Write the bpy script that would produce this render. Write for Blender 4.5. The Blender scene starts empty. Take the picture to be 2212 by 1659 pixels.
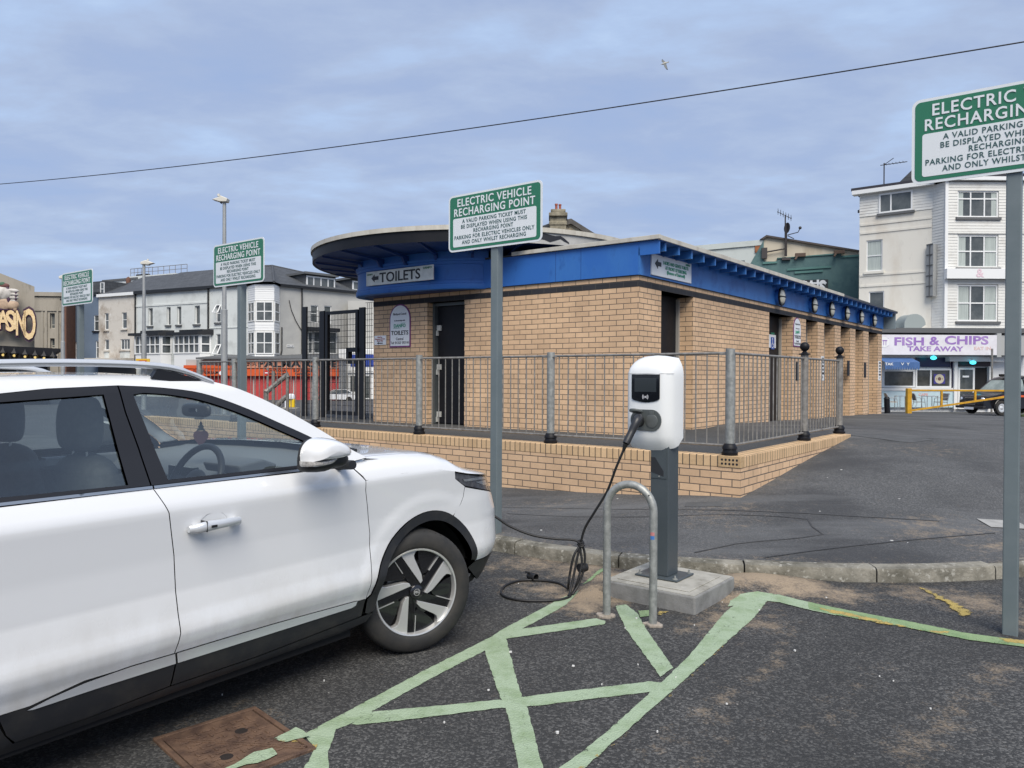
import bpy, bmesh, math, random
import numpy as np
from mathutils import Vector, Matrix
from mathutils.geometry import delaunay_2d_cdt
random.seed(7)
sc = bpy.context.scene
COL = sc.collection
rad = math.radians

# ---------------------------------------------------------------- camera
CAM_H, PITCH, ROLL, FPX = 1.45, 0.0087, 0.004, 1661.0
cam = bpy.data.objects.new('camera', bpy.data.cameras.new('camera'))
COL.objects.link(cam)
cam.data.sensor_width = 36.0
cam.data.lens = 36.0 * FPX / 2212.0
cam.data.clip_start = 0.05
cam.data.clip_end = 6000
_F = Vector((0, math.cos(PITCH), -math.sin(PITCH)))
_U0 = Vector((0, math.sin(PITCH), math.cos(PITCH)))
_R0 = Vector((1, 0, 0))
_Rv = _R0 * math.cos(ROLL) + _U0 * math.sin(ROLL)
_Uv = -_R0 * math.sin(ROLL) + _U0 * math.cos(ROLL)
_m = Matrix.Identity(4)
for _i in range(3):
    _m[_i][0] = _Rv[_i]; _m[_i][1] = _Uv[_i]; _m[_i][2] = -_F[_i]
_m[2][3] = CAM_H
cam.matrix_world = _m
sc.camera = cam

# ---------------------------------------------------------------- sky and sun
SUN_EL, SUN_AZ = rad(50), rad(172)          # azimuth clockwise from +Y
wd = bpy.data.worlds.new('World'); sc.world = wd; wd.use_nodes = True
nt = wd.node_tree; nt.nodes.clear()
def wn(t): return nt.nodes.new(t)
out = wn('ShaderNodeOutputWorld'); bg = wn('ShaderNodeBackground'); bg.inputs[1].default_value = 0.1
sky = wn('ShaderNodeTexSky'); sky.sky_type = 'NISHITA'; sky.sun_disc = False
sky.sun_elevation = SUN_EL; sky.sun_rotation = SUN_AZ; sky.air_density = 1.0; sky.dust_density = 1.5
tc = wn('ShaderNodeTexCoord'); sep = wn('ShaderNodeSeparateXYZ')
nt.links.new(tc.outputs['Generated'], sep.inputs[0])
def wmath(op, a, b):
    n = wn('ShaderNodeMath'); n.operation = op
    for k, x in enumerate((a, b)):
        if isinstance(x, (int, float)): n.inputs[k].default_value = x
        else: nt.links.new(x, n.inputs[k])
    return n.outputs[0]
zz = wmath('ADD', wmath('MAXIMUM', sep.outputs['Z'], 0.0), 0.13)
px_, py_ = wmath('DIVIDE', sep.outputs['X'], zz), wmath('DIVIDE', sep.outputs['Y'], zz)
cmb = wn('ShaderNodeCombineXYZ'); nt.links.new(px_, cmb.inputs[0]); nt.links.new(py_, cmb.inputs[1])
mp = wn('ShaderNodeMapping'); mp.inputs['Scale'].default_value = (0.9, 1.35, 1); mp.inputs['Rotation'].default_value = (0, 0, 0.35)
mp.inputs['Location'].default_value = (3.3, 1.1, 0)
nt.links.new(cmb.outputs[0], mp.inputs[0])
n1 = wn('ShaderNodeTexNoise'); n1.inputs['Scale'].default_value = 1.7; n1.inputs['Detail'].default_value = 10; n1.inputs['Roughness'].default_value = 0.58
n1.inputs['Distortion'].default_value = 0.15
nt.links.new(mp.outputs[0], n1.inputs['Vector'])
cr = wn('ShaderNodeValToRGB')
E_ = cr.color_ramp.elements
E_[0].position = 0.34; E_[0].color = (3.1, 4.05, 6.2, 1)
E_[1].position = 0.72; E_[1].color = (4.6, 5.9, 8.0, 1)
e = E_.new(0.45); e.color = (3.35, 4.2, 6.15, 1)
e = E_.new(0.53); e.color = (3.75, 4.6, 6.4, 1)
e = E_.new(0.62); e.color = (4.0, 5.15, 7.3, 1)
nt.links.new(n1.outputs['Fac'], cr.inputs[0])
mx = wn('ShaderNodeMix'); mx.data_type = 'RGBA'; mx.inputs[0].default_value = 0.86
nt.links.new(sky.outputs[0], mx.inputs[6]); nt.links.new(cr.outputs[0], mx.inputs[7])
nt.links.new(mx.outputs[2], bg.inputs[0]); nt.links.new(bg.outputs[0], out.inputs[0])

sl = bpy.data.lights.new('sun', 'SUN'); sl.energy = 3.5; sl.angle = rad(40); sl.color = (1.0, 0.93, 0.82)
sun = bpy.data.objects.new('sun', sl); COL.objects.link(sun)
_d = Vector((math.sin(SUN_AZ) * math.cos(SUN_EL), math.cos(SUN_AZ) * math.cos(SUN_EL), math.sin(SUN_EL)))
sun.rotation_euler = _d.to_track_quat('Z', 'Y').to_euler()
sun.location = (2, -12, 12)
sc.view_settings.view_transform = 'Standard'; sc.view_settings.look = 'None'
sc.view_settings.exposure = 0.3; sc.view_settings.gamma = 1.0
sc.view_settings.use_curve_mapping = False

# ---------------------------------------------------------------- measuring helpers (photo measured on a 2212 px wide copy)
CAMP = Vector((0, 0, CAM_H))
def ray(u, v):
    xc = (u - 1106) / FPX; yc = -(v - 829.5) / FPX
    x = xc - ROLL * yc; y = yc + ROLL * xc
    return _F + _R0 * x + _U0 * y
def gz(u, v, z=0.0):
    d = ray(u, v); return CAMP + d * ((z - CAM_H) / d.z)
def gy(u, v, y):
    d = ray(u, v); return CAMP + d * (y / d.y)
def fpx(M, u, v, off=0.0):
    """where the sight line meets the plane y=off of frame M -> local (x, z)"""
    n = M.to_3x3() @ Vector((0, 1, 0)); p = M @ Vector((0, off, 0))
    d = ray(u, v); t = (p - CAMP).dot(n) / d.dot(n)
    q = M.inverted() @ (CAMP + d * t)
    return q.x, q.z
def frame(ox, oy, dx, dy, oz=0.0):
    """frame whose x runs along a facade, seen left to right from outside; y points inward"""
    l = math.hypot(dx, dy); dx /= l; dy /= l
    M = Matrix.Identity(4)
    M[0][0] = dx; M[1][0] = dy; M[0][1] = -dy; M[1][1] = dx
    M[0][3] = ox; M[1][3] = oy; M[2][3] = oz
    return M

# ---------------------------------------------------------------- materials
def new_mat(name):
    m = bpy.data.materials.new(name); m.use_nodes = True
    return m, m.node_tree, m.node_tree.nodes['Principled BSDF']
def M(name, col, rough=0.6, metal=0.0, col2=None, ns=4.0, lo=0.4, hi=0.65, bump=0.0, bs=60.0, coat=0.0, spec=0.5, emis=0.0, uv=False, stretch=None, detail=6, col3=None, ns3=20, lo3=.6, hi3=.75, trans=0.0):
    m, t, b = new_mat(name)
    L = t.links.new
    b.inputs['Base Color'].default_value = (*col, 1)
    b.inputs['Roughness'].default_value = rough; b.inputs['Metallic'].default_value = metal
    b.inputs['Coat Weight'].default_value = coat; b.inputs['Coat Roughness'].default_value = 0.04
    b.inputs['Specular IOR Level'].default_value = spec
    co = t.nodes.new('ShaderNodeTexCoord')
    src = co.outputs['UV' if uv else 'Object']
    if stretch:
        mpn = t.nodes.new('ShaderNodeMapping'); mpn.inputs['Scale'].default_value = stretch
        L(src, mpn.inputs[0]); src = mpn.outputs[0]
    last = None
    def layer(base, c2, s, a, z):
        n = t.nodes.new('ShaderNodeTexNoise'); n.inputs['Scale'].default_value = s; n.inputs['Detail'].default_value = detail
        n.inputs['Roughness'].default_value = 0.62
        L(src, n.inputs['Vector'])
        mr = t.nodes.new('ShaderNodeMapRange'); mr.inputs[1].default_value = a; mr.inputs[2].default_value = z
        L(n.outputs['Fac'], mr.inputs[0])
        x = t.nodes.new('ShaderNodeMix'); x.data_type = 'RGBA'
        L(mr.outputs[0], x.inputs[0])
        if isinstance(base, tuple): x.inputs[6].default_value = (*base, 1)
        else: L(base, x.inputs[6])
        x.inputs[7].default_value = (*c2, 1)
        return x.outputs[2]
    if col2: last = layer(tuple(col), col2, ns, lo, hi)
    if col3: last = layer(last if last is not None else tuple(col), col3, ns3, lo3, hi3)
    if last is not None: L(last, b.inputs['Base Color'])
    if bump:
        n = t.nodes.new('ShaderNodeTexNoise'); n.inputs['Scale'].default_value = bs; n.inputs['Detail'].default_value = 4
        L(src, n.inputs['Vector'])
        bp = t.nodes.new('ShaderNodeBump'); bp.inputs['Strength'].default_value = bump; bp.inputs['Distance'].default_value = 0.01
        L(n.outputs['Fac'], bp.inputs['Height']); L(bp.outputs[0], b.inputs['Normal'])
    if emis:
        b.inputs['Emission Color'].default_value = (*col, 1); b.inputs['Emission Strength'].default_value = emis
    return m
def brick_mat(name, c1, c2, mortar, bw=0.225, rh=0.075, ms=0.0055, offset=0.5, zoff=0.0, dirt=None, xoff=0.0):
    m, t, b = new_mat(name); L = t.links.new
    co = t.nodes.new('ShaderNodeTexCoord'); mpn = t.nodes.new('ShaderNodeMapping')
    mpn.inputs['Location'].default_value = (xoff, -zoff, 0); L(co.outputs['UV'], mpn.inputs[0])
    br = t.nodes.new('ShaderNodeTexBrick')
    br.offset = offset; br.squash = 1.0
    br.inputs['Color1'].default_value = (*c1, 1); br.inputs['Color2'].default_value = (*c2, 1); br.inputs['Mortar'].default_value = (*mortar, 1)
    br.inputs['Scale'].default_value = 1.0; br.inputs['Mortar Size'].default_value = ms; br.inputs['Mortar Smooth'].default_value = 0.15
    br.inputs['Brick Width'].default_value = bw; br.inputs['Row Height'].default_value = rh; br.inputs['Bias'].default_value = 0.0
    L(mpn.outputs[0], br.inputs['Vector'])
    n = t.nodes.new('ShaderNodeTexNoise'); n.inputs['Scale'].default_value = 1.6; n.inputs['Detail'].default_value = 7; n.inputs['Roughness'].default_value = 0.65
    L(co.outputs['Object'], n.inputs['Vector'])
    mr = t.nodes.new('ShaderNodeMapRange'); mr.inputs[1].default_value = 0.3; mr.inputs[2].default_value = 0.75; mr.inputs[3].default_value = 1.08; mr.inputs[4].default_value = 0.78
    L(n.outputs['Fac'], mr.inputs[0])
    n2 = t.nodes.new('ShaderNodeTexNoise'); n2.inputs['Scale'].default_value = 45; n2.inputs['Detail'].default_value = 3
    L(co.outputs['Object'], n2.inputs['Vector'])
    mr2 = t.nodes.new('ShaderNodeMapRange'); mr2.inputs[3].default_value = 0.86; mr2.inputs[4].default_value = 1.12
    L(n2.outputs['Fac'], mr2.inputs[0])
    mu = t.nodes.new('ShaderNodeMath'); mu.operation = 'MULTIPLY'; L(mr.outputs[0], mu.inputs[0]); L(mr2.outputs[0], mu.inputs[1])
    x = t.nodes.new('ShaderNodeVectorMath'); x.operation = 'SCALE'; L(br.outputs['Color'], x.inputs[0]); L(mu.outputs[0], x.inputs['Scale'])
    L(x.outputs[0], b.inputs['Base Color']); b.inputs['Roughness'].default_value = 0.8
    bp = t.nodes.new('ShaderNodeBump'); bp.invert = True; bp.inputs['Strength'].default_value = 0.6; bp.inputs['Distance'].default_value = 0.006
    L(br.outputs['Fac'], bp.inputs['Height']); L(bp.outputs[0], b.inputs['Normal'])
    return m
def glass_mat(name, tint, f0=0.06, gl=0.02, gcol=(1, 1, 1)):
    """a thin pane: tinted see-through with a fresnel reflection"""
    m, t, b = new_mat(name); L = t.links.new; t.nodes.remove(b)
    o = t.nodes['Material Output']
    tr = t.nodes.new('ShaderNodeBsdfTransparent'); tr.inputs[0].default_value = (*tint, 1)
    g = t.nodes.new('ShaderNodeBsdfGlossy'); g.inputs['Roughness'].default_value = gl; g.inputs[0].default_value = (*gcol, 1)
    lw = t.nodes.new('ShaderNodeLayerWeight'); lw.inputs[0].default_value = 0.5
    pw = t.nodes.new('ShaderNodeMath'); pw.operation = 'POWER'; pw.inputs[1].default_value = 4.0; L(lw.outputs['Facing'], pw.inputs[0])
    ad = t.nodes.new('ShaderNodeMath'); ad.operation = 'MULTIPLY_ADD'; ad.inputs[1].default_value = 0.9; ad.inputs[2].default_value = f0
    L(pw.outputs[0], ad.inputs[0]); ad.use_clamp = True
    mx = t.nodes.new('ShaderNodeMixShader'); L(ad.outputs[0], mx.inputs[0]); L(tr.outputs[0], mx.inputs[1]); L(g.outputs[0], mx.inputs[2])
    L(mx.outputs[0], o.inputs[0])
    return m

# ---------------------------------------------------------------- mesh builder
class MB:
    def __init__(s, m=None): s.v = []; s.f = []; s.m = m; s.sm = []
    def pts(s, ps):
        i = len(s.v)
        for p in ps:
            p = Vector(p)
            s.v.append(s.m @ p if s.m is not None else p)
        return i
    def face(s, ps, smooth=False):
        i = s.pts(ps); s.f.append(tuple(range(i, i + len(ps)))); s.sm.append(smooth); return s
    def box(s, x0, x1, y0, y1, z0, z1):
        i = s.pts([(x0, y0, z0), (x1, y0, z0), (x1, y1, z0), (x0, y1, z0), (x0, y0, z1), (x1, y0, z1), (x1, y1, z1), (x0, y1, z1)])
        for q in ((0, 3, 2, 1), (4, 5, 6, 7), (0, 1, 5, 4), (1, 2, 6, 5), (2, 3, 7, 6), (3, 0, 4, 7)):
            s.f.append(tuple(i + k for k in q)); s.sm.append(False)
        return s
    def prism(s, poly, c0, c1, plane='xy', smooth=False):
        """extrude a 2D outline between c0 and c1 along the axis missing from plane"""
        def pt(a, b, c): return {'xy': (a, b, c), 'xz': (a, c, b), 'yz': (c, a, b)}[plane]
        n = len(poly)
        i = s.pts([pt(a, b, c0) for a, b in poly]); j = s.pts([pt(a, b, c1) for a, b in poly])
        s.f.append(tuple(reversed(range(i, i + n)))); s.sm.append(False)
        s.f.append(tuple(range(j, j + n))); s.sm.append(False)
        for k in range(n):
            l = (k + 1) % n
            s.f.append((i + k, i + l, j + l, j + k)); s.sm.append(smooth)
        return s
    def tube(s, ps, r, seg=8, cap=True, closed=False):
        ps = [Vector(p) for p in ps]; n = len(ps)
        rr = r if isinstance(r, (list, tuple)) else [r] * n
        rings = []; up = None
        for k in range(n):
            if closed: d = (ps[(k + 1) % n] - ps[k - 1])
            else: d = ps[min(k + 1, n - 1)] - ps[max(k - 1, 0)]
            d.normalize()
            if up is None: up = Vector((0, 0, 1)) if abs(d.z) < 0.9 else Vector((1, 0, 0))
            a = d.cross(up); a.normalize(); up = a.cross(d); up.normalize()
            rings.append(s.pts([ps[k] + a * (math.cos(2 * math.pi * q / seg) * rr[k]) + up * (math.sin(2 * math.pi * q / seg) * rr[k]) for q in range(seg)]))
        for k in range(n if closed else n - 1):
            i, j = rings[k], rings[(k + 1) % n]
            for q in range(seg):
                w = (q + 1) % seg
                s.f.append((i + q, i + w, j + w, j + q)); s.sm.append(True)
        if cap and not closed:
            s.f.append(tuple(reversed(range(rings[0], rings[0] + seg)))); s.sm.append(False)
            s.f.append(tuple(range(rings[-1], rings[-1] + seg))); s.sm.append(False)
        return s
    def cyl(s, p0, p1, r, seg=12): return s.tube([p0, p1], r, seg)
    def lathe(s, prof, o=(0, 0, 0), axis='z', seg=24, a0=0.0, a1=2 * math.pi):
        """prof: list of (radius, height)"""
        full = abs(a1 - a0 - 2 * math.pi) < 1e-6
        n = seg if full else seg + 1
        rings = []
        for r, h in prof:
            L = []
            for q in range(n):
                t = a0 + (a1 - a0) * q / seg; c, d = r * math.cos(t), r * math.sin(t)
                L.append({'z': (o[0] + c, o[1] + d, o[2] + h), 'y': (o[0] + c, o[1] + h, o[2] + d), 'x': (o[0] + h, o[1] + c, o[2] + d)}[axis])
            rings.append(s.pts(L))
        for i, j in zip(rings, rings[1:]):
            for q in range(seg):
                w = (q + 1) % n
                s.f.append((i + q, i + w, j + w, j + q)); s.sm.append(True)
        return s
    def ball(s, c, r, seg=16, rows=10, sq=(1, 1, 1)):
        prof = [(max(1e-4, math.sin(math.pi * k / rows)), -math.cos(math.pi * k / rows)) for k in range(rows + 1)]
        rings = []
        for a, h in prof:
            rings.append(s.pts([(c[0] + sq[0] * r * a * math.cos(2 * math.pi * q / seg), c[1] + sq[1] * r * a * math.sin(2 * math.pi * q / seg), c[2] + sq[2] * r * h) for q in range(seg)]))
        for i, j in zip(rings, rings[1:]):
            for q in range(seg):
                w = (q + 1) % seg
                s.f.append((i + q, i + w, j + w, j + q)); s.sm.append(True)
        return s
    def grid(s, fn, us, vs, smooth=True):
        nu, nv = len(us), len(vs)
        i = s.pts([fn(u, v) for u in us for v in vs])
        for a in range(nu - 1):
            for b in range(nv - 1):
                k = i + a * nv + b
                s.f.append((k, k + nv, k + nv + 1, k + 1)); s.sm.append(smooth)
        return s
    def mesh(s, name, inv=None, fix=True):
        me = bpy.data.meshes.new(name)
        vs = [inv @ v for v in s.v] if inv is not None else s.v
        me.from_pydata([tuple(v) for v in vs], [], s.f)
        if fix:
            bm = bmesh.new(); bm.from_mesh(me); bmesh.ops.recalc_face_normals(bm, faces=bm.faces); bm.to_mesh(me); bm.free()
        me.polygons.foreach_set('use_smooth', s.sm)
        if any(s.sm): me.set_sharp_from_angle(angle=rad(38))
        uvl = me.uv_layers.new(name='UVMap')
        for p in me.polygons:
            n = p.normal
            h = math.hypot(n.x, n.y)
            if h < 0.3:
                for li in p.loop_indices:
                    c = me.vertices[me.loops[li].vertex_index].co; uvl.data[li].uv = (c.x, c.y)
            else:
                t = Vector((-n.y / h, n.x / h, 0)); b = n.cross(t)
                if b.z < 0: b = -b; 
                for li in p.loop_indices:
                    c = me.vertices[me.loops[li].vertex_index].co; uvl.data[li].uv = (c.dot(t), c.dot(b))
        return me
MW = {}
def tag(o, label, cat, group=None, kind=None):
    if label: o['label'] = label
    if cat: o['category'] = cat
    if group: o['group'] = group
    if kind: o['kind'] = kind
    return o
def thing(name, label, cat, loc=(0, 0, 0), rz=0.0, group=None, mat=None):
    o = bpy.data.objects.new(name, None); o.empty_display_size = 0.2; COL.objects.link(o)
    if mat is not None: W = mat
    else: W = Matrix.Translation(Vector(loc)) @ Matrix.Rotation(rz, 4, 'Z')
    o.matrix_world = W; MW[o] = W.copy()
    return tag(o, label, cat, group)
def part(name, mb, mat, parent=None, local=False, bevel=0.0, fix=True, label=None):
    """link a mesh; coordinates are in world space unless local=True (then in the parent's space)"""
    inv = None
    if parent is not None and not local: inv = MW[parent].inverted()
    me = mb.mesh(name, inv, fix) if isinstance(mb, MB) else mb
    o = bpy.data.objects.new(name, me); COL.objects.link(o)
    mats = mat if isinstance(mat, (list, tuple)) else [mat]
    for x in mats: me.materials.append(x)
    if parent is not None:
        o.parent = parent; MW[o] = MW[parent]
    else: MW[o] = Matrix.Identity(4)
    if bevel:
        b = o.modifiers.new('bevel', 'BEVEL'); b.width = bevel; b.segments = 2; b.limit_method = 'ANGLE'; b.angle_limit = rad(40)
        b.harden_normals = False
    if label: o['label'] = label
    return o
def solo(name, mb, mat, label, cat, group=None, base=None, bevel=0.0, fix=True, kind=None):
    """a thing that is one mesh; its origin is put at base"""
    if base is not None:
        me = mb.mesh(name, Matrix.Translation(Vector(base)).inverted(), fix)
    else: me = mb.mesh(name, None, fix)
    o = part(name, me, mat, None, bevel=bevel)
    if base is not None: o.location = base
    return tag(o, label, cat, group, kind)
def struct(name, mb, mat, label=None, fix=True):
    o = part(name, mb, mat, None, fix=fix); o['kind'] = 'structure'
    if label: o['label'] = label
    return o
def copy_tree(o, W=None, label=None):
    """a thing with its parts and their sub-parts"""
    c = o.copy(); COL.objects.link(c)
    if W is not None: c.matrix_world = W; MW[c] = W.copy()
    if label: c['label'] = label
    def rec(src, dst):
        for ch in list(src.children):
            d = ch.copy(); COL.objects.link(d); d.parent = dst; MW[d] = MW.get(c, Matrix.Identity(4)); rec(ch, d)
    rec(o, c)
    return c
_fc = {}
def text_mb(lines, M_, size=0.1, bold=0.0, sx=1.0, ext=0.002, gap=1.25, align='CENTER', sp=1.0):
    """lettering lying in the x/z plane of frame M_ (reading along x, facing -y); lines: [(text, x, z, size or None)]"""
    mb = MB(M_)
    for ln in lines:
        tx, x, z = ln[:3]; s = ln[3] if len(ln) > 3 and ln[3] else size
        al = ln[4] if len(ln) > 4 else align
        cu = bpy.data.curves.new('lettering', 'FONT'); cu.body = tx; cu.size = s; cu.align_x = al; cu.align_y = 'CENTER'
        cu.extrude = ext; cu.offset = bold * s; cu.resolution_u = 3; cu.space_character = sp
        ob = bpy.data.objects.new('lettering_curve', cu); COL.objects.link(ob)
        dg = bpy.context.evaluated_depsgraph_get(); dg.update()
        me = bpy.data.meshes.new_from_object(ob.evaluated_get(dg))
        i = mb.pts([(x + v.co.x * sx, -v.co.z, z + v.co.y) for v in me.vertices])
        for p in me.polygons: mb.f.append(tuple(i + k for k in p.vertices)); mb.sm.append(False)
        bpy.data.objects.remove(ob); bpy.data.curves.remove(cu); bpy.data.meshes.remove(me)
    return mb
def fit_text(lines, M_, bold=0.0, ext=0.002, sp=1.0):
    """lettering whose lines are given a cap height and a width: (text, centre x, centre z, cap height, width)"""
    out_ = MB()
    for tx, x, z, h, w in lines:
        t = text_mb([(tx, 0, 0)], None, h / .70, bold, ext=ext, sp=sp)
        xs = [v.x for v in t.v]; zs = [v.z for v in t.v]; k = w / (max(xs) - min(xs)); k2 = h / (max(zs) - min(zs)) if not any(c in 'Qgjpqy(),' for c in tx) else 1
        i = len(out_.v); cx = (max(xs) + min(xs)) / 2; cz = (max(zs) + min(zs)) / 2
        for v in t.v: out_.v.append(M_ @ Vector((x + (v.x - cx) * k, v.y, z + (v.z - cz) * k2)))
        out_.f += [tuple(i + a for a in f) for f in t.f]; out_.sm += t.sm
    return out_
def wall_open(mb, x0, x1, z0, z1, ops, y=0.0, rev=0.1):
    """a wall sheet in the x/z plane of mb.m with rectangular openings and reveals going inward"""
    xs = sorted({x0, x1, *[o[0] for o in ops], *[o[1] for o in ops]}); zs = sorted({z0, z1, *[o[2] for o in ops], *[o[3] for o in ops]})
    xs = [x for x in xs if x0 - 1e-6 <= x <= x1 + 1e-6]; zs = [z for z in zs if z0 - 1e-6 <= z <= z1 + 1e-6]
    for a, b in zip(xs, xs[1:]):
        for c, d in zip(zs, zs[1:]):
            mx_, mz = (a + b) / 2, (c + d) / 2
            if any(o[0] < mx_ < o[1] and o[2] < mz < o[3] for o in ops): continue
            mb.face([(a, y, c), (b, y, c), (b, y, d), (a, y, d)])
    for a, b, c, d in ops:
        mb.face([(a, y, c), (a, y, d), (a, y + rev, d), (a, y + rev, c)])
        mb.face([(b, y, c), (b, y + rev, c), (b, y + rev, d), (b, y, d)])
        mb.face([(a, y, d), (b, y, d), (b, y + rev, d), (a, y + rev, d)])
        mb.face([(a, y, c), (a, y + rev, c), (b, y + rev, c), (b, y, c)])
    return mb
def bars(mb, x0, x1, z0, z1, y0, y1, cols, rows, fw):
    """window frame: outer frame, mullions and transoms; cols/rows are fractions of the inner lines"""
    mb.box(x0, x0 + fw, y0, y1, z0, z1); mb.box(x1 - fw, x1, y0, y1, z0, z1)
    mb.box(x0 + fw, x1 - fw, y0, y1, z1 - fw, z1); mb.box(x0 + fw, x1 - fw, y0, y1, z0, z0 + fw)
    g = fw * 0.4
    for c in cols:
        x = x0 + (x1 - x0) * c; mb.box(x - g, x + g, y0 + 0.002, y1 - 0.002, z0 + fw, z1 - fw)
    for r in rows:
        z = z0 + (z1 - z0) * r; mb.box(x0 + fw, x1 - fw, y0 + 0.004, y1 - 0.004, z - g, z + g)
    return mb
# ---------------------------------------------------------------- frames of the place
PHI = math.atan2(-0.6139, 0.7894)                       # toilet block: local x runs along its front wall
B0 = Vector((1.726, 10.5, 0))
BF = Matrix.Translation(B0) @ Matrix.Rotation(PHI, 4, 'Z')
def bf(x, y, z=0.0): return BF @ Vector((x, y, z))
BFi = BF.inverted()
BR = BF @ Matrix.Rotation(rad(90), 4, 'Z')               # right flank: local x runs away from the viewer, y inward

# ---------------------------------------------------------------- shared materials
m_brick = brick_mat('buff_brick', (0.71, 0.485, 0.30), (0.60, 0.405, 0.25), (0.135, 0.108, 0.085))
m_brick_cope = brick_mat('buff_brick_on_edge', (0.68, 0.47, 0.27), (0.58, 0.395, 0.22), (0.07, 0.058, 0.045), bw=0.075, rh=0.30, offset=0.0, zoff=0.5)
m_brick_dark = brick_mat('black_brick', (0.02, 0.021, 0.026), (0.026, 0.026, 0.032), (0.06, 0.055, 0.05))
m_blue = M('blue_paint', (0.022, 0.125, 0.43), 0.5, col2=(0.04, 0.17, 0.46), ns=1.5, lo=.45, hi=.7, bump=.05, bs=30, col3=(.015, .09, .33), ns3=6, lo3=.56, hi3=.75, stretch=(1, 1, .5))
m_bluew = M('blue_paint_flank', (0.035, 0.16, 0.46), 0.5, col2=(0.02, 0.11, 0.36), ns=2.2, lo=.48, hi=.62)
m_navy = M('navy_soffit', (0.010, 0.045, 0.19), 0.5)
m_black = M('black_paint', (0.007, 0.008, 0.011), 0.5, col2=(0.011, 0.011, 0.014), ns=3, spec=.25)
m_darkgrey = M('charcoal_metal', (0.02, 0.022, 0.026), 0.5, col2=(0.04, 0.04, 0.042), ns=6)
m_cream = M('cream_trim', (0.52, 0.50, 0.44), 0.6, col2=(0.36, 0.33, 0.28), ns=5, lo=.45, hi=.75, stretch=(1, 1, .3))
m_white = M('white_board', (0.74, 0.76, 0.78), 0.4)
m_whitef = M('white_frame', (0.72, 0.73, 0.73), 0.4)
m_ink = M('black_ink', (0.012, 0.013, 0.018), 0.5)
m_green = M('sign_green', (0.022, 0.155, 0.085), 0.35)
m_inkg = M('dark_green_ink', (0.03, 0.085, 0.085), 0.45)
m_galv = M('galvanised_steel', (0.25, 0.26, 0.25), 0.5, 0.4, col2=(0.36, 0.37, 0.355), ns=22, lo=.42, hi=.62, bump=.05, col3=(.2, .21, .21), ns3=7)
m_galvd = M('weathered_railing_steel', (0.20, 0.19, 0.175), 0.55, 0.4, col2=(0.30, 0.29, 0.27), ns=18, col3=(.12, .10, .085), ns3=6)
m_post = M('grey_post_paint', (0.125, 0.155, 0.165), 0.42, col2=(0.145, 0.175, 0.185), ns=5)
m_anthr = M('anthracite_paint', (0.052, 0.065, 0.074), 0.4, col2=(0.062, 0.076, 0.085), ns=4)
m_rubber = M('black_rubber', (0.012, 0.012, 0.013), 0.55, bump=.05)
m_conc = M('concrete', (0.36, 0.35, 0.31), 0.85, col2=(0.22, 0.21, 0.18), ns=7, lo=.45, hi=.7, bump=.25, bs=90, col3=(.5, .49, .46), ns3=25)
m_concside = M('concrete_side', (0.23, 0.23, 0.225), 0.85, col2=(0.16, 0.16, 0.155), ns=9, bump=.25, bs=90)
m_glassd = M('dark_window_glass', (0.055, 0.065, 0.068), 0.06, spec=0.6, col2=(.125, .135, .135), ns=.9)  # grey reflection on the panes is painted into these two tones
m_curtain = M('net_curtain', (0.42, 0.47, 0.45), 0.7, col2=(.3, .34, .33), ns=3, stretch=(9, 9, .2))
m_slate = brick_mat('slate', (0.075, 0.082, 0.092), (0.055, 0.06, 0.068), (0.03, 0.032, 0.036), bw=0.5, rh=0.28, ms=0.012)

# ---------------------------------------------------------------- ground heights behind the kerb
KERB = [(-30, 28.9), (-12, 15.2), (-6, 10.75), (-2, 7.72), (-.17, 6.42), (.329, 6.07), (.708, 5.86), (1.285, 5.66), (1.937, 5.52), (2.45, 5.46), (3.0, 5.47), (3.6, 5.58), (4.6, 5.98), (6, 6.95), (9, 9.3), (16, 15.0), (30, 26.5)]
def smooth_curve(P, n=8):
    o = []
    P = [np.array(p, float) for p in P]
    for i in range(len(P) - 1):
        p0, p1, p2, p3 = P[max(i - 1, 0)], P[i], P[i + 1], P[min(i + 2, len(P) - 1)]
        l = np.linalg.norm(p2 - p1)
        t1 = (p2 - p0) / max(np.linalg.norm(p2 - p0), 1e-9) * l; t2 = (p3 - p1) / max(np.linalg.norm(p3 - p1), 1e-9) * l
        for k in range(n):
            t = k / n; a = 2*t**3-3*t**2+1; b = t**3-2*t**2+t; c = -2*t**3+3*t**2; d = t**3-t**2
            o.append(a*p1 + b*t1 + c*p2 + d*t2)
    o.append(P[-1]); return o
KC = smooth_curve(KERB, 8)
def resample(C, step):
    C = [np.array(c, float) for c in C]; d = [0]
    for a, b in zip(C, C[1:]): d.append(d[-1] + np.linalg.norm(b - a))
    n = max(2, int(d[-1] / step)); q = np.linspace(0, d[-1], n)
    A = np.array(C); return [np.array([np.interp(t, d, A[:, k]) for k in range(A.shape[1])]) for t in q]
KB = np.array([tuple((BFi @ Vector((c[0], c[1], 0))).xy) for c in KC])    # kerb line in block coordinates
CP = [(c[0], c[1], .10) for c in KB[::6]] + [(2.185, -2.037, .28), (1, -2.037, .19), (-1.1, -2.037, .10), (-4, -2.037, .085), (-10, -2.04, .08),
      (2.185, -1, .37), (2.185, 0, .47), (2.185, 1.2, .57), (2.185, 2, .64), (0, 2.3, .655), (0, 5, .63), (0, 9, .56), (0, 14, .47), (3, 5, .55), (4, 0, .4), (3.2, -1.2, .31),
      (5, 3, .5), (6, -1, .27), (4, 9, .48), (8, 8, .4), (5, 15, .36), (0, 20, .25), (8, 16, .2), (0, 28, -.2), (5, 28, -.2), (10, 28, -.2), (0, 40, -.3), (8, 40, -.3)]
CP = np.array(CP)
def _tps(r): return np.where(r < 1e-9, 0.0, r * r * np.log(np.maximum(r, 1e-9)))
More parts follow.
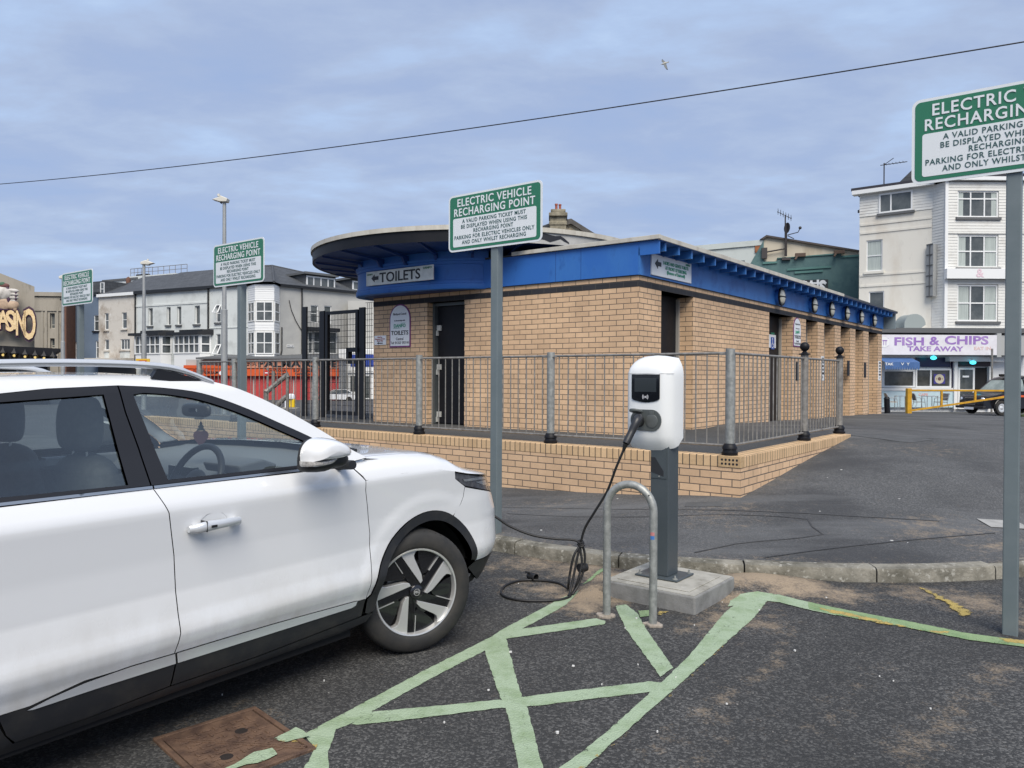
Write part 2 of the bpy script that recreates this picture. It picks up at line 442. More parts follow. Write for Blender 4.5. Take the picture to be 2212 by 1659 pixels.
_n = len(CP); _A = np.zeros((_n + 3, _n + 3))
_A[:_n, :_n] = _tps(np.hypot(CP[:, None, 0] - CP[None, :, 0], CP[:, None, 1] - CP[None, :, 1])) + 1e-4 * np.eye(_n)
_A[:_n, _n] = 1; _A[:_n, _n + 1:] = CP[:, :2]; _A[_n, :_n] = 1; _A[_n + 1:, :_n] = CP[:, :2].T
_w = np.linalg.lstsq(_A, np.concatenate([CP[:, 2], [0, 0, 0]]), rcond=None)[0]
def Hb(x, y):
    return float(_tps(np.hypot(CP[:, 0] - x, CP[:, 1] - y)) @ _w[:_n] + _w[_n] + _w[_n + 1] * x + _w[_n + 2] * y)

# ---------------------------------------------------------------- tarmac materials
def tarmac(name, base, light, sand=True, patch=None, streak=False):
    m, t, b = new_mat(name); L = t.links.new
    co = t.nodes.new('ShaderNodeTexCoord')
    def noise(s, d=3, r=.6, vec=None):
        n = t.nodes.new('ShaderNodeTexNoise'); n.inputs['Scale'].default_value = s; n.inputs['Detail'].default_value = d; n.inputs['Roughness'].default_value = r
        L(vec if vec is not None else co.outputs['Object'], n.inputs['Vector']); return n.outputs['Fac']
    def rng(x, a, z, lo=0, hi=1):
        n = t.nodes.new('ShaderNodeMapRange'); n.inputs[1].default_value = a; n.inputs[2].default_value = z; n.inputs[3].default_value = lo; n.inputs[4].default_value = hi
        L(x, n.inputs[0]); return n.outputs[0]
    def mix(f, a, c):
        n = t.nodes.new('ShaderNodeMix'); n.data_type = 'RGBA'; L(f, n.inputs[0])
        for k, x in ((6, a), (7, c)):
            if isinstance(x, tuple): n.inputs[k].default_value = (*x, 1)
            else: L(x, n.inputs[k])
        return n.outputs[2]
    def mth(op, a, c):
        n = t.nodes.new('ShaderNodeMath'); n.operation = op
        for k, x in ((0, a), (1, c)):
            if isinstance(x, (int, float)): n.inputs[k].default_value = x
            else: L(x, n.inputs[k])
        return n.outputs[0]
    vo = t.nodes.new('ShaderNodeTexVoronoi'); vo.inputs['Scale'].default_value = 105; L(co.outputs['Object'], vo.inputs['Vector'])
    sepc = t.nodes.new('ShaderNodeSeparateColor'); L(vo.outputs['Color'], sepc.inputs[0])
    stone = rng(sepc.outputs[0], .5, 1.0)
    c = mix(stone, base, light)
    big = noise(1.1, 6)
    c = mix(rng(big, .38, .68, 0, .55), c, tuple(x * .62 for x in base))
    if patch:
        pn = noise(.55, 5); mp2 = rng(pn, .52, .64, 0, .6); c = mix(mp2, c, patch)
    if streak:
        mpn = t.nodes.new('ShaderNodeMapping'); mpn.inputs['Scale'].default_value = (.25, 1.6, 1); mpn.inputs['Rotation'].default_value = (0, 0, -.15); L(co.outputs['Object'], mpn.inputs[0])
        c = mix(rng(noise(1.2, 6, .6, mpn.outputs[0]), .5, .72, 0, .75), c, tuple(x * 2.0 for x in base))
    spk = noise(260, 2)
    c = mix(rng(spk, .66, .74, 0, .55), c, (.30, .29, .27))
    if sand:
        at = t.nodes.new('ShaderNodeAttribute'); at.attribute_name = 'sand'
        sn = noise(9, 7, .68); sn2 = noise(70, 3)
        f = mth('ADD', at.outputs['Fac'], mth('MULTIPLY', mth('SUBTRACT', sn, .5), 1.3))
        f = mth('ADD', f, mth('MULTIPLY', mth('SUBTRACT', sn2, .5), .8))
        c = mix(rng(f, .22, .75, 0, .95), c, (.32, .25, .175))
    L(c, b.inputs['Base Color']); b.inputs['Roughness'].default_value = .82; b.inputs['Specular IOR Level'].default_value = .35
    bp = t.nodes.new('ShaderNodeBump'); bp.inputs['Strength'].default_value = .75; bp.inputs['Distance'].default_value = .006
    L(mth('ADD', mth('MULTIPLY', vo.outputs['Distance'], -1.0), mth('MULTIPLY', noise(240, 2), .6)), bp.inputs['Height']); L(bp.outputs[0], b.inputs['Normal'])
    return m
m_road = tarmac('car_park_tarmac', (.037, .0375, .038), (.13, .129, .125))
m_pave = tarmac('pavement_tarmac', (.070, .072, .074), (.15, .15, .15), sand=True, patch=(.042, .043, .046), streak=True)
m_far = tarmac('street_tarmac', (.07, .072, .077), (.11, .11, .115), sand=False)
m_terr = tarmac('terrace_tarmac', (.06, .063, .066), (.10, .105, .105), sand=False, patch=(.09, .09, .088))

# ---------------------------------------------------------------- ground sheet, car park, pavement, terrace
def far_grid():
    xs = [-3000, -1200, -500, -200, -100, -60, -40, -25, -12, 0, 12, 25, 40, 60, 100, 200, 500, 1200, 3000]
    ys = [-800, -300, -100, -40, -10, 2, 8, 14, 19, 24, 30, 40, 60, 90, 150, 300, 700, 1500, 4000]
    mb = MB(); mb.grid(lambda x, y: (x, y, -.03 - .27 * min(1, max(0, (y - 9) / 14))), xs, ys)
    return mb
struct('ground', far_grid(), m_far, 'dark grey street tarmac reaching away between the buildings')

SAND = [((.2, 6.0), .35, .5), ((.55, 5.75), .30, .7), ((.75, 5.45), .24, .85), ((.52, 5.05), .26, .9), ((.47, 4.85), .2, .7), ((.25, 5.25), .2, .55), ((1.75, 5.45), .26, .95), ((1.5, 5.35), .2, .8), ((1.95, 5.3), .3, .8), ((1.45, 5.0), .18, .7), ((1.3, 4.62), .22, .55),
        ((2.2, 5.15), .25, .6), ((3.0, 5.0), .3, .55), ((3.15, 4.5), .25, .5), ((2.75, 5.2), .3, .45), ((1.1, 4.45), .22, .35), ((1.5, 4.55), .2, .4),
        ((-1.2, 3.15), .3, .25), ((.05, 5.4), .3, .3), ((-.2, 5.9), .3, .35)]
for L_, r_, a_ in (([(1690, 1318), (1695, 1370), (1680, 1420), (1640, 1460), (1560, 1510), (1470, 1560), (1400, 1620)], .055, .36), ([(2160, 1440), (2120, 1490), (2060, 1540), (1990, 1600), (1930, 1659)], .10, .34), ([(1900, 1440), (1800, 1530), (1720, 1600)], .12, .22), ([(1560, 1560), (1480, 1640), (1400, 1720)], .12, .22)):
    P_ = [gz(u, v) for u, v in L_]
    for p, q in zip(P_, P_[1:]):
        n_ = max(1, int((q - p).length / (r_ * .8)))
        for k in range(n_): c_ = p.lerp(q, k / n_); SAND.append(((c_.x, c_.y), r_ * random.uniform(.7, 1.3), a_ * random.uniform(.6, 1.15)))
def sandf(x, y):
    s = 0.0
    for (cx, cy), r, a in SAND:
        d = ((x - cx) ** 2 + (y - cy) ** 2) / (r * r)
        if d < 6: s = max(s, a * math.exp(-d))
    return s
MOUND = [((1.72, 5.45), .22, .05), ((1.52, 5.3), .15, .05), ((.8, 5.42), .2, .05), ((.6, 5.2), .12, .04), ((.55, 5.72), .2, .025), ((2.0, 5.38), .22, .03), ((.5, 4.85), .12, .012)]
def moundf(x, y):
    s = 0.0
    for (cx, cy), r, a in MOUND:
        d = ((x - cx) ** 2 + (y - cy) ** 2) / (r * r)
        if d < 8: s += a * math.exp(-d)
    return s
def add_attr(o, fn):
    me = o.data; at = me.attributes.new('sand', 'FLOAT', 'POINT')
    at.data.foreach_set('value', [fn(*(o.matrix_world @ v.co).xy) for v in me.vertices])
mb = MB()
xs = list(np.arange(-40, -3, 3.0)) + list(np.arange(-3, 4.5, .06)) + list(np.arange(4.5, 41, 3.0))
ys = list(np.arange(-25, 1.5, 2.0)) + list(np.arange(1.5, 6.6, .06)) + list(np.arange(6.6, 29, 2.0))
mb.grid(lambda x, y: (x, y, moundf(x, y)), xs, ys)
# keep only the part in front of the kerb (plus a strip under it)
kx = np.array([c[0] for c in KC]); ky = np.array([c[1] for c in KC])
keep = [f for f in mb.f if min(mb.v[i].y for i in f) < np.interp(sum(mb.v[i].x for i in f) / 4, kx, ky) + .06]
mb.f = keep; mb.sm = [True] * len(keep)
add_attr(struct('car_park', mb, m_road, 'dark gritty tarmac parking bay with drifts of sand'), sandf)

mb = MB(BF)
yy = np.concatenate([[0, .35], np.arange(.7, 9, .45), np.arange(9, 45, 2.0)])
xg = np.arange(-16, 7.6, .3)
idx = {}
def kerb_y(x): return float(np.interp(x, KB[:, 0], KB[:, 1]))
rows = []
for x in xg:
    k = kerb_y(x) + .125
    rows.append(mb.pts([(x, k + d, Hb(x, k + d) if d else .10) for d in yy]))
for a in range(len(xg) - 1):
    for b in range(len(yy) - 1):
        q = (rows[a] + b, rows[a + 1] + b, rows[a + 1] + b + 1, rows[a] + b + 1)
        c = sum((BFi @ mb.v[i] for i in q), Vector()) / 4
        if c.x < 2.02 and -1.9 < c.y < 1.95: continue
        if c.x < -.2 and c.y > 1.9: continue
        mb.f.append(q); mb.sm.append(True)
def psand(x, y):
    k = y - np.interp(x, kx, ky)
    e = .0
    for (cx, cy), r, a in (((3.6, 6.6), .35, .55), ((3.9, 6.2), .3, .5), ((1.9, 7.0), .5, .32), ((2.6, 8.2), .4, .34), ((3.3, 9.3), .4, .34), ((4.1, 10.2), .5, .38), ((0.4, 8.0), .5, .25), ((5.2, 9.6), .5, .3)):
        e = max(e, a * math.exp(-((x - cx) ** 2 + (y - cy) ** 2) / r / r))
    return max(e, .28 * math.exp(-(k / .25) ** 2))
add_attr(struct('pavement', mb, m_pave, 'wide worn tarmac footway rising towards the toilet block'), psand)

# shallow tarmac trench reinstatement seams on the pavement
m_seam = M('tarmac_seam', (.040, .041, .043), .8, col2=(.065, .065, .065), ns=20)
m_patch = M('tarmac_patch', (.085, .088, .09), .85, col2=(.062, .064, .066), ns=6, bump=.4, bs=150)
def drape(us, w, name, mat, lift=.004):
    P = []
    for u, v in us:
        z = .15
        for _ in range(6):
            p = gz(u, v, z); l = BFi @ p; z = Hb(l.x, l.y)
        P.append(np.array([p.x, p.y]))
    C = resample(P, .2); mb = MB(); L = []
    for i, c in enumerate(C):
        d = C[min(i + 1, len(C) - 1)] - C[max(i - 1, 0)]; d /= np.linalg.norm(d); n = np.array([-d[1], d[0]]) * w * .5
        ww = []
        for s in (-1, 1):
            q = c + s * n; l = BFi @ Vector((q[0], q[1], 0)); ww.append((q[0], q[1], Hb(l.x, l.y) + lift))
        L.append(mb.pts(ww))
    for a, b in zip(L, L[1:]): mb.f.append((a, a + 1, b + 1, b)); mb.sm.append(True)
    return struct(name, mb, mat)
drape([(1096, 1110), (1240, 1117), (1400, 1117), (1560, 1110), (1700, 1113), (1745, 1119), (1752, 1135), (1781, 1157), (1690, 1166), (1600, 1173), (1500, 1194)], .015, 'tarmac_seam', m_seam)
drape([(1060, 1096), (1200, 1098), (1400, 1101), (1520, 1101), (1650, 1100), (1850, 1112), (2030, 1124)], .014, 'tarmac_seam', m_seam, .005)
drape([(1650, 1205), (1760, 1190), (1900, 1174), (2150, 1152)], .014, 'tarmac_seam', m_seam, .006)
drape([(1480, 1090), (1560, 1086)], .18, 'tarmac_patch', m_patch, .003)
drape([(1850, 950), (1990, 965)], .55, 'tarmac_patch', m_patch, .003)
drape([(2125, 1130), (2212, 1136)], .22, 'tarmac_patch', M('pale_slab', (.33, .33, .32), .85, col2=(.25, .25, .24), ns=8), .008)

# kerb stones
m_kerb = M('kerb_concrete', (.25, .235, .195), .9, col2=(.085, .08, .062), ns=4.2, lo=.38, hi=.62, bump=.7, bs=45, col3=(.36, .35, .31), ns3=26, lo3=.56, hi3=.68)
mb = MB()
R = resample(KC, .0915)
for k in range(0, len(R) - 10, 10):
    seg = R[k:k + 11]
    prof = [(0.004, -.03), (0.004, .075), (.012, .094), (.03, .10), (.128, .104), (.128, -.03)]
    rings = []
    for i, c in enumerate(seg):
        d = R[min(k + i + 1, len(R) - 1)] - R[max(k + i - 1, 0)]; d /= np.linalg.norm(d); n = np.array([-d[1], d[0]])
        q = c + d * (.006 if i == 0 else -.006 if i == 10 else 0)
        jig = .004 * math.sin(k * 1.7)
        rings.append(mb.pts([(q[0] + n[0] * a, q[1] + n[1] * a, z + jig) for a, z in prof]))
    m = len(prof)
    for a, b in zip(rings, rings[1:]):
        for q in range(m - 1): mb.f.append((a + q, b + q, b + q + 1, a + q + 1)); mb.sm.append(True)
    mb.f.append(tuple(range(rings[0], rings[0] + m))); mb.sm.append(False); mb.f.append(tuple(range(rings[-1], rings[-1] + m))); mb.sm.append(False)
struct('kerb', mb, m_kerb, 'weathered concrete kerb stones curving along the parking bays')

# terrace in front of the toilet block
mb = MB(BF)
TX = [-9.6, -8, -5.4, -3, -1, 0, 1, 2.0]; TY = [-1.84, -1, 0, 1, 2.0]
mb.grid(lambda x, y: (x, y, .655), TX, TY)
struct('terrace', mb, m_terr, 'raised tarmac terrace round the toilet block behind the brick wall')

# ---------------------------------------------------------------- painted markings
def wear_mat(name, col, col2, under, amount):
    m, t, b = new_mat(name); L = t.links.new
    co = t.nodes.new('ShaderNodeTexCoord')
    def noise(s, d=5):
        n = t.nodes.new('ShaderNodeTexNoise'); n.inputs['Scale'].default_value = s; n.inputs['Detail'].default_value = d; n.inputs['Roughness'].default_value = .68; L(co.outputs['Object'], n.inputs['Vector']); return n.outputs['Fac']
    def rng(x, a, z):
        n = t.nodes.new('ShaderNodeMapRange'); n.inputs[1].default_value = a; n.inputs[2].default_value = z; L(x, n.inputs[0]); return n.outputs[0]
    def mix(f, a, c):
        n = t.nodes.new('ShaderNodeMix'); n.data_type = 'RGBA'; L(f, n.inputs[0])
        for k, x in ((6, a), (7, c)):
            if isinstance(x, tuple): n.inputs[k].default_value = (*x, 1)
            else: L(x, n.inputs[k])
        return n.outputs[2]
    c = mix(rng(noise(7), .45, .72), col, col2)
    c = mix(rng(noise(120, 2), .6, .75), c, tuple(x * .7 for x in col))
    vo = t.nodes.new('ShaderNodeTexVoronoi'); vo.feature = 'DISTANCE_TO_EDGE'; vo.inputs['Scale'].default_value = 6.5
    dn = t.nodes.new('ShaderNodeTexNoise'); dn.inputs['Scale'].default_value = 9; L(co.outputs['Object'], dn.inputs['Vector'])
    va = t.nodes.new('ShaderNodeVectorMath'); va.operation = 'MULTIPLY_ADD'; va.inputs[1].default_value = (.25, .25, .25); L(dn.outputs['Color'], va.inputs[0]); L(co.outputs['Object'], va.inputs[2])
    L(va.outputs[0], vo.inputs['Vector'])
    crack = t.nodes.new('ShaderNodeMapRange'); crack.inputs[1].default_value = 0; crack.inputs[2].default_value = .012; crack.inputs[3].default_value = 1; crack.inputs[4].default_value = 0; L(vo.outputs['Distance'], crack.inputs[0])
    mm = t.nodes.new('ShaderNodeMath'); mm.operation = 'MULTIPLY'; L(crack.outputs[0], mm.inputs[0]); L(rng(noise(3), .45, .6), mm.inputs[1])
    c = mix(mm.outputs[0], c, tuple(x * .35 for x in col))
    L(c, b.inputs['Base Color']); b.inputs['Roughness'].default_value = .85; b.inputs['Specular IOR Level'].default_value = .3
    vs = t.nodes.new('ShaderNodeTexVoronoi'); vs.inputs['Scale'].default_value = 105; L(co.outputs['Object'], vs.inputs['Vector'])
    bp = t.nodes.new('ShaderNodeBump'); bp.inputs['Strength'].default_value = .6; bp.inputs['Distance'].default_value = .005; bp.invert = True
    L(vs.outputs['Distance'], bp.inputs['Height']); L(bp.outputs[0], b.inputs['Normal'])
    # the paint has worn through to the tarmac in places, most of all along its edges
    at = t.nodes.new('ShaderNodeAttribute'); at.attribute_name = 'inset'
    def mth(op, a, c):
        n = t.nodes.new('ShaderNodeMath'); n.operation = op
        for k, x in ((0, a), (1, c)):
            if isinstance(x, (int, float)): n.inputs[k].default_value = x
            else: L(x, n.inputs[k])
        return n.outputs[0]
    w = mth('ADD', mth('MULTIPLY', noise(22, 8), 1.0), mth('MULTIPLY', noise(160, 2), .35))
    w = mth('SUBTRACT', w, mth('MULTIPLY', at.outputs['Fac'], .22))
    al = t.nodes.new('ShaderNodeMapRange'); al.inputs[1].default_value = amount - .04; al.inputs[2].default_value = amount + .05; al.inputs[3].default_value = 1; al.inputs[4].default_value = 0
    L(w, al.inputs[0]); L(al.outputs[0], b.inputs['Alpha'])
    return m
m_mark = wear_mat('pale_green_paint', (.305, .385, .27), (.20, .275, .155), (.06, .065, .055), .76)
m_markw = wear_mat('worn_green_paint', (.23, .32, .17), (.13, .22, .10), (.06, .06, .05), .71)
m_yel = wear_mat('yellow_paint', (.44, .33, .10), (.30, .24, .10), (.06, .06, .055), .55)
_zl = [.0025]
def mark(pts, mat=m_mark, jit=.003, name='bay_marking'):
    """a thin worn sheet of paint on the tarmac: outline measured on the photo, put on the ground plane"""
    P = [gz(u, v, 0) for u, v in pts]; Q = []
    for i, a in enumerate(P):
        b = P[(i + 1) % len(P)]; n = max(1, int((b - a).length / .03))
        for k in range(n):
            q = a.lerp(b, k / n); Q.append((q.x + random.uniform(-jit, jit), q.y + random.uniform(-jit, jit)))
    _zl[0] += .00025
    A = np.array(Q); B = np.roll(A, -1, 0); D = B - A; LL = (D ** 2).sum(1) + 1e-12
    def dist(x, y):
        t = np.clip(((x - A[:, 0]) * D[:, 0] + (y - A[:, 1]) * D[:, 1]) / LL, 0, 1)
        return float(np.sqrt(((A[:, 0] + t * D[:, 0] - x) ** 2 + (A[:, 1] + t * D[:, 1] - y) ** 2).min()))
    def inside(x, y):
        c = (A[:, 1] > y) != (B[:, 1] > y); xx = D[:, 0] * (y - A[:, 1]) / np.where(D[:, 1] == 0, 1e-9, D[:, 1]) + A[:, 0]
        return int((c & (x < xx)).sum()) % 2 == 1
    pts_ = [Vector(q) for q in Q]
    for x in np.arange(A[:, 0].min(), A[:, 0].max(), .018):
        for y in np.arange(A[:, 1].min(), A[:, 1].max(), .018):
            if inside(x, y) and dist(x, y) > .006: pts_.append(Vector((x, y)))
    V, E, F, *_ = delaunay_2d_cdt(pts_, [(i, (i + 1) % len(Q)) for i in range(len(Q))], [], 1, 1e-6)
    mb = MB(); i = mb.pts([(v.x, v.y, _zl[0] + moundf(v.x, v.y)) for v in V])
    for f in F: mb.f.append(tuple(i + k for k in f)); mb.sm.append(False)
    o = struct(name, mb, mat); at = o.data.attributes.new('inset', 'FLOAT', 'POINT')
    at.data.foreach_set('value', [min(1.0, dist(v.co.x, v.co.y) / .022) for v in o.data.vertices])
    return o
def zA(x, y): return ((600 + x / .9217) / 1.8228, (2200 + y / .9217) / 1.8228)
def zB(x, y): return ((2700 + x / 1.165) / 1.8228, (1600 + y / 1.165) / 1.8228)
mark([zA(*p) for p in ((548, 640), (775, 520), (1000, 400), (1230, 285), (1270, 262), (1320, 255), (1225, 325), (1000, 442), (800, 555), (725, 600), (668, 622), (640, 700), (640, 770), (545, 770), (590, 690))])
mark([zA(*p) for p in ((1225, 290), (1270, 258), (1400, 190), (1480, 145), (1550, 120), (1500, 170), (1400, 225), (1330, 262), (1240, 300))])
mark([zA(*p) for p in ((1560, 100), (1640, 40), (1650, 48), (1590, 90))], m_markw)
mark([zA(*p) for p in ((1240, 285), (1300, 262), (1610, 218), (1645, 228), (1640, 240), (1400, 275), (1285, 292), (1235, 310))])
mark([zA(*p) for p in ((1200, 318), (1280, 278), (1330, 470), (1342, 505), (1360, 545), (1420, 770), (1330, 770), (1285, 550), (1262, 505))])
mark([zA(*p) for p in ((725, 604), (780, 560), (1000, 540), (1240, 516), (1800, 448), (1865, 455), (1850, 480), (1400, 536), (1230, 548), (900, 590), (740, 606))])
mark([zA(*p) for p in ((1680, 175), (1720, 168), (1760, 200), (1800, 270), (1890, 398), (1845, 432), (1720, 260))])
mark([zA(*p) for p in ((1470, 770), (1640, 640), (1850, 450), (1950, 352), (2080, 195), (2110, 172), (2250, 132), (2185, 215), (1900, 470), (1560, 770))])
mark([zA(*p) for p in ((1760, 190), (1830, 188), (1830, 208), (1770, 214))], m_markw)
mark([zB(*p) for p in ((205, 895), (250, 872), (330, 862), (430, 872), (560, 900), (700, 930), (690, 962), (560, 935), (430, 902), (340, 893), (250, 910), (195, 922))])
mark([zB(*p) for p in ((560, 900), (700, 930), (1000, 985), (1300, 1045), (1560, 1080), (1600, 1085), (1600, 1115), (1540, 1105), (1300, 1075), (1000, 1015), (700, 962), (565, 932))], m_markw)
mark([zB(*p) for p in ((560, 915), (700, 938), (900, 985), (1080, 1030), (1250, 1035), (1170, 1048), (900, 1000), (680, 955))], m_yel, .012)
mark([zB(*p) for p in ((1060, 830), (1110, 840), (1230, 900), (1330, 955), (1270, 970), (1180, 905))], m_yel, .014)
mark([zB(*p) for p in ((1440, 1065), (1600, 1080), (1600, 1105), (1450, 1088))], m_yel, .01)
mark([zA(*p) for p in ((1540, 770), (1700, 655), (1960, 424), (2080, 308), (2083, 312), (1963, 430), (1703, 662), (1550, 772))], m_yel, .006)
mark([zA(*p) for p in ((1835, 192), (1880, 195), (1850, 208), (1820, 206))], m_yel)
mark([zA(*p) for p in ((523, 648), (545, 640), (598, 680), (590, 705), (560, 690), (545, 665))], m_yel, .008)
# ================================================================ toilet block
def proj(p):
    d = Vector(p) - CAMP
    f = d.dot(_F); x = d.dot(_Rv) / f; y = d.dot(_Uv) / f
    return 1106 + x * FPX, 829.5 - y * FPX
def fu(M_, u, v=780, off=0.0): return fpx(M_, u, v, off)[0]
ZB, ZBAND, ZBAND1, ZF, ZR = .30, 2.70, 2.786, 2.854, 3.30
tb = thing('toilet_block', 'single storey buff brick public toilet block with blue fascia and round canopy', 'building', bf(-2.6, 7, .6), PHI)
LX = fu(BF, 807)
d0, d1 = fu(BF, 922.5), fu(BF, 1003)
QE = fu(BR, 1904.7)
qs = [(fu(BR, a), fu(BR, b)) for a, b in ((1427.6, 1496.7), (1661, 1712), (1740.4, 1765.8), (1779.7, 1802.6), (1815.4, 1836), (1847.4, 1864.7), (1875.9, 1896))]
wm = MB(BF); REV = .32
wall_open(wm, LX, 0, ZB, ZBAND, [(d0, d1, ZB, ZBAND)], 0, .28)
wm.m = BR
wall_open(wm, 0, QE, ZB, ZBAND, [(a, b, ZB, ZBAND) for a, b in qs], 0, REV)
wm.m = BF
wm.face([(LX, 0, ZB), (LX, 0, ZBAND), (LX, QE, ZBAND), (LX, QE, ZB)]); wm.face([(LX, QE, ZB), (LX, QE, ZBAND), (0, QE, ZBAND), (0, QE, ZB)])
for z0, z1 in ((ZBAND1, ZF),):
    wm.face([(LX, 0, z0), (0, 0, z0), (0, 0, z1), (LX, 0, z1)]); wm.face([(0, 0, z0), (0, QE, z0), (0, QE, z1), (0, 0, z1)]); wm.face([(LX, 0, z0), (LX, 0, z1), (LX, QE, z1), (LX, QE, z0)]); wm.face([(LX, QE, z0), (LX, QE, z1), (0, QE, z1), (0, QE, z0)])
part('wall', wm, m_brick, tb, fix=True)
bm_ = MB(BF)
bm_.box(LX - .004, .004, -.004, .34, ZBAND, ZBAND1); bm_.box(-.36, .004, .34, QE + .004, ZBAND, ZBAND1)
bm_.box(LX - .004, LX + .3, .34, QE, ZBAND, ZBAND1)
part('dark_brick_band', bm_, m_brick_dark, tb)
# front door
dr = part('door', MB(BF).box(d0 + .07, d1 - .005, .20, .245, .67, ZBAND - .06), m_black, tb, bevel=.004)
fm = MB(BF); fm.box(d0 + .002, d0 + .05, .13, .24, .66, ZBAND - .004); fm.box(d0 + .05, d1 - .003, .14, .24, ZBAND - .055, ZBAND - .004)
fr = part('door_frame', fm, M('door_frame_steel', (.10, .115, .12), .5, .3), tb)
for z in (2.28, 1.62, .82):
    hm = MB(BF); hm.box(d0 + .06, d0 + .15, .17, .199, z - .045, z + .045); hm.box(d0 + .055, d0 + .08, .16, .199, z - .13, z - .046); part('hinge', hm, M('pale_hinge', (.5, .5, .47), .5), dr)
hm = MB(BF); hm.box(d1 - .12, d1 - .012, .165, .199, 1.46, 1.66); part('lock_plate', hm, bpy.data.materials['pale_hinge'], dr)
hm = MB(BF); hm.lathe([(0.0001, -.02), (.03, -.02), (.03, 0)], (d1 - .03, .195, 1.76), 'y', 12); part('handle', hm, m_galv, dr)
part('back_panel', MB(BF).box(d0, d1, .26, .3, ZB, ZBAND), m_black, tb)
# flank doors
m_strip = M('pale_door_edge', (.42, .40, .36), .5, .2)
for k, (a, b) in enumerate(qs):
    bot = .66 - .19 * a / 14
    d = part('door', MB(BR).box(a, b + .02, REV - .05, REV, bot, ZBAND), m_black, tb)
    part('door_edge', MB(BR).box(b - .045, b - .004, REV - .10, REV - .051, bot, ZBAND - .03), m_strip, d)
mm = MB(BR)
for u, v0, v1 in ((1832.5, 779, 812), (1868.5, 783, 815)):
    x, z1 = fpx(BR, u, v0, -.003); _, z0 = fpx(BR, u, v1, -.003)
    mm.box(x - .10, x + .10, -.012, .0, z0, z1)
x, z1 = fpx(BR, 1722, 782); _, z0 = fpx(BR, 1722, 822); mm.box(x - .09, x + .09, -.012, 0, z0, z1)
part('slot_panel', mm, m_black, tb)
# fascia, roof
fa = MB(BF)
fa.box(-2.75, 0, -.03, -.002, ZF, ZR); fa.box(-.0005, .32, -.03, -.002, 3.11, ZR - .002)
part('fascia', fa, m_blue, tb, bevel=.004)
for x in (-1.36, -.92): part('fascia_joint', MB(BF).box(x - .003, x + .003, -.0315, -.0295, ZF + .005, ZR - .004), m_navy, tb)
fa = MB(BF); fa.box(.002, .03, -.03, QE + .02, ZF, 3.22)
part('flank_fascia', fa, m_bluew, tb)
for k in range(34):
    y = .17 + .417 * k
    part('rafter_end', MB(BF).box(.03, .30, y, y + .045, 3.172, ZR - .016), m_bluew, tb)
sf = MB(BF); sf.box(.03, .33, -.03, QE + .3, ZR - .012, ZR + .004); part('eaves_board', sf, m_blue, tb)
rf = MB(BF); rf.box(LX - .1, .30, -.03, QE + .28, ZR + .006, ZR + .03)
part('roof', rf, m_darkgrey, tb)
ed = MB(BF); ed.box(-2.15, .345, -.075, -.032, ZR + .004, ZR + .062); ed.box(.302, .345, -.032, QE * .63, ZR - .006, ZR + .058)
part('roof_edge', ed, m_cream, tb, bevel=.004)
ed = MB(BF); ed.box(.302, .342, QE * .63, QE + .31, ZR - .004, ZR + .045); part('roof_edge', ed, m_darkgrey, tb)
ed = MB(BF); ed.box(-.1, .30, QE + .21, QE + .26, 2.86, ZR - .02); part('end_board', ed, M('grey_end_board', (.19, .24, .27), .6), tb)
# round canopy
CX, CY, RD, RC = -4.25, 1.65, 2.15, 3.03
DO = smooth_curve([(2.70, -.04), (2.85, .13), (3.02, .26), (3.25, .37), (3.6, .45), (4.0, .49), (4.5, .50), (4.95, .48), (5.25, .40), (5.47, .24), (5.59, .0), (5.62, -.35), (5.55, -1.2), (5.1, -1.9), (4.3, -2.2)], 6)   # drum outline: distance along the wall from the corner, distance out
def drum_loft(prof):
    S = MB(BF); rings = []
    for i, c in enumerate(DO):
        d = DO[min(i + 1, len(DO) - 1)] - DO[max(i - 1, 0)]; d /= np.linalg.norm(d); n = np.array([-d[1], d[0]])
        rings.append(S.pts([(-(c[0] + n[0] * o), -(c[1] + n[1] * o), z) for o, z in prof]))
    for a, b in zip(rings, rings[1:]):
        for q in range(len(prof) - 1): S.f.append((a + q, b + q, b + q + 1, a + q + 1)); S.sm.append(True)
    return S
part('drum', drum_loft([(-.12, 2.845), (.02, 2.845), (.03, 2.86), (.03, 2.93), (.012, 2.94), (.012, 2.985), (0, 2.99), (0, 3.235), (.02, 3.24), (.02, 3.285), (.035, 3.29), (.035, 3.33), (0, 3.335), (0, 3.46)]), m_blue, tb)
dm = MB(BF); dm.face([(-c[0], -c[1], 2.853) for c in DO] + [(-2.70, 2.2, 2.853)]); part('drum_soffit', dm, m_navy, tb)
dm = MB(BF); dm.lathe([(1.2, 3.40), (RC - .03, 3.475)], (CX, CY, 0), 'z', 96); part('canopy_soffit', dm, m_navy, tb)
for k in range(24):
    t = 2 * math.pi * (k + .5) / 24; dm = MB(BF @ Matrix.Translation((CX, CY, 0)) @ Matrix.Rotation(t, 4, 'Z'))
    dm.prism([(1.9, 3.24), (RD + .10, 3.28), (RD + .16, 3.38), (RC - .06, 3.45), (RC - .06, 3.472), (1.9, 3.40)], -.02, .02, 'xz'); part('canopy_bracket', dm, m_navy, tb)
a_s = math.pi + .35; a_e = 2 * math.pi - .62                    # black rim faces the street, the rest is cream
rm = MB(BF); rm.lathe([(RC - .03, 3.47), (RC, 3.46), (RC, 3.636), (RC - .05, 3.637)], (CX, CY, 0), 'z', 80, a_s - .9, a_e)
part('canopy_rim', rm, m_black, tb)
rm = MB(BF); rm.lathe([(RC - .03, 3.47), (RC, 3.46), (RC, 3.636), (RC - .05, 3.637)], (CX, CY, 0), 'z', 80, a_e - 2 * math.pi, a_s - .9)
part('canopy_rim', rm, M('pale_render', (.42, .42, .41), .8, col2=(.34, .34, .33), ns=5), tb)
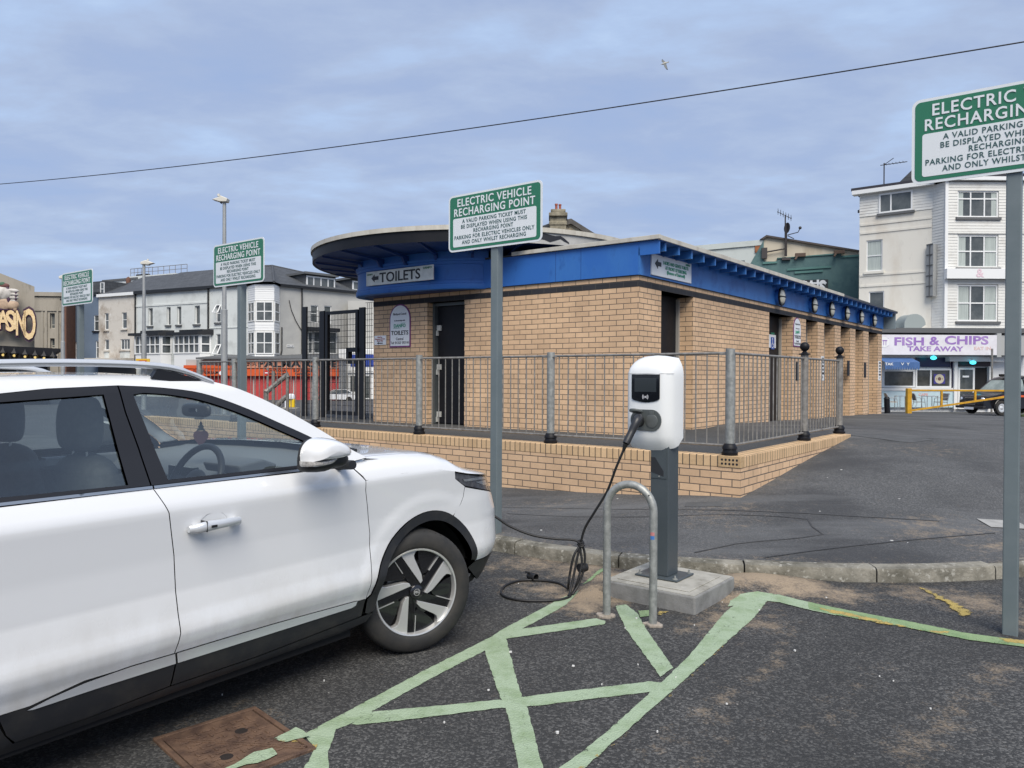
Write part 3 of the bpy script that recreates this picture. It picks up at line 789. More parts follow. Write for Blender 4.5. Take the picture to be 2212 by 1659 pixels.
rm = MB(BF); rm.lathe([(RC - .02, 3.637), (RC + .03, 3.63), (RC + .03, 3.70), (RC - .1, 3.715), (.01, 3.74)], (CX, CY, 0), 'z', 96)
part('canopy_roof', rm, m_cream, tb)
tp = MB(BF)
def rimp(t, z): return (CX + (RC + .004) * math.cos(t), CY + (RC + .004) * math.sin(t), z)
tz = [(0, .10, .15), (.03, .06, .16), (.06, .05, .15), (.09, .02, .13), (.12, .05, .12), (.15, .08, .13), (.17, .05, .10), (.2, .02, .04)]
for (t0, a0, b0), (t1, a1, b1) in zip(tz, tz[1:]): tp.face([rimp(-.60 + t0, 3.47 + a0), rimp(-.60 + t1, 3.47 + a1), rimp(-.60 + t1, 3.47 + b1), rimp(-.60 + t0, 3.47 + b0)])
part('torn_felt', tp, m_ink, tb)

# ---------------------------------------------------------------- signs fixed to the block
def flat_sign(name, label, M_, x, z, w, hgt, off=.012, mat=m_white, cat='sign'):
    o = thing(name, label, cat, mat=M_ @ Matrix.Translation((x, -off, z)))
    part('board', MB(MW[o]).box(-w / 2, w / 2, -.004, min(off - .001, .02), -hgt / 2, hgt / 2), mat, o, bevel=.002)
    return o
xa, xb = fpx(BF, 793, 600, -.53)[0], fpx(BF, 937, 585, -.53)[0]; h = (xb - xa) / 2
st = flat_sign('toilets_sign', 'long white board with a left arrow and TOILETS in black on the blue drum', BF, (xa + xb) / 2, 3.105, 2 * h, .235, .545, M('weathered_white_board', (.76, .78, .75), .5, col2=(.58, .61, .58), ns=5))
Fm = MW[st] @ Matrix.Translation((0, -.007, 0))
part('lettering', fit_text([('TOILETS', h * .035, 0, .165, h * 1.22)], Fm, .014), m_ink, st)
ar = MB(Fm); ar.prism([(-h * .83, 0), (-h * .73, .065), (-h * .73, .03), (-h * .61, .03), (-h * .61, -.03), (-h * .73, -.03), (-h * .73, -.065)], -.002, .001, 'xz'); part('arrow', ar, m_ink, st)
part('small_lettering', fit_text([('DANFO', h * .85, .078, .034, h * .24), ('DANFO', -h * .88, .07, .03, h * .18)], Fm, .012), M('emblem_green', (.03, .16, .08), .5), st)
x0, z0 = fpx(BR, 1406.6, 593, -.04); x1, z1 = fpx(BR, 1406.6, 547, -.04); x2, _ = fpx(BR, 1492.3, 600, -.04)
o = flat_sign('direction_sign', 'white board reading LADIES AND GENTS TOILETS with a left arrow under the eaves', BR, (x0 + x2) / 2, (z0 + z1) / 2, x2 - x0, z1 - z0, .045)
W = x2 - x0; F_ = MW[o] @ Matrix.Translation((0, -.007, 0))
m_sgreen = M('notice_green', (.04, .30, .18), .5)
part('lettering', fit_text([('LADIES AND GENTS TOILETS', .09 * W, .20 * (z1 - z0), .05, .64 * W), ('AT FRONT OF BUILDING', .09 * W, -.03 * (z1 - z0), .05, .54 * W), ('(Beware of Stairwell)', .09 * W, -.26 * (z1 - z0), .046, .46 * W)], F_, .012), m_sgreen, o)
part('small_lettering', fit_text([('DANFO', .40 * W, .38 * (z1 - z0), .03, .11 * W)], F_, .012), m_sgreen, o)
ar = MB(F_); a = -.43 * W; ar.prism([(a, .02), (a + .09, .09), (a + .09, .05), (a + .19, .05), (a + .19, -.01), (a + .09, -.01), (a + .09, -.05)], -.002, .002, 'xz'); part('arrow', ar, m_ink, o)

m_purple = M('purple_edge', (.17, .03, .16), .5)
def arched_sign(M_, u0, u1, vt, vb, label):
    uc = (u0 + u1) / 2
    xa, zt = fpx(M_, u0, vt, -.01); xb, zb = fpx(M_, u1, vb, -.01); _, zt = fpx(M_, uc, vt, -.01); _, zb = fpx(M_, uc, vb, -.01)
    w, hh = xb - xa, zt - zb
    o = thing('arched_sign', label, 'sign', mat=M_ @ Matrix.Translation(((xa + xb) / 2, -.012, zb)))
    def outl(k):
        r = w / 2 - k; c = hh - w / 2
        return [(-r, k), (r, k)] + [(r * math.cos(math.pi * i / 16), c + (r) * math.sin(math.pi * i / 16)) for i in range(17)]
    part('border', MB(MW[o]).prism(outl(0), 0, .011, 'xz'), m_purple, o)
    part('board', MB(MW[o]).prism(outl(w * .045), -.004, -.0005, 'xz'), m_white, o)
    Fm = MW[o] @ Matrix.Translation((0, -.0065, 0)); s = w / .72
    part('lettering', fit_text([('TOILETS', 0, hh * .335, .105 * s, w * .83)], Fm, .014), m_ink, o)
    part('emblem', fit_text([('DANFO', 0, hh * .50, .085 * s, w * .56)], Fm, .02), m_sgreen, o)
    e = MB(Fm); e.box(-.22 * s, .02 * s, -.001, .001, hh * .44, hh * .448); e.box(.04 * s, .2 * s, -.001, .001, hh * .553, hh * .561); part('emblem_line', e, m_sgreen, o)
    part('small_lettering', fit_text([('Blackpool Council', 0, hh * .765, .052 * s, w * .62), ('In Partnership with', 0, hh * .615, .034 * s, w * .5), ('Central', 0, hh * .195, .066 * s, w * .35), ('Tel: 01253 593141', 0, hh * .105, .062 * s, w * .88)], Fm, .004), M('grey_ink', (.13, .13, .15), .5), o)
    return o
arched_sign(BF, 842, 886.5, 657, 750, 'arched white TOILETS sign with a purple edge left of the black front door')
arched_sign(BR, 1714.5, 1729.5, 686, 749, 'arched white TOILETS sign on the first brick pier of the flank wall')
xa, za = fpx(BF, 809, 744, -.01); xb, zb_ = fpx(BF, 834, 726, -.01)
o = flat_sign('notice', 'small white notice with red words and a black left arrow beside the mesh gate', BF, (xa + xb) / 2, (za + zb_) / 2, xb - xa, .165)
Fm = MW[o] @ Matrix.Translation((0, -.007, 0))
part('lettering', fit_text([('Gate For', 0, .055, .022, (xb - xa) * .4), ('Emergency Services', 0, .02, .022, (xb - xa) * .86), ('Access Only', 0, -.014, .022, (xb - xa) * .52)], Fm, .006), M('red_ink', (.35, .05, .06), .5), o)
ar = MB(Fm); ar.prism([(-.07, -.052), (-.03, -.032), (-.03, -.045), (.07, -.045), (.07, -.06), (-.03, -.06), (-.03, -.072)], -.002, .001, 'xz'); part('arrow', ar, m_ink, o)
for ua, ub, va, vb, lab in ((1773.5, 1779.5, 770, 822, 'tall white notice with stacked words on the second brick pier'), (1897.5, 1902.5, 780, 822, 'tall white notice with stacked words on the last brick pier')):
    xa, za = fpx(BR, ua, vb, -.01); xb, zb_ = fpx(BR, ub, va, -.01)
    o = flat_sign('notice', lab, BR, (xa + xb) / 2, (za + zb_) / 2, abs(xb - xa), zb_ - za)
    part('lettering', fit_text([(t, 0, (zb_ - za) * f, .05, abs(xb - xa) * q) for t, f, q in (('LADIES', .4, .7), ('AT THE', .25, .65), ('FRONT', .1, .65), ('OF THE', -.05, .65), ('BUILDING', -.2, .85), ('>', -.36, .3))], MW[o] @ Matrix.Translation((0, -.007, 0)), .01), m_ink, o)
# accessible toilet sign on the second flank door
a, b = qs[1]
xa, z1 = fpx(BR, 1661, 722, REV - .07); xb, z0 = fpx(BR, 1675.5, 752, REV - .07)
o = flat_sign('accessible_toilet_sign', 'white plate with a blue wheelchair symbol on a black flank door', BR @ Matrix.Translation((0, REV - .06, 0)), (xa + xb) / 2, (z0 + z1) / 2, xb - xa, z1 - z0, .01)
Fm = MW[o] @ Matrix.Translation((0, -.006, 0)); part('symbol_panel', MB(Fm).box(-.10, .10, -.001, .001, -.16, .08), M('symbol_blue', (.02, .08, .36), .4), o)
s = MB(Fm @ Matrix.Translation((0, -.002, 0))); s.lathe([(.0001, 0), (.022, 0)], (-.01, 0, .045), 'y', 12); s.lathe([(.045, 0), (.06, 0)], (-.005, 0, -.08), 'y', 16, 2.2, 6.4); s.box(-.02, 0, -.001, .0, -.06, .02); s.box(-.02, .05, -.001, 0, -.065, -.05); s.box(.04, .055, -.001, 0, -.12, -.05)
part('wheelchair_symbol', s, m_white, o)
part('small_lettering', text_mb([('DANFO', 0, .15)], Fm, .06, .01), m_sgreen, o)

# bulkhead lamps on the flank fascia
m_lampglass = M('frosted_lamp_glass', (.62, .60, .50), .35, coat=.5)
xs_ = [1689.5, 1760.5, 1797.8, 1831, 1862, 1890]
x, zl = fpx(BR, 1689.5, 641.8, -.15)
lab = ['nearest, standing apart from the other five', 'second lamp from the near end', 'third lamp from the near end', 'fourth lamp from the near end', 'fifth lamp from the near end', 'farthest, by the roof end']
lamp0 = None
for k, u in enumerate(xs_):
    x = fu(BR, u, 640, -.12); T = BR @ Matrix.Translation((x, -.03, 3.01))
    lb = 'round porthole lamp on blue fascia, ' + lab[k]
    if lamp0 is None:
        lamp0 = thing('bulkhead_lamp', lb, 'lamp', mat=T, group='round lamps along the blue fascia')
        part('lamp_body', MB(T).lathe([(.001, 0), (.155, 0), (.165, -.07), (.15, -.08)], (0, 0, 0), 'y', 28), m_blue, lamp0)
        part('lamp_ring', MB(T).lathe([(.135, -.07), (.172, -.07), (.178, -.085), (.172, -.10), (.14, -.10)], (0, 0, 0), 'y', 28), m_black, lamp0)
        part('lamp_glass', MB(T).lathe([(.14, -.09), (.125, -.112), (.08, -.13), (.001, -.138)], (0, 0, 0), 'y', 28), m_lampglass, lamp0)
        part('lamp_guard', MB(T).tube([(-.178, -.09, 0), (-.13, -.122, 0), (0, -.146, 0), (.13, -.122, 0), (.178, -.09, 0)], .010, 6), m_black, lamp0)
    else: copy_tree(lamp0, T, lb)

# ================================================================ low brick wall, railing, gate
WZ0, WZ1, WZ2 = -.1, .565, .678
WX, WY = 2.235, -2.037
rw = thing('retaining_wall', 'low buff brick wall with a brick on edge coping carrying the railing', 'wall', bf(-1, WY, 0), PHI)
mb = MB(BF); mb.box(-9.6, WX, WY, WY + .20, WZ0, WZ1); mb.box(WX - .20, WX, WY + .2005, 2.0, WZ0, WZ1)
part('brickwork', mb, m_brick, rw)
mb = MB(BF); mb.box(-9.6, WX + .004, WY - .004, WY + .215, WZ1 + .001, WZ2); mb.box(WX - .215, WX + .004, WY + .2155, 2.004, WZ1 + .001, WZ2)
part('coping', mb, m_brick_cope, rw, bevel=.006)
xa, za = fpx(BF @ Matrix.Translation((0, WY, 0)), 1548, 1002); xb, _ = fpx(BF @ Matrix.Translation((0, WY, 0)), 1588, 1002)
mb = MB(BF); mb.box(WX - .225, WX + .007, WY - .009, WY + .09, WZ1 + .004, WZ2 + .002)
hb = part('holed_brick', mb, M('pale_brick', (.50, .35, .19), .8, col2=(.42, .28, .15), ns=30), rw, bevel=.003)
mb = MB(BF)
for i in range(5):
    for j in range(2): mb.lathe([(.0001, 0), (.012, 0)], (WX - .185 + i * .038, WY - .0105, WZ1 + .038 + j * .04), 'y', 10)
part('brick_hole', mb, m_ink, hb)

rl = thing('railing', 'galvanised steel guard railing with round posts along the low brick wall', 'railing', bf(-2, WY + .1, WZ2), PHI)
RY = -1.94; PX = [2.085, -.10, -2.26, -4.47, -6.65, -7.75]; PT = 1.745
def add_post(x, y, ball=False, rust=False):
    p = part('post', MB(BF).lathe([(.0001, WZ2 + .1), (.046, WZ2 + .1), (.046, PT - .002), (.043, PT), (.0001, PT)], (x, y, 0), 'z', 20), m_galv if not ball else m_galvd, rl)
    part('base_collar', MB(BF).lathe([(.078, WZ2 + .002), (.082, WZ2 + .03), (.07, WZ2 + .036), (.066, WZ2 + .06), (.075, WZ2 + .066), (.072, WZ2 + .085), (.055, WZ2 + .115), (.047, WZ2 + .12)], (x, y, 0), 'z', 20), m_black, p)
    if ball:
        part('ball_finial', MB(BF).lathe([(.07, PT), (.07, PT + .014), (.04, PT + .02), (.022, PT + .04), (.022, PT + .05)], (x, y, 0), 'z', 18).ball((x, y, PT + .10), .058), m_black, p)
    return p
for x in PX: add_post(x, RY)
for y in (.43, 2.0): add_post(WX - .15, y, True)
def panel(xa, ya, xb, yb):
    mb = MB(BF); a = Vector((xa, ya, 0)); b = Vector((xb, yb, 0)); d = (b - a); l = d.length; d /= l
    zt, zb = 1.70, .775
    mb.tube([a + d * .045 + Vector((0, 0, zt)), b - d * .045 + Vector((0, 0, zt))], .014, 8); mb.tube([a + d * .045 + Vector((0, 0, zb)), b - d * .045 + Vector((0, 0, zb))], .013, 8)
    n = max(2, round(l / .122))
    for k in range(1, n):
        p = a + d * (l * k / n + random.uniform(-.003, .003)); mb.tube([p + Vector((0, 0, zb)), p + Vector((0, 0, zt))], .0072, 6, cap=False)
    for e, s in ((a, 1), (b, -1)):
        mb.tube([e + d * s * .04 + Vector((0, -.02, zt - .012)), e + d * s * .10 + Vector((0, -.02, zt - .012))], .008, 6)
    part('railing_panel', mb, m_galvd, rl)
for a, b in zip(PX, PX[1:]): panel(b, RY, a, RY)
panel(WX - .15, RY, WX - .15, .43); panel(WX - .15, .43, WX - .15, 2.0)

# black welded mesh gate closing the gap between block and street
m_mesh = M('black_gate_steel', (.007, .008, .011), .5)
gt = thing('mesh_gate', 'tall black steel mesh security gate beside the left end of the block', 'gate', bf(-6.4, .25, .66), PHI)
GY = .25; GF = BF @ Matrix.Translation((0, GY, 0))
gx = lambda u: fu(GF, u, 780)
zt = fpx(GF, 660, 663)[1]
P1 = MB(GF)
for ua, ub, vt in ((653, 664, 663), (690, 702, 672), (775.5, 789.5, 664)):
    a, b = gx(ua), gx(ub); part('gate_post', MB(GF).box(a + .012, b - .012, -.018, .018, .62, fpx(GF, (ua + ub) / 2, vt)[1]), m_mesh, gt)
ga, gb = gx(704.7), gx(775); zg = fpx(GF, 740, 671)[1]
leaf = MB(GF)
leaf.box(ga, ga + .07, -.03, .03, .72, zg); leaf.box(gb - .06, gb, -.03, .03, .72, zg); leaf.box(ga, gb, -.028, .028, zg - .06, zg); leaf.box(ga, gb, -.028, .028, .72, .79)
lf = part('gate_leaf', leaf, m_mesh, gt)
lk = MB(GF); la, lb = gx(752), gx(776); z0_, z1_ = fpx(GF, 760, 786)[1], fpx(GF, 760, 751)[1]
lk.box(la, lb, -.05, .05, z1_ - .08, z1_); lk.box(la, lb, -.05, .05, z0_, z0_ + .08); lk.box(la, la + .06, -.05, .05, z0_, z1_)
part('lock_box', lk, m_mesh, lf)
def mesh_infill(a, b, z0, z1, par):
    mb = MB(GF)
    n = int((b - a) / .042)
    for k in range(1, n): x = a + (b - a) * k / n; mb.box(x - .0025, x + .0025, -.003, .003, z0, z1)
    m_ = int((z1 - z0) / .105)
    for k in range(0, m_ + 1): z = z0 + (z1 - z0) * k / m_; mb.box(a, b, -.006, -.003, z - .004, z + .004)
    part('mesh_infill', mb, m_mesh, par)
mesh_infill(ga + .07, gb - .06, .79, zg - .06, lf)
mesh_infill(gx(664), gx(690), .70, zt - .1, gt); mesh_infill(gx(789.5), gx(806), .70, zt - .02, gt)

# stair handrails going down to the street behind the railing
hr = thing('stair_handrail', 'grey tubular stair handrail sloping behind the railing beside the gate', 'handrail', gy(450, 900, 15.6))
HD = 15.5
def hp(u, v): return gy(u, v, HD)
def z7(x, y): return ((850 + x / 3.403) / 1.8228, (1350 + y / 3.403) / 1.8228)
mb = MB(); mb.tube([hp(*z7(660, 640)), hp(*z7(690, 650)), hp(*z7(930, 450)), hp(*z7(955, 420)), hp(*z7(960, 460))], .05, 8); part('handrail', mb, m_galvd, hr)
mb = MB(); mb.tube([hp(*z7(820, 840)), hp(*z7(930, 730)), hp(*z7(950, 720))], .05, 8); part('handrail', mb, m_galvd, hr)
for a, b in (((672, 650), (672, 830)), ((960, 440), (960, 950)), ((770, 380), (770, 840))):
    p, q = hp(*z7(*a)), hp(*z7(*b)); q = Vector((p.x, p.y, min(q.z, .3) - .4)); part('handrail_post', MB().tube([p, q], .035, 8), m_galvd, hr)
# ================================================================ recharging point signs
SGP = PHI - 0.0
def rrect(w, h, r, n=6):
    o = []
    for cx, cy, a in ((w / 2 - r, h / 2 - r, 0), (-w / 2 + r, h / 2 - r, 90), (-w / 2 + r, -h / 2 + r, 180), (w / 2 - r, -h / 2 + r, 270)):
        for k in range(n + 1):
            t = rad(a + 90 * k / n); o.append((cx + r * math.cos(t), cy + r * math.sin(t)))
    return o
SGZ = 2.79      # centre height of the boards
m_signback = M('sign_face_white', (.66, .69, .71), .4)
def make_sign(T, label, zbase=-.12):
    s = thing('recharging_sign', label, 'sign', mat=T, group='green recharging point signs on grey posts')
    S = MB(T); S.box(-.038, .038, -.038, .038, zbase, SGZ + .20); part('post', S, m_post, s, bevel=.006)
    TB = T @ Matrix.Translation((0, 0, SGZ)) @ Matrix.Diagonal((1.035, 1, 1.035, 1))
    S = MB(TB); S.prism(rrect(1.0, .487, .045), -.052, -.046, 'xz'); b = part('board', S, m_signback, s)
    T2 = TB @ Matrix.Translation((0, -.0535, 0))
    S = MB(T2); S.prism(rrect(.966, .453, .03), -.0005, .001, 'xz'); part('green_field', S, m_green, b)
    S = MB(T2 @ Matrix.Translation((0, 0, -.082))); S.prism(rrect(.89, .245, .015), -.002, -.0006, 'xz'); part('white_field', S, m_signback, b)
    T3 = TB @ Matrix.Translation((0, -.0565, 0))
    part('heading', fit_text([('ELECTRIC VEHICLE', 0, .172, .068, .79), ('RECHARGING POINT', 0, .090, .068, .865)], T3, .016, ext=.001, sp=1.12), m_signback, b)
    part('small_lettering', fit_text([('A VALID PARKING TICKET MUST', 0, .011, .033, .68), ('BE DISPLAYED WHEN USING THIS', 0, -.0355, .033, .705), ('RECHARGING POINT', 0, -.0785, .033, .425), ('PARKING FOR ELECTRIC VEHICLES ONLY', 0, -.1245, .033, .855), ('AND ONLY WHILST RECHARGING', 0, -.169, .033, .685)], T3, .014, ext=.001, sp=1.13), m_inkg, b)
    S = MB(T); S.box(-.07, .07, -.0455, -.0385, SGZ + .10, SGZ + .14); S.box(-.07, .07, -.0455, -.0385, SGZ - .14, SGZ - .10); part('clip', S, m_galv, s)
    return s
def sT(x, y, z=0, rz=0): return Matrix.Translation((x, y, z)) @ Matrix.Rotation(PHI + rz, 4, 'Z')
g = 'green and white recharging sign on a grey post, '
sg = make_sign(sT(-.135, 6.66, .03), g + 'in the middle, behind the kerb')
c_ = Vector((-.135, 6.66, 0)); dl = Vector((-.8, .6, 0))
copy_tree(sg, sT(2.845, 4.37, .075, rad(1.5)), g + 'nearest, cut off by the right edge')
copy_tree(sg, sT(-3.17, 9.02, -.02), g + 'before the bay window house')
copy_tree(sg, sT(-6.48, 11.55, -.03), g + 'farthest, before the blue house')

# ================================================================ charging post on its plinth
PT_ = Matrix.Translation((1.124, 4.69, 0)) @ Matrix.Rotation(PHI, 4, 'Z')          # near right corner of the plinth
pl = thing('concrete_plinth', 'square cast concrete plinth under the charging post', 'plinth', mat=PT_)
PLW, PLD, PLH = .655, .63, .108
S = MB(PT_); S.box(-PLW, 0, 0, PLD, -.02, PLH); part('block', S, m_concside, pl, bevel=.01)
S = MB(PT_); S.prism([(-PLW + .012, .012), (-.012, .012), (-.012, PLD - .012), (-PLW + .012, PLD - .012)], PLH + .0005, PLH + .004); part('top_face', S, m_conc, pl)
S = MB(PT_); S.prism([(-PLW + .07, .07), (-.07, .07), (-.07, PLD - .07), (-PLW + .07, PLD - .07)], PLH + .0045, PLH + .010); part('raised_pad', S, m_conc, pl, bevel=.004)

CH = Matrix.Translation((1.015, 5.155, PLH + .012)) @ Matrix.Rotation(PHI, 4, 'Z')        # middle of the post foot
ch = thing('charging_station', 'white double socket electric car charger on an anthracite post', 'charger', mat=CH)
S = MB(CH); S.box(-.155, .155, -.10, .16, 0, .012); bp_ = part('base_plate', S, m_anthr, ch, bevel=.004)
S = MB(CH)
for x, y in ((-.13, -.075), (.13, -.075), (-.13, .135), (.13, .135)): S.lathe([(.012, .012), (.012, .02), (.006, .02), (.006, .036), (.0001, .036)], (x, y, 0), 'z', 6); S.lathe([(.018, .0125), (.018, .015), (.0001, .015)], (x, y, 0), 'z', 12)
part('bolt', S, m_galv, bp_)
HZ = .90      # underside of the housing above the plinth
S = MB(CH); S.box(-.066, .066, -.05, .10, .012, HZ + .3); post_ = part('post', S, m_anthr, ch, bevel=.005)
S = MB(CH); pass
S2 = MB(CH); S2.box(-.062, .050, -.054, -.0505, .66, .87); part('service_hatch', S2, m_anthr, post_, bevel=.002)
S2 = MB(CH); S2.face([(-.062, -.0545, .80), (-.062, -.0545, .70), (.032, -.0545, .675), (.032, -.0545, .71), (-.03, -.0545, .80)]); part('hatch_recess_shade', S2, M('hatch_shadow_steel', (.018, .02, .024), .6), post_)  # flat dark face; the shade of the recess is put into its colour
S2 = MB(CH); S2.lathe([(.0001, -.057), (.006, -.057), (.006, -.05)], (.0, 0, .675), 'y', 10); part('screw', S2, m_galv, post_)
# housing: local frame H, x across the face, y inward, z up from the underside
HX = -.067
Hm = CH @ Matrix.Translation((HX, -.10, HZ - .056)) @ Matrix.Diagonal((1.02, 1, 1.075, 1))
m_housing = M('white_housing', (.72, .735, .735), .33, coat=.25)
HW, HH, HDp = .326, .595, .20
S = MB(Hm)
def hs(u, w):
    """housing skin: u 0..1 around the section from back left to back right, w 0..1 up the height"""
    # section outline (half width a, front y)
    return None
secs = []
def section(z):
    t = z / HH
    top = max(0, (t - .80) / .20); bot = max(0, (.16 - t) / .16)
    fy = .155 * (1 - math.sqrt(max(0, 1 - top * top))) + .05 * bot ** 1.6
    sh = .035 * top ** 2.5
    a = HW / 2 - sh
    bev = .062
    pts = [(-a, HDp), (-a, fy + .05), (-a + .006, fy + .025), (-a + .02, fy + .008), (-a + .04, fy), (-a * .5, fy - .004), (0, fy - .006), (a * .5, fy - .004), (a - bev, fy), (a - bev + .025, fy + .012), (a - .012, fy + .045), (a, fy + .075), (a, HDp)]
    return [(x, min(y, HDp), z) for x, y in pts]
def botz(x): return .022 * (x / (HW / 2)) ** 2      # belly of the lower edge
zsx = [0, .006, .02, .05, .09, .2, .35, .47, .50, .525, .545, .56, .572, .582, .589, .593, HH]
rings = []
for z in zsx:
    sec = section(z)
    def zz_(x, y):
        w = max(0, 1 - z / .12)
        dome = .030 * (1 - (x / (HW / 2)) ** 2) * max(0, (z - .40) / .195)
        return z + w * botz(x) + w * .16 * max(0, (y - .11)) / .09 * .35 + dome - .030 * max(0, (z - .40) / .195)
    rings.append(S.pts([(x, y, zz_(x, y)) for x, y, _ in sec]))
m_ = 13
for a, b in zip(rings, rings[1:]):
    for q in range(m_ - 1): S.f.append((a + q, a + q + 1, b + q + 1, b + q)); S.sm.append(True)
    S.f.append((a + m_ - 1, a, b, b + m_ - 1)); S.sm.append(False)
S.f.append(tuple(range(rings[0], rings[0] + m_))); S.sm.append(False); S.f.append(tuple(range(rings[-1], rings[-1] + m_))); S.sm.append(True)
hou = part('housing', S, m_housing, ch)
S = MB(Hm); S.tube([(-HW / 2 + .004, .02, .478), (-HW / 2 + .03, -.0003, .478), (0, -.0062, .478), (HW / 2 - .062, -.0003, .478), (HW / 2 - .03, .018, .478), (HW / 2 - .001, .06, .478)], .0012, 4); part('seam', S, M('seam_grey', (.3, .31, .31), .6), hou)
# screen
S = MB(Hm)
sx0, sx1 = -.110, .092
so = [(sx0, .474), (sx0, .325), (sx0 + .01, .316)] + [(sx0 + .02 + (sx1 - sx0 - .04) * k / 10, .312 - .012 * math.sin(math.pi * k / 10)) for k in range(11)] + [(sx1 - .01, .316), (sx1, .325), (sx1, .474)]
S.prism(so, -.0105, -.003, 'xz'); scn = part('screen_panel', S, M('glossy_black_panel', (.006, .007, .009), .06, spec=.6), ch)
S = MB(Hm); S.prism([(sx0 + .022, .366), (sx1 - .022, .366), (sx1 - .022, .452), (sx0 + .022, .452)], -.0112, -.0107, 'xz'); part('display', S, M('dark_display', (.03, .036, .04), .1), scn)
S = MB(Hm); cx = (sx0 + sx1) / 2
S.lathe([(.0001, 0), (.006, 0)], (cx, -.0112, .334), 'y', 12)
for r in (.012, .02):
    for a in (0, math.pi): S.lathe([(r - .0022, 0), (r + .0022, 0)], (cx, -.0112, .334), 'y', 10, a - .75, a + .75)
part('contactless_symbol', S, M('symbol_grey', (.5, .5, .52), .5), scn)
# socket plate
m_sock = M('socket_grey', (.075, .085, .085), .45)
S = MB(Hm); r = .066; c0, c1, cz = -.050, .040, .19
ol = [(c0 + r * math.cos(t), cz + r * math.sin(t)) for t in np.linspace(math.pi / 2, 1.5 * math.pi, 14)] + [(c1 + r * math.cos(t), cz + r * math.sin(t)) for t in np.linspace(-math.pi / 2, math.pi / 2, 14)]
S.prism(ol, -.013, -.003, 'xz'); sp_ = part('socket_plate', S, m_sock, ch, bevel=.002)
S = MB(Hm); S.lathe([(.0001, -.0185), (.036, -.0185), (.043, -.0165), (.043, -.013)], (c1, 0, cz - .004), 'y', 28); S.box(c1 - .016, c1 + .016, -.018, -.0135, cz + .036, cz + .056); part('socket_flap', S, M('flap_grey', (.095, .105, .105), .42), sp_, bevel=.001)
S = MB(Hm); S.lathe([(.0001, -.0135), (.036, -.0135), (.038, -.0132)], (c0, 0, cz - .006), 'y', 24); part('socket', S, m_rubber, sp_)
S = MB(Hm @ Matrix.Translation((c0, -.016, cz + .046)) @ Matrix.Rotation(rad(-105), 4, 'X')); S.lathe([(.0001, -.006), (.042, -.006), (.045, 0), (.042, .008), (.0001, .008)], (0, 0, -.046), 'y', 26); part('socket_flap', S, M('flap_grey_open', (.095, .105, .105), .42), sp_)
S = MB(Hm)
for k in range(14): S.box(-HW / 2 - .0012, -HW / 2, .10, .104, .06 + k * .03, .064 + k * .03)
part('fixing_row', S, m_ink, hou)

# hoop guard
HT = Matrix.Translation((.581, 4.66, 0)) @ Matrix.Rotation(math.atan2(4.49 - 4.66, .831 - .581), 4, 'Z')
D = math.hypot(.25, .17); r = D / 2
hg = thing('hoop_guard', 'galvanised steel hoop guard standing in front of the charger', 'hoop barrier', mat=HT)
top = .815 - r
S = MB(HT); S.tube([(0, 0, -.03), (0, 0, top * .5), (0, 0, top)] + [(r - r * math.cos(t), 0, top + r * math.sin(t)) for t in np.linspace(.15, math.pi - .15, 15)] + [(D, 0, top), (D, 0, top * .5), (D, 0, -.03)], .0235, 18)
part('hoop', S, m_galv, hg)
m_grout = M('grout', (.33, .29, .25), .9, col2=(.22, .19, .15), ns=20, bump=.3)
for x in (0, D):
    S = MB(HT); n = 16; R_ = [.055 + random.uniform(-.012, .014) for _ in range(n)]
    S.prism([(x + R_[k] * math.cos(2 * math.pi * k / n), R_[k] * .8 * math.sin(2 * math.pi * k / n)) for k in range(n)], -.01, .014); part('grout_collar', S, m_grout, hg, bevel=.006)
S = MB(HT); S.lathe([(.0001, -.0245), (.004, -.0245), (.004, -.02)], (D - .02, 0, top + .10), 'y', 8); part('drain_hole', S, m_ink, hg)
S = MB(HT)
for z, cm in ((.53, 0), (.508, 1)):
    S = MB(HT); S.lathe([(.0239, z), (.0239, z + .02)], (D, 0, 0), 'z', 8, -2.0, -.9); part('sticker', S, M('sticker_red' if not cm else 'sticker_blue', (.45, .18, .18) if not cm else (.05, .16, .42), .6), hg)

# ================================================================ charging cable
def spline(P, n=8):
    return [Vector(p) for p in smooth_curve([tuple(p) for p in P], n)]
cb = thing('charging_cable', 'black charging cable looped on the tarmac between car and charger', 'cable', (.30, 5.2, 0))
def at(u, v, y): return tuple(gy(u, v, y))
plug0 = Hm @ Vector((c0, -.02, cz - .008))
tie = Vector(at(1254, 1173, 5.15))
hb_ = Vector(at(1352, 958, 4.93)); hm_ = Vector(at(1378, 905, 4.98))
S = MB(); S.tube(spline([plug0 + Vector((.02, .03, 0)), plug0, hm_, hm_.lerp(hb_, .5), hb_], 6), [.034] * 6 + [.034] * 3 + [.030] * 3 + [.026] * 6 + [.024] * 6 + [.022], 14); plug = part('plug', S, M('plug_plastic', (.022, .023, .027), .42), cb)
e0 = Vector(at(1347, 972, 4.94))
S = MB(); S.tube([hb_, hb_.lerp(e0, .5), e0], [.017, .014, .010], 10); part('strain_relief', S, m_rubber, plug)
S = MB()
S.tube(spline([hb_, e0, at(1331, 1010, 4.97), at(1312, 1060, 5.03), at(1285, 1105, 5.08), at(1264, 1140, 5.13), tie], 8), .0082, 10)
nose = (-.42, 5.30, .605)
S.tube(spline([nose, (-.30, 5.20, .56), at(1062, 1112, 5.15), at(1100, 1136, 5.15), at(1150, 1156, 5.15), at(1200, 1164, 5.15), at(1235, 1166, 5.15), tie + Vector((-.01, 0, .005)), at(1262, 1190, 5.16), at(1262, 1225, 5.15), at(1250, 1262, 5.13), at(1237, 1284, 5.09)], 8), .0082, 10)
gl = lambda u, v, z=.010: tuple(gz(u, v, z))
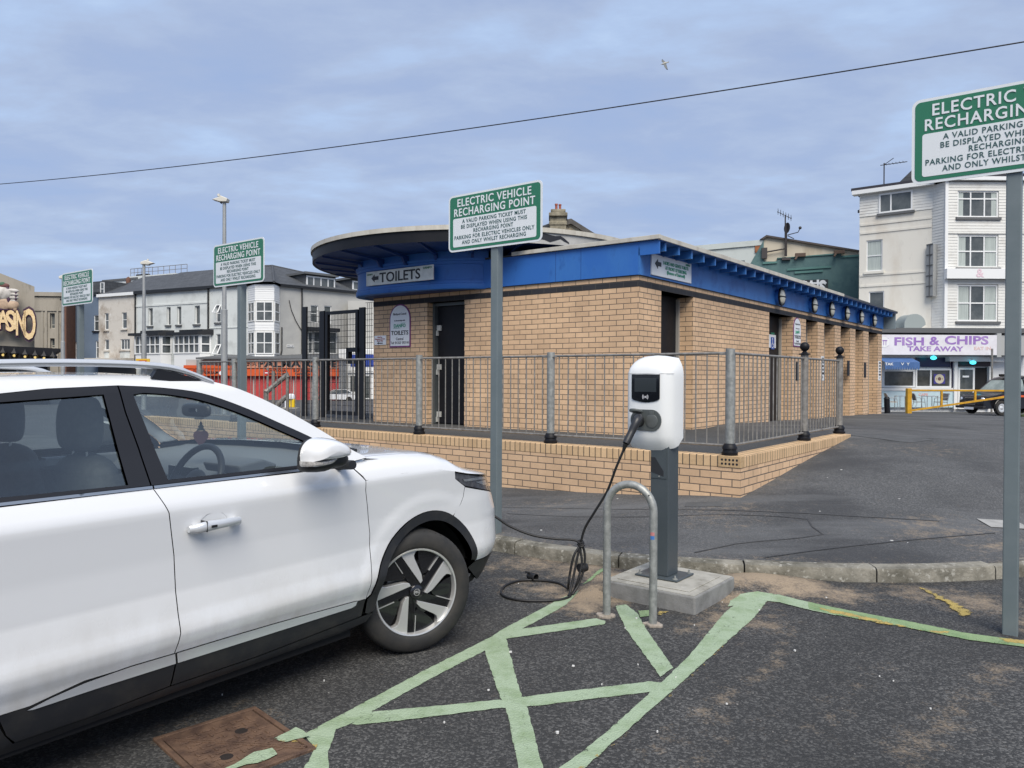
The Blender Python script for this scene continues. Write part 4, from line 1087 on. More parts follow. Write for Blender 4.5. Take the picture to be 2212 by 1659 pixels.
S.tube(spline([tie + Vector((.008, 0, 0)), at(1240, 1200, 5.13), at(1231, 1240, 5.13), at(1228, 1262, 5.13), gl(1226, 1270), gl(1205, 1259), gl(1165, 1253.5), gl(1125, 1254), gl(1095, 1263), gl(1083, 1276), gl(1090, 1288), gl(1120, 1296), gl(1165, 1298), gl(1205, 1296), gl(1228, 1290), gl(1238, 1280), at(1247, 1258, 5.12), at(1257, 1215, 5.14), at(1254, 1190, 5.15), tie], 8), .0082, 10)
S.tube(spline([tie, at(1247, 1205, 5.14), at(1238, 1250, 5.12), at(1232, 1278, 5.09), gl(1228, 1287)], 8), .0082, 10)
part('cord', S, m_rubber, cb)
S = MB()
for k in range(3):
    t = Vector(at(1253 + k * 1.5, 1170 + k * 5, 5.15)); n = 14
    S.tube([t + Vector((.022 * math.cos(2 * math.pi * q / n), .018 * math.sin(2 * math.pi * q / n), .006 * math.sin(2 * math.pi * q / n + k))) for q in range(n)], .0045, 6, closed=True)
part('cable_tie', S, m_rubber, cb)
S = MB(Matrix.Translation(at(1259, 1226, 5.17)) @ Matrix.Rotation(.5, 4, 'Z')); S.lathe([(.0001, -.03), (.030, -.03), (.032, 0), (.026, .03), (.0001, .03)], (0, 0, 0), 'x', 16); part('dust_cap', S, m_rubber, cb)
p = gz(1150, 1254, 0)
cap = thing('plug_cap', 'small black rubber plug cap lying on the tarmac behind the cable loop', 'plug cap', tuple(p))
Tm = Matrix.Translation(p + Vector((0, 0, .028))) @ Matrix.Rotation(.7, 4, 'Z') @ Matrix.Rotation(.35, 4, 'Y')
S = MB(Tm); S.lathe([(.0001, .04), (.022, .04), (.027, .02), (.029, -.035), (.024, -.038), (.022, 0), (.0001, 0)], (0, 0, 0), 'y', 18); part('cap', S, m_rubber, cap)
S = MB(Tm); S.box(-.052, -.02, .01, .034, .012, .026); S.box(.02, .055, .008, .036, .014, .028); part('wing', S, m_rubber, cap, bevel=.004)

# ================================================================ inspection cover
A, B_ = gz(346, 1600), gz(546, 1537)
Cc = gz(661, 1622); e1 = (B_ - A); L1 = e1.length; e1.normalize()
rz = math.atan2(e1.y, e1.x)
MT = Matrix.Translation((A.x, A.y, .0)) @ Matrix.Rotation(rz, 4, 'Z')
loc = MT.inverted() @ Vector((Cc.x, Cc.y, 0)); SX, SY = L1, loc.y
m_rust = M('rusty_iron', (.17, .105, .07), .75, .35, col2=(.075, .045, .034), ns=11, lo=.42, hi=.66, bump=.5, bs=120, col3=(.19, .12, .08), ns3=45)
m_rustd = M('dark_iron', (.028, .022, .02), .7, .3)
mc = thing('inspection_cover', 'rusty square iron inspection cover set in the tarmac beside the car', 'manhole cover', mat=MT)
y0_, y1_ = min(0, SY), max(0, SY)
S = MB(MT); S.prism([(-.02, y0_ - .02), (SX + .02, y0_ - .02), (SX + .02, y1_ + .02), (-.02, y1_ + .02)], -.004, .003); part('seat', S, m_rustd, mc)
S = MB(MT); w = .022
S.box(-w, SX + w, y0_ - w, y0_, -.004, .012); S.box(-w, SX + w, y1_, y1_ + w, -.004, .012); S.box(-w, 0, y0_, y1_, -.004, .0118); S.box(SX, SX + w, y0_, y1_, -.004, .0118); part('rim', S, m_rust, mc, bevel=.003)
def tri(pts, c):
    S = MB(MT); S.prism(pts, .0035, .008); t_ = part('plate', S, m_rust, mc)
    S = MB(MT); n = 11
    for i in range(n):
        for j in range(n):
            x = SX * (i + .5) / n; y = y0_ + (y1_ - y0_) * (j + .5) / n
            def inside(px, py):
                s = []
                for k in range(3):
                    (ax, ay), (bx, by) = pts[k], pts[(k + 1) % 3]; s.append((bx - ax) * (py - ay) - (by - ay) * (px - ax))
                return all(q > .006 for q in s) or all(q < -.006 for q in s)
            if not inside(x, y) or math.hypot(x - c[0], y - c[1]) < .035: continue
            a = .011; S.box(x - a * (1.5 if (i + j) % 2 else .5), x + a * (1.5 if (i + j) % 2 else .5), y - a * (.5 if (i + j) % 2 else 1.5), y + a * (.5 if (i + j) % 2 else 1.5), .0081, .0125)
    part('tread', S, m_rust, t_, bevel=.002)
    S = MB(MT); S.lathe([(.0001, .0085), (.022, .0085), (.026, .0082)], (c[0], c[1], 0), 'z', 14); part('key_hole', S, m_rustd, t_)
o_ = .012
ya, yb = (y0_, y1_)
near, far_ = (SY, 0)
tri([(o_ * 2, 0 - o_ * .5 * (1 if SY > 0 else 1)), (SX - o_ * .5, 0 - o_ * .4), (SX - o_ * .5, SY + o_ * 2)], (SX * .68, SY * .33)) if SY < 0 else None
tri([(o_ * .5, -o_ * 2), (SX - o_ * 2, SY + o_ * .5), (o_ * .5, SY + o_ * .5)], (SX * .33, SY * .68)) if SY < 0 else None
S = MB(MT @ Matrix.Translation((0, 0, .0)) @ Matrix.Rotation(math.atan2(SY, SX), 4, 'Z')); l = math.hypot(SX, SY); S.box(.01, l - .01, -.012, -.003, .0036, .0125); S.box(.01, l - .01, .003, .012, .0036, .0125); part('seam_bar', S, m_rust, mc)
# paint that crosses the cover
mark([(640, 1578), (653, 1592), (612, 1608), (588, 1606)], m_mark, .003)
_zl[0] = .0128
mark([(655, 1584), (640, 1577), (590, 1603), (618, 1610), (668, 1596)], m_mark, .003)
mark([(592, 1603), (672, 1606), (672, 1614), (604, 1612)], m_yel, .004)
mark([(520, 1650), (548, 1632), (588, 1622), (600, 1637), (560, 1655), (530, 1659), (500, 1670), (440, 1690)], m_mark, .003)

# bits of litter: chewing gum, gravel and shell fragments
m_litter = M('pale_litter', (.62, .62, .60), .7); m_grit = M('pale_grit', (.22, .21, .20), .8)
mb = MB()
for u, v, s in ((1103, 1408, 7), (1238, 1438, 7), (1204, 1582, 7), (1717, 1405, 6), (1055, 1490, 5), (1378, 1435, 4), (1640, 1317, 5), (1785, 1290, 5), (1375, 1335, 5), (1350, 1356, 4), (1500, 1350, 3), (1460, 1462, 3), (700, 1470, 3), (840, 1392, 4), (1120, 1260, 4), (1900, 1460, 3), (2010, 1530, 4), (1930, 1470, 3), (1570, 1520, 4), (1560, 1300, 3), (480, 1500, 3), (960, 1560, 3), (1300, 1478, 3), (1420, 1580, 3)):
    p = gz(u, v, .008); r = .0012 * s
    n = 7; mb.prism([(p.x + r * random.uniform(.6, 1.2) * math.cos(2 * math.pi * k / n), p.y + r * random.uniform(.5, 1.0) * math.sin(2 * math.pi * k / n)) for k in range(n)], p.z - .004, p.z + random.uniform(.001, .004))
o = part('litter', mb, m_litter); tag(o, 'white gum spots and shell fragments scattered on the dark parking bay', 'litter', kind='stuff')
mb = MB()
for k in range(350):
    x, y = random.uniform(-.9, 4.2), random.uniform(2.0, 5.4)
    if y > np.interp(x, kx, ky) - .05: continue
    r = random.uniform(.0015, .0045); n = 5; a = random.random() * 6
    mb.prism([(x + r * random.uniform(.6, 1.2) * math.cos(a + 2 * math.pi * q / n), y + r * random.uniform(.6, 1.1) * math.sin(a + 2 * math.pi * q / n)) for q in range(n)], moundf(x, y) - .001, moundf(x, y) + r * .8)
o = part('grit', mb, m_grit); tag(o, 'loose grey grit scattered over the parking bay tarmac', 'litter', kind='stuff')
mb = MB()
for k in range(24):
    x, y = random.uniform(-2.5, 4), random.uniform(6, 11)
    l = BFi @ Vector((x, y, 0))
    if y < np.interp(x, kx, ky) + .3 or (l.x < 2.3 and l.y > -2.15): continue
    r = random.uniform(.006, .016); n = 6; z = Hb(l.x, l.y)
    mb.prism([(x + r * random.uniform(.6, 1.3) * math.cos(2 * math.pi * q / n), y + r * random.uniform(.5, 1) * math.sin(2 * math.pi * q / n)) for q in range(n)], z - .002, z + .003)
o = part('litter', mb, m_litter); tag(o, 'flattened pale gum spots and scraps on the footway', 'litter', kind='stuff')
# ================================================================ the white electric car
TH = math.atan2(2322 - 1106, 1661)
CO = Vector((-1.226, 4.546, 0))
CT = Matrix.Translation(CO) @ Matrix.Rotation(-TH, 4, 'Z')       # car space: x to its right side, y forward, z up
car = thing('parked_car', 'white electric crossover car parked nose in and plugged in at the charger', 'car', mat=CT)
m_paint = M('white_car_paint', (.70, .71, .72), .22, coat=1.0, spec=.5, col2=(.56, .54, .49), ns=1.6, lo=.62, hi=.9)
def dirt_paint():
    m, t, b = new_mat('white_car_paint_dusty'); L = t.links.new
    b.inputs['Roughness'].default_value = .25; b.inputs['Coat Weight'].default_value = .9; b.inputs['Coat Roughness'].default_value = .05
    co = t.nodes.new('ShaderNodeTexCoord'); s = t.nodes.new('ShaderNodeSeparateXYZ'); L(co.outputs['Object'], s.inputs[0])
    n = t.nodes.new('ShaderNodeTexNoise'); n.inputs['Scale'].default_value = 5; n.inputs['Detail'].default_value = 8; n.inputs['Roughness'].default_value = .65
    mp_ = t.nodes.new('ShaderNodeMapping'); mp_.inputs['Scale'].default_value = (1, 1, .5); L(co.outputs['Object'], mp_.inputs[0]); L(mp_.outputs[0], n.inputs['Vector'])
    a = t.nodes.new('ShaderNodeMapRange'); a.inputs[1].default_value = .66; a.inputs[2].default_value = .36; a.inputs[3].default_value = 0; a.inputs[4].default_value = .55; L(s.outputs['Z'], a.inputs[0])
    r = t.nodes.new('ShaderNodeMapRange'); r.inputs[1].default_value = .38; r.inputs[2].default_value = .68; L(n.outputs['Fac'], r.inputs[0])
    mu = t.nodes.new('ShaderNodeMath'); mu.operation = 'MULTIPLY'; L(a.outputs[0], mu.inputs[0]); L(r.outputs[0], mu.inputs[1])
    x = t.nodes.new('ShaderNodeMix'); x.data_type = 'RGBA'; L(mu.outputs[0], x.inputs[0]); x.inputs[6].default_value = (.70, .71, .72, 1); x.inputs[7].default_value = (.38, .35, .29, 1); L(x.outputs[2], b.inputs['Base Color'])
    ro = t.nodes.new('ShaderNodeMapRange'); ro.inputs[3].default_value = .22; ro.inputs[4].default_value = .75; L(mu.outputs[0], ro.inputs[0]); L(ro.outputs[0], b.inputs['Roughness'])
    co2 = t.nodes.new('ShaderNodeMapRange'); co2.inputs[3].default_value = .9; co2.inputs[4].default_value = .1; L(mu.outputs[0], co2.inputs[0]); L(co2.outputs[0], b.inputs['Coat Weight'])
    return m
m_body = dirt_paint()
m_clad = M('black_cladding', (.014, .015, .018), .55, col2=(.028, .027, .026), ns=9, lo=.45, hi=.7, bump=.03, bs=200)
m_frameb = M('satin_black_frame', (.012, .012, .014), .38)
m_chrome = M('chrome', (.50, .50, .49), .3, 1.0)
m_silver = M('satin_silver', (.60, .62, .64), .28, .35, coat=.3)
m_inner = M('dark_inner_panel', (.004, .004, .005), .9)
m_trim = M('interior_trim', (.17, .175, .18), .75)
m_seat = M('seat_cloth', (.075, .08, .085), .85, col2=(.10, .105, .11), ns=30)
m_cglass = glass_mat('car_side_glass', (.80, .86, .85), .13, gcol=(.85, .88, .88))
m_wglass = glass_mat('car_windscreen', (.84, .89, .88), .05, gcol=(.85, .88, .88))
m_dglass = glass_mat('dark_privacy_glass', (.10, .11, .12), .08)
CW, S0, R0_ = .905, .32, -2.75
def selip(a, b, p):
    ph = np.linspace(0, math.pi / 2, 1500); X = np.sin(ph) ** (2 / p); Y = np.cos(ph) ** (2 / p)
    d = np.concatenate([[0], np.cumsum(np.hypot(np.diff(a * X), np.diff(b * Y)))]); return d, X, Y
FD, FX, FY = selip(.60, CW, 4.0); FLEN = FD[-1]
RDD, RX, RY_ = selip(.42, CW, 3.6); RLEN = RDD[-1]
def af(z): return float(np.interp(z, [.2, .27, .30, .41, .52, .65, .77, .86, .91, 1.0], [.44, .49, .545, .60, .628, .632, .565, .50, .455, .40]))
def sm(x, a, b):
    t = min(1, max(0, (x - a) / (b - a))); return t * t * (3 - 2 * t)
IZ = [.15, .20, .23, .28, .34, .38, .425, .455, .48, .53, .62, .75, .87, .925, .945, .965, 1.0, 1.03, 1.15, 1.4, 1.46, 1.5]
II = [.12, .085, .060, .045, .034, .024, .006, .000, .002, .011, .020, .016, .006, .001, .0015, .008, .027, .045, .105, .215, .262, .32]
# smooth the side section
_zz = np.linspace(.15, 1.5, 271); _ii = np.interp(_zz, IZ, II); _k = np.exp(-np.linspace(-1.6, 1.6, 5) ** 2); _k /= _k.sum()
_ii = np.convolve(np.pad(_ii, 2, mode='edge'), _k, 'valid')
def ins(s, z):
    v = float(np.interp(z, _zz, _ii))
    for c in (.105, -2.43):
        r = math.hypot(s - c, z - .32)
        v -= .006 * (1 - sm(r, .46, .53)) * sm(z, .30, .45)
    return v
def Sf(t, z):
    if t > S0:
        q = min(t - S0, FLEN); X = float(np.interp(q, FD, FX)); Y = float(np.interp(q, FD, FY)); return Vector(((CW - ins(S0, z)) * Y, S0 + af(z) * X, z))
    if t < R0_:
        q = min(R0_ - t, RLEN); X = float(np.interp(q, RDD, RX)); Y = float(np.interp(q, RDD, RY_))
        return Vector(((CW - ins(R0_, z)) * Y, R0_ - (.42 - .25 * sm(z, .95, 1.4)) * X, z))
    return Vector((CW - ins(t, z), t, z))
def zc(t): return float(np.interp(t, [-.42, -.1, .17, .32, .45, .8, 1.7], [.945, .955, .95, .925, .905, .865, .855]))
def zi(s): return float(np.interp(s, [-.45, -.2, .0, .12, .2, .3, .38, .47, .6, .75, .9], [1.05, 1.052, 1.048, 1.04, 1.03, 1.005, .975, .945, .915, .89, .87]))
def Hf(t, rho):
    b = Sf(t, zc(t)); si = t if t < .15 else .15 + .14 * (1 - math.exp(-(t - .15) / .14))
    p = Vector((b.x, b.y, 0)).lerp(Vector((0, si, 0)), rho)
    r0 = .17 + .33 * sm(t, .28, .62); w = math.sqrt(max(0, 1 - (1 - min(1, rho / r0)) ** 2))
    top = zi(p.y) + .022 * (1 - (p.x / .85) ** 2)
    z = zc(t) + (max(top, zc(t) + .012) - zc(t)) * w
    return Vector((p.x, p.y, z))
def inpoly(x, y, P):
    c = False; j = len(P) - 1
    for i in range(len(P)):
        xi, yi = P[i]; xj, yj = P[j]
        if (yi > y) != (yj > y) and x < (xj - xi) * (y - yi) / (yj - yi) + xi: c = not c
        j = i
    return c
def dens(P, h):
    o = []
    for i, a in enumerate(P):
        b = P[(i + 1) % len(P)]; n = max(1, int(math.ceil(math.hypot(b[0] - a[0], b[1] - a[1]) / h)))
        for k in range(n): o.append((a[0] + (b[0] - a[0]) * k / n, a[1] + (b[1] - a[1]) * k / n))
    return o
def skin(name, outer, fn, mat, parent, holes=(), h=.03, off=0.0, flange=.014, sides=(1, -1), hx=None, label=None):
    """a body panel: outline in the parameters of fn, meshed finely, smooth normals taken from the surface itself"""
    loops = [dens(outer, h)] + [dens(q, h) for q in holes]
    V = []; E = []
    for lp in loops:
        i = len(V); V += [Vector(p) for p in lp]; E += [(i + k, i + (k + 1) % len(lp)) for k in range(len(lp))]
    xs = [p[0] for p in loops[0]]; ys = [p[1] for p in loops[0]]
    gx_, gy_ = (hx or h), h
    x = min(xs) + gx_ * .5
    while x < max(xs):
        y = min(ys) + gy_ * .5
        while y < max(ys):
            if inpoly(x, y, loops[0]) and not any(inpoly(x, y, q) for q in loops[1:]): V.append(Vector((x, y)))
            y += gy_
        x += gx_
    vv, ee, ff, *_ = delaunay_2d_cdt(V, E, [], 0, 1e-6)
    F = []
    for f in ff:
        cx_ = sum(vv[i].x for i in f) / len(f); cy_ = sum(vv[i].y for i in f) / len(f)
        if inpoly(cx_, cy_, loops[0]) and not any(inpoly(cx_, cy_, q) for q in loops[1:]): F.append(tuple(f))
    P = []; N = []
    e = .004
    for v in vv:
        p = fn(v.x, v.y); a = fn(v.x + e, v.y) - fn(v.x - e, v.y); b = fn(v.x, v.y + e) - fn(v.x, v.y - e)
        n = a.cross(b); n = n.normalized() if n.length > 1e-12 else Vector((0, 0, 1))
        P.append(p); N.append(n)
    c = sum(P, Vector()) / len(P); k = sum((n.dot(Vector((p.x, p.y + 1.1, p.z - .62))) for p, n in zip(P, N)))
    if k < 0: N = [-n for n in N]
    P = [p + n * off for p, n in zip(P, N)]
    cnt = {}
    for f in F:
        for i in range(len(f)):
            a, b = f[i], f[(i + 1) % len(f)]; cnt.setdefault((min(a, b), max(a, b)), []).append((a, b))
    FF = []
    for f in F:
        n = (P[f[1]] - P[f[0]]).cross(P[f[2]] - P[f[0]])
        FF.append(f if n.dot(N[f[0]]) > 0 else tuple(reversed(f)))
    Q = list(P); QN = list(N)
    if flange:
        for key, l in cnt.items():
            if len(l) != 1: continue
            a, b = l[0]; d = (P[b] - P[a]); n = d.cross(N[a]).normalized(); i = len(Q)
            Q += [P[a], P[b], P[b] - N[b] * flange, P[a] - N[a] * flange]; QN += [n] * 4; FF.append((i, i + 1, i + 2, i + 3))
    res = []
    for sd in sides:
        me = bpy.data.meshes.new(name)
        me.from_pydata([(q.x * sd, q.y, q.z) for q in Q], [], [f if sd > 0 else tuple(reversed(f)) for f in FF])
        me.polygons.foreach_set('use_smooth', [True] * len(FF)); me.uv_layers.new(name='UVMap')
        me.normals_split_custom_set_from_vertices([(n.x * sd, n.y, n.z) for n in QN])
        o = part(name, me, mat, parent if not isinstance(parent, dict) else parent[sd], label=label); res.append(o)
    return dict(zip(sides, res))
def arc(c, z0, r, a0, a1, n=20): return [(c + r * math.cos(rad(a0 + (a1 - a0) * k / n)), z0 + r * math.sin(rad(a0 + (a1 - a0) * k / n))) for k in range(n + 1)]
def offl(P, dx): return [(a + dx, b) for a, b in P]
AC, AZ, ARO, ARI = .105, .32, .412, .362
DF = [(-.33, .365), (-.315, .54), (-.313, .68), (-.335, .81), (-.355, .90), (-.355, .945), (-.415, 1.022)]      # front door / wing shut line
BG = [(-1.40, 1.022), (-1.36, .93), (-1.332, .76), (-1.32, .58), (-1.313, .46), (-1.326, .374)]                 # shut line between the doors, top to bottom
g = .002
fd = skin('front_door', [(-.42, 1.016)] + offl(BG[:1], g) + offl(BG[1:], g) + [(-1.10, .374), (-.85, .371), (-.33 - g, .356)] + offl(DF[1:], -g)[:-1], Sf, m_body, car, h=.02)
RDb = [(-2.42, 1.02), (-2.37, .86), (-2.24, .77), (-2.06, .62), (-1.955, .45), (-1.93, .36)]
rd = skin('rear_door', offl(BG, -g) + [(-1.66, .374), (-1.83, .341), (-1.93 + g, .341)] + [(x + g, z) for x, z in reversed(RDb[:-1])], Sf, m_body, car, h=.02)
# lower door cladding with its silver strips
skin('door_cladding', [(-.335, .362), (-.85, .378), (-1.10, .381), (-1.325, .381), (-1.312, .34), (-1.322, .25), (-.94, .25), (-.345, .278)], Sf, m_clad, fd, off=.003)
skin('door_cladding', [(-1.331, .381), (-1.66, .381), (-1.83, .348), (-1.926, .348), (-1.895, .27), (-1.865, .233), (-1.63, .233), (-1.328, .25), (-1.318, .34)], Sf, m_clad, rd, off=.003)
skin('silver_strip', [(-.39, .366), (-.85, .379), (-1.10, .382), (-1.318, .382), (-1.308, .338), (-1.08, .338), (-.42, .338), (-.395, .345)], Sf, m_silver, fd, off=.006)
skin('silver_strip', [(-1.326, .382), (-1.50, .384), (-1.66, .374), (-1.77, .356), (-1.84, .338), (-1.82, .334), (-1.60, .338), (-1.316, .338)], Sf, m_silver, rd, off=.006)
skin('sill', [(-.26, .275), (-.345, .272), (-.94, .244), (-1.325, .244), (-1.63, .228), (-1.87, .228), (-1.90, .27), (-1.94, .35), (-2.06, .34), (-2.02, .19), (-1.76, .192), (-1.25, .205), (-.45, .215), (-.30, .235)], Sf, m_clad, car)
# front wing: side face and the rounded shoulder above the crease
def tz_of(u, v, t, z):
    for _ in range(25):
        p0 = proj(CT @ Sf(t, z)); e = 1e-3
        a = proj(CT @ Sf(t + e, z)); b = proj(CT @ Sf(t, z + e))
        J = np.array([[(a[0] - p0[0]) / e, (b[0] - p0[0]) / e], [(a[1] - p0[1]) / e, (b[1] - p0[1]) / e]])
        d = np.linalg.lstsq(J, np.array([u - p0[0], v - p0[1]]), rcond=None)[0]; d = np.clip(d, -.08, .08); t += d[0]; z += d[1]
    return t, z
def c3(x, y): return ((1150 + x / 2.5518) / 1.8228, (1650 + y / 2.5518) / 1.8228)
HL = [tz_of(*c3(*p), t, z) for p, t, z in (((1632, 575), .35, .90), ((1640, 595), .35, .89), ((1740, 670), .5, .84), ((1880, 748), .8, .78), ((1905, 745), .85, .77))]
HLt = max(.93, HL[-1][0])
SEAM = [tz_of(*c3(*p), t, z) for p, t, z in (((1735, 672), .5, .84), ((1720, 780), .45, .77), ((1695, 850), .42, .74), ((1640, 925), .35, .70))]
BLK = tz_of(*c3(1870, 1410), .5, .40)[1]
hl_in = [(HL[0][0], zc(HL[0][0]) - .004)]
headlight = [(HL[0][0] + .004, zc(HL[0][0]) - .01), (HL[1][0], HL[1][1]), (HL[2][0], HL[2][1]), (HL[3][0], HL[3][1]), (HLt, HL[4][1]), (HLt + .01, .80), (HLt - .05, zc(HLt - .05) - .001)] + [(t, zc(t) - .0005) for t in np.linspace(HLt - .1, HL[0][0] + .06, 5)]
arch_pts = arc(AC, AZ, ARO, 172, 62)      # rear to front over the top
wing = [(DF[k][0] + g, DF[k][1]) for k in range(0, 6)] + [(t, zc(t)) for t in np.linspace(-.33, HL[0][0], 10)] + [(HL[1][0], HL[1][1] - .004), (HL[2][0] - .006, HL[2][1] - .004)] + [(SEAM[0][0] - g, SEAM[0][1] - .006), (SEAM[1][0] - g, SEAM[1][1]), (SEAM[2][0] - g, SEAM[2][1])]
a_seam = math.degrees(math.atan2(SEAM[3][1] - AZ, SEAM[3][0] - AC))
wing += arc(AC, AZ, ARO + .002, a_seam + .5, 172, 22)
wg = skin('front_wing', wing, Sf, m_body, car, h=.02)
skin('wing_shoulder', [(-.432, .13), (-.43, .09), (-.413, .049), (-.396, .023), (-.37, .004), (-.352, 0)] + [(t, 0) for t in np.linspace(-.3, HL[0][0] + .02, 8)] + [(HL[0][0] + .096, .0), (HL[0][0] + .066, .021), (HL[0][0] + .004, .072), (.1, .105), (-.27, .115), (-.33, .15)], Hf, m_body, wg, h=.02)
tm = S0 + FLEN
hood_o = [(-.265, .118), (.1, .108), (HL[0][0] + .01, .075), (HL[0][0] + .07, .022)] + [(t, .0) for t in np.linspace(HL[0][0] + .10, tm, 18)] + [(tm, 1.0), (-.17, .999), (-.2, .6), (-.25, .3)]
skin('bonnet', hood_o, Hf, m_paint, car, h=.045)
# bumper
bz = [(SEAM[0][0] + g, SEAM[0][1] - .008)]
bump = [(SEAM[3][0] + g, SEAM[3][1]), (SEAM[2][0] + g, SEAM[2][1]), (SEAM[1][0] + g, SEAM[1][1]), (SEAM[0][0] + g, SEAM[0][1] - .008), (HL[3][0] - .003, HL[3][1] - .006), (HLt + .004, HL[4][1] - .006), (HLt + .016, .80), (HLt + .02, zc(HLt) - .004)] + [(t, zc(t) - .002) for t in np.linspace(HLt + .08, tm, 8)] + [(tm, BLK + .01), (.9, BLK + .012), (.60, BLK), (AC + ARO * math.cos(math.asin((BLK - AZ) / ARO)), BLK)] + arc(AC, AZ, ARO + .002, math.degrees(math.asin((BLK - AZ) / ARO)) + 2, a_seam - .5, 12)
skin('front_bumper', bump, Sf, m_body, car, h=.032)
skin('lower_bumper', [(AC + ARI * .98, BLK - .03), (AC + ARO - .004, BLK - .003), (.6, BLK - .003), (.9, BLK + .008), (tm, BLK + .006), (tm, .235), (.95, .235), (.66, .26), (.55, .30)], Sf, m_clad, car, h=.035, off=.002)
skin('front_grille', [(HLt + .10, .60), (HLt + .035, .70), (HLt + .03, .80), (HLt + .05, .838), (tm, .838), (tm, .60)], Sf, M('white_grille', (.74, .75, .76), .3, bump=.0), car, h=.03, off=.03)
skin('air_intake', [(.95, .44), (.90, .50), (1.0, .54), (tm, .55), (tm, .44)], Sf, m_clad, car, h=.035, off=.003)
# head lamp: dark housing, silver reflectors, clear lens
hlp = skin('headlight', headlight, Sf, M('headlight_housing', (.26, .26, .29), .22, .5, col2=(.12, .12, .14), ns=14), car, h=.02, off=-.012, flange=0)
skin('headlight_lens', headlight, Sf, glass_mat('headlight_lens', (.9, .92, .94), .05), hlp, h=.02, off=.001, flange=.012)
def tzmid(a, b, k): return (a[0] + (b[0] - a[0]) * k, a[1] + (b[1] - a[1]) * k)
m_refl = M('headlight_reflector', (.75, .77, .82), .15, .8)
tH = HL[0][0]
skin('reflector', [(tH + .10, .872), (tH + .30, .868), (HLt - .12, .85), (HLt - .12, .838), (tH + .30, .852), (tH + .12, .858)], Sf, m_refl, hlp, h=.02, off=-.008)
skin('reflector', [(tH + .24, .845), (HLt - .08, .832), (HLt - .05, .80), (HLt - .14, .793), (tH + .34, .815)], Sf, m_refl, hlp, h=.02, off=-.009)
# arch cladding
cl = arc(AC, AZ, ARO, 172, 11, 30) + [(AC + ARI * .995, BLK + .02)] + arc(AC, AZ, ARI, 14, 178, 30) + [(-.262, .29), (-.30, .28), (-.325, .29), (-.325, .362)]
skin('arch_cladding', cl, Sf, m_clad, car, h=.025, off=.007, flange=.05)
c2 = arc(-2.43, AZ, ARO, 172, 8, 30) + arc(-2.43, AZ, ARI, 8, 172, 30)
skin('arch_cladding', c2, Sf, m_clad, car, h=.03, off=.007, flange=.05)
# rear quarter, tailgate, bumper
q_ = [(-2.425, 1.02), (-2.375, .86), (-2.245, .775)] + arc(-2.43, AZ, ARO + .003, 66, 172, 20) + [(-2.95, .38), (-2.75 - .55, .40), (-2.75 - .55, 1.02)]
skin('rear_quarter', q_, Sf, m_body, car, h=.04)
skin('tailgate', [(-2.75 - .556, .42), (-2.75 - .556, 1.02), (R0_ - RLEN, 1.02), (R0_ - RLEN, .42)], Sf, m_paint, car, h=.05)
skin('rear_bumper', [(-2.86, .36), (-2.95, .375), (R0_ - .55, .395), (R0_ - RLEN, .41), (R0_ - RLEN, .22), (-2.9, .22)], Sf, m_clad, car, h=.05)
skin('tail_light', [(-2.98, .86), (-3.4, .84), (-3.4, .94), (-3.0, .97)], Sf, M('tail_light_red', (.3, .01, .015), .15, coat=1), car, h=.04, off=.006)
skin('rear_window', [(-2.98, 1.03), (-3.02, 1.30), (R0_ - RLEN, 1.32), (R0_ - RLEN, 1.03)], Sf, m_dglass, car, h=.06)
# glasshouse
FT = [(-.44, 1.06), (-.57, 1.148), (-.75, 1.236), (-.93, 1.318), (-1.10, 1.376), (-1.27, 1.400), (-1.44, 1.41)]
FT = [tuple(q) for q in smooth_curve(FT, 4)]
GF_ = [(-.475, 1.048), (-.60, 1.128), (-.76, 1.205), (-.94, 1.288), (-1.11, 1.348), (-1.25, 1.374), (-1.35, 1.382), (-1.392, 1.376), (-1.385, 1.33), (-1.335, 1.048)]
GF_ = [tuple(q) for q in smooth_curve(GF_[:7], 4)] + GF_[7:]
ff_ = skin('window_frame', FT + [(-1.435, 1.31), (-1.415, 1.17), (-1.403, 1.035), (-.42, 1.035)], Sf, m_frameb, fd, holes=[GF_], h=.03, off=.002)
skin('side_window', GF_, Sf, m_cglass, fd, h=.05, off=-.008, flange=0)
GR_ = [(-1.505, 1.378), (-1.86, 1.357), (-2.2, 1.33), (-2.28, 1.055), (-1.49, 1.045)]
skin('window_frame', [(-1.446, 1.41), (-1.70, 1.40), (-1.85, 1.385), (-2.30, 1.355), (-2.36, 1.2), (-2.40, 1.035), (-1.409, 1.035), (-1.421, 1.17), (-1.441, 1.31)], Sf, m_frameb, rd, holes=[GR_], h=.03, off=.002)
skin('side_window', GR_, Sf, m_cglass, rd, h=.05, off=-.008, flange=0)
skin('quarter_window', [(-2.31, 1.354), (-2.62, 1.32), (-2.88, 1.27), (-2.78, 1.10), (-2.41, 1.04), (-2.37, 1.2)], Sf, m_frameb, car, h=.04)
skin('belt_trim', [(-.415, 1.022), (-1.397, 1.022), (-1.397, 1.032), (-.415, 1.032)], Sf, m_chrome, fd, h=.02, off=.004, hx=.06)
skin('belt_trim', [(-1.403, 1.022), (-2.42, 1.026), (-2.42, 1.036), (-1.403, 1.032)], Sf, m_chrome, rd, h=.02, off=.004, hx=.06)
UP = [(-.30, 1.05), (-.39, 1.10), (-.48, 1.163), (-.61, 1.243), (-.76, 1.325), (-.91, 1.392), (-1.02, 1.424), (-1.11, 1.436), (-1.31, 1.45), (-1.45, 1.452), (-1.84, 1.445), (-2.3, 1.42), (-2.7, 1.385), (-3.0, 1.34)]
UP0 = UP; UP = [tuple(q) for q in smooth_curve(UP, 3)]
def upz(s): return float(np.interp(-s, [-a for a, _ in UP], [b for _, b in UP]))
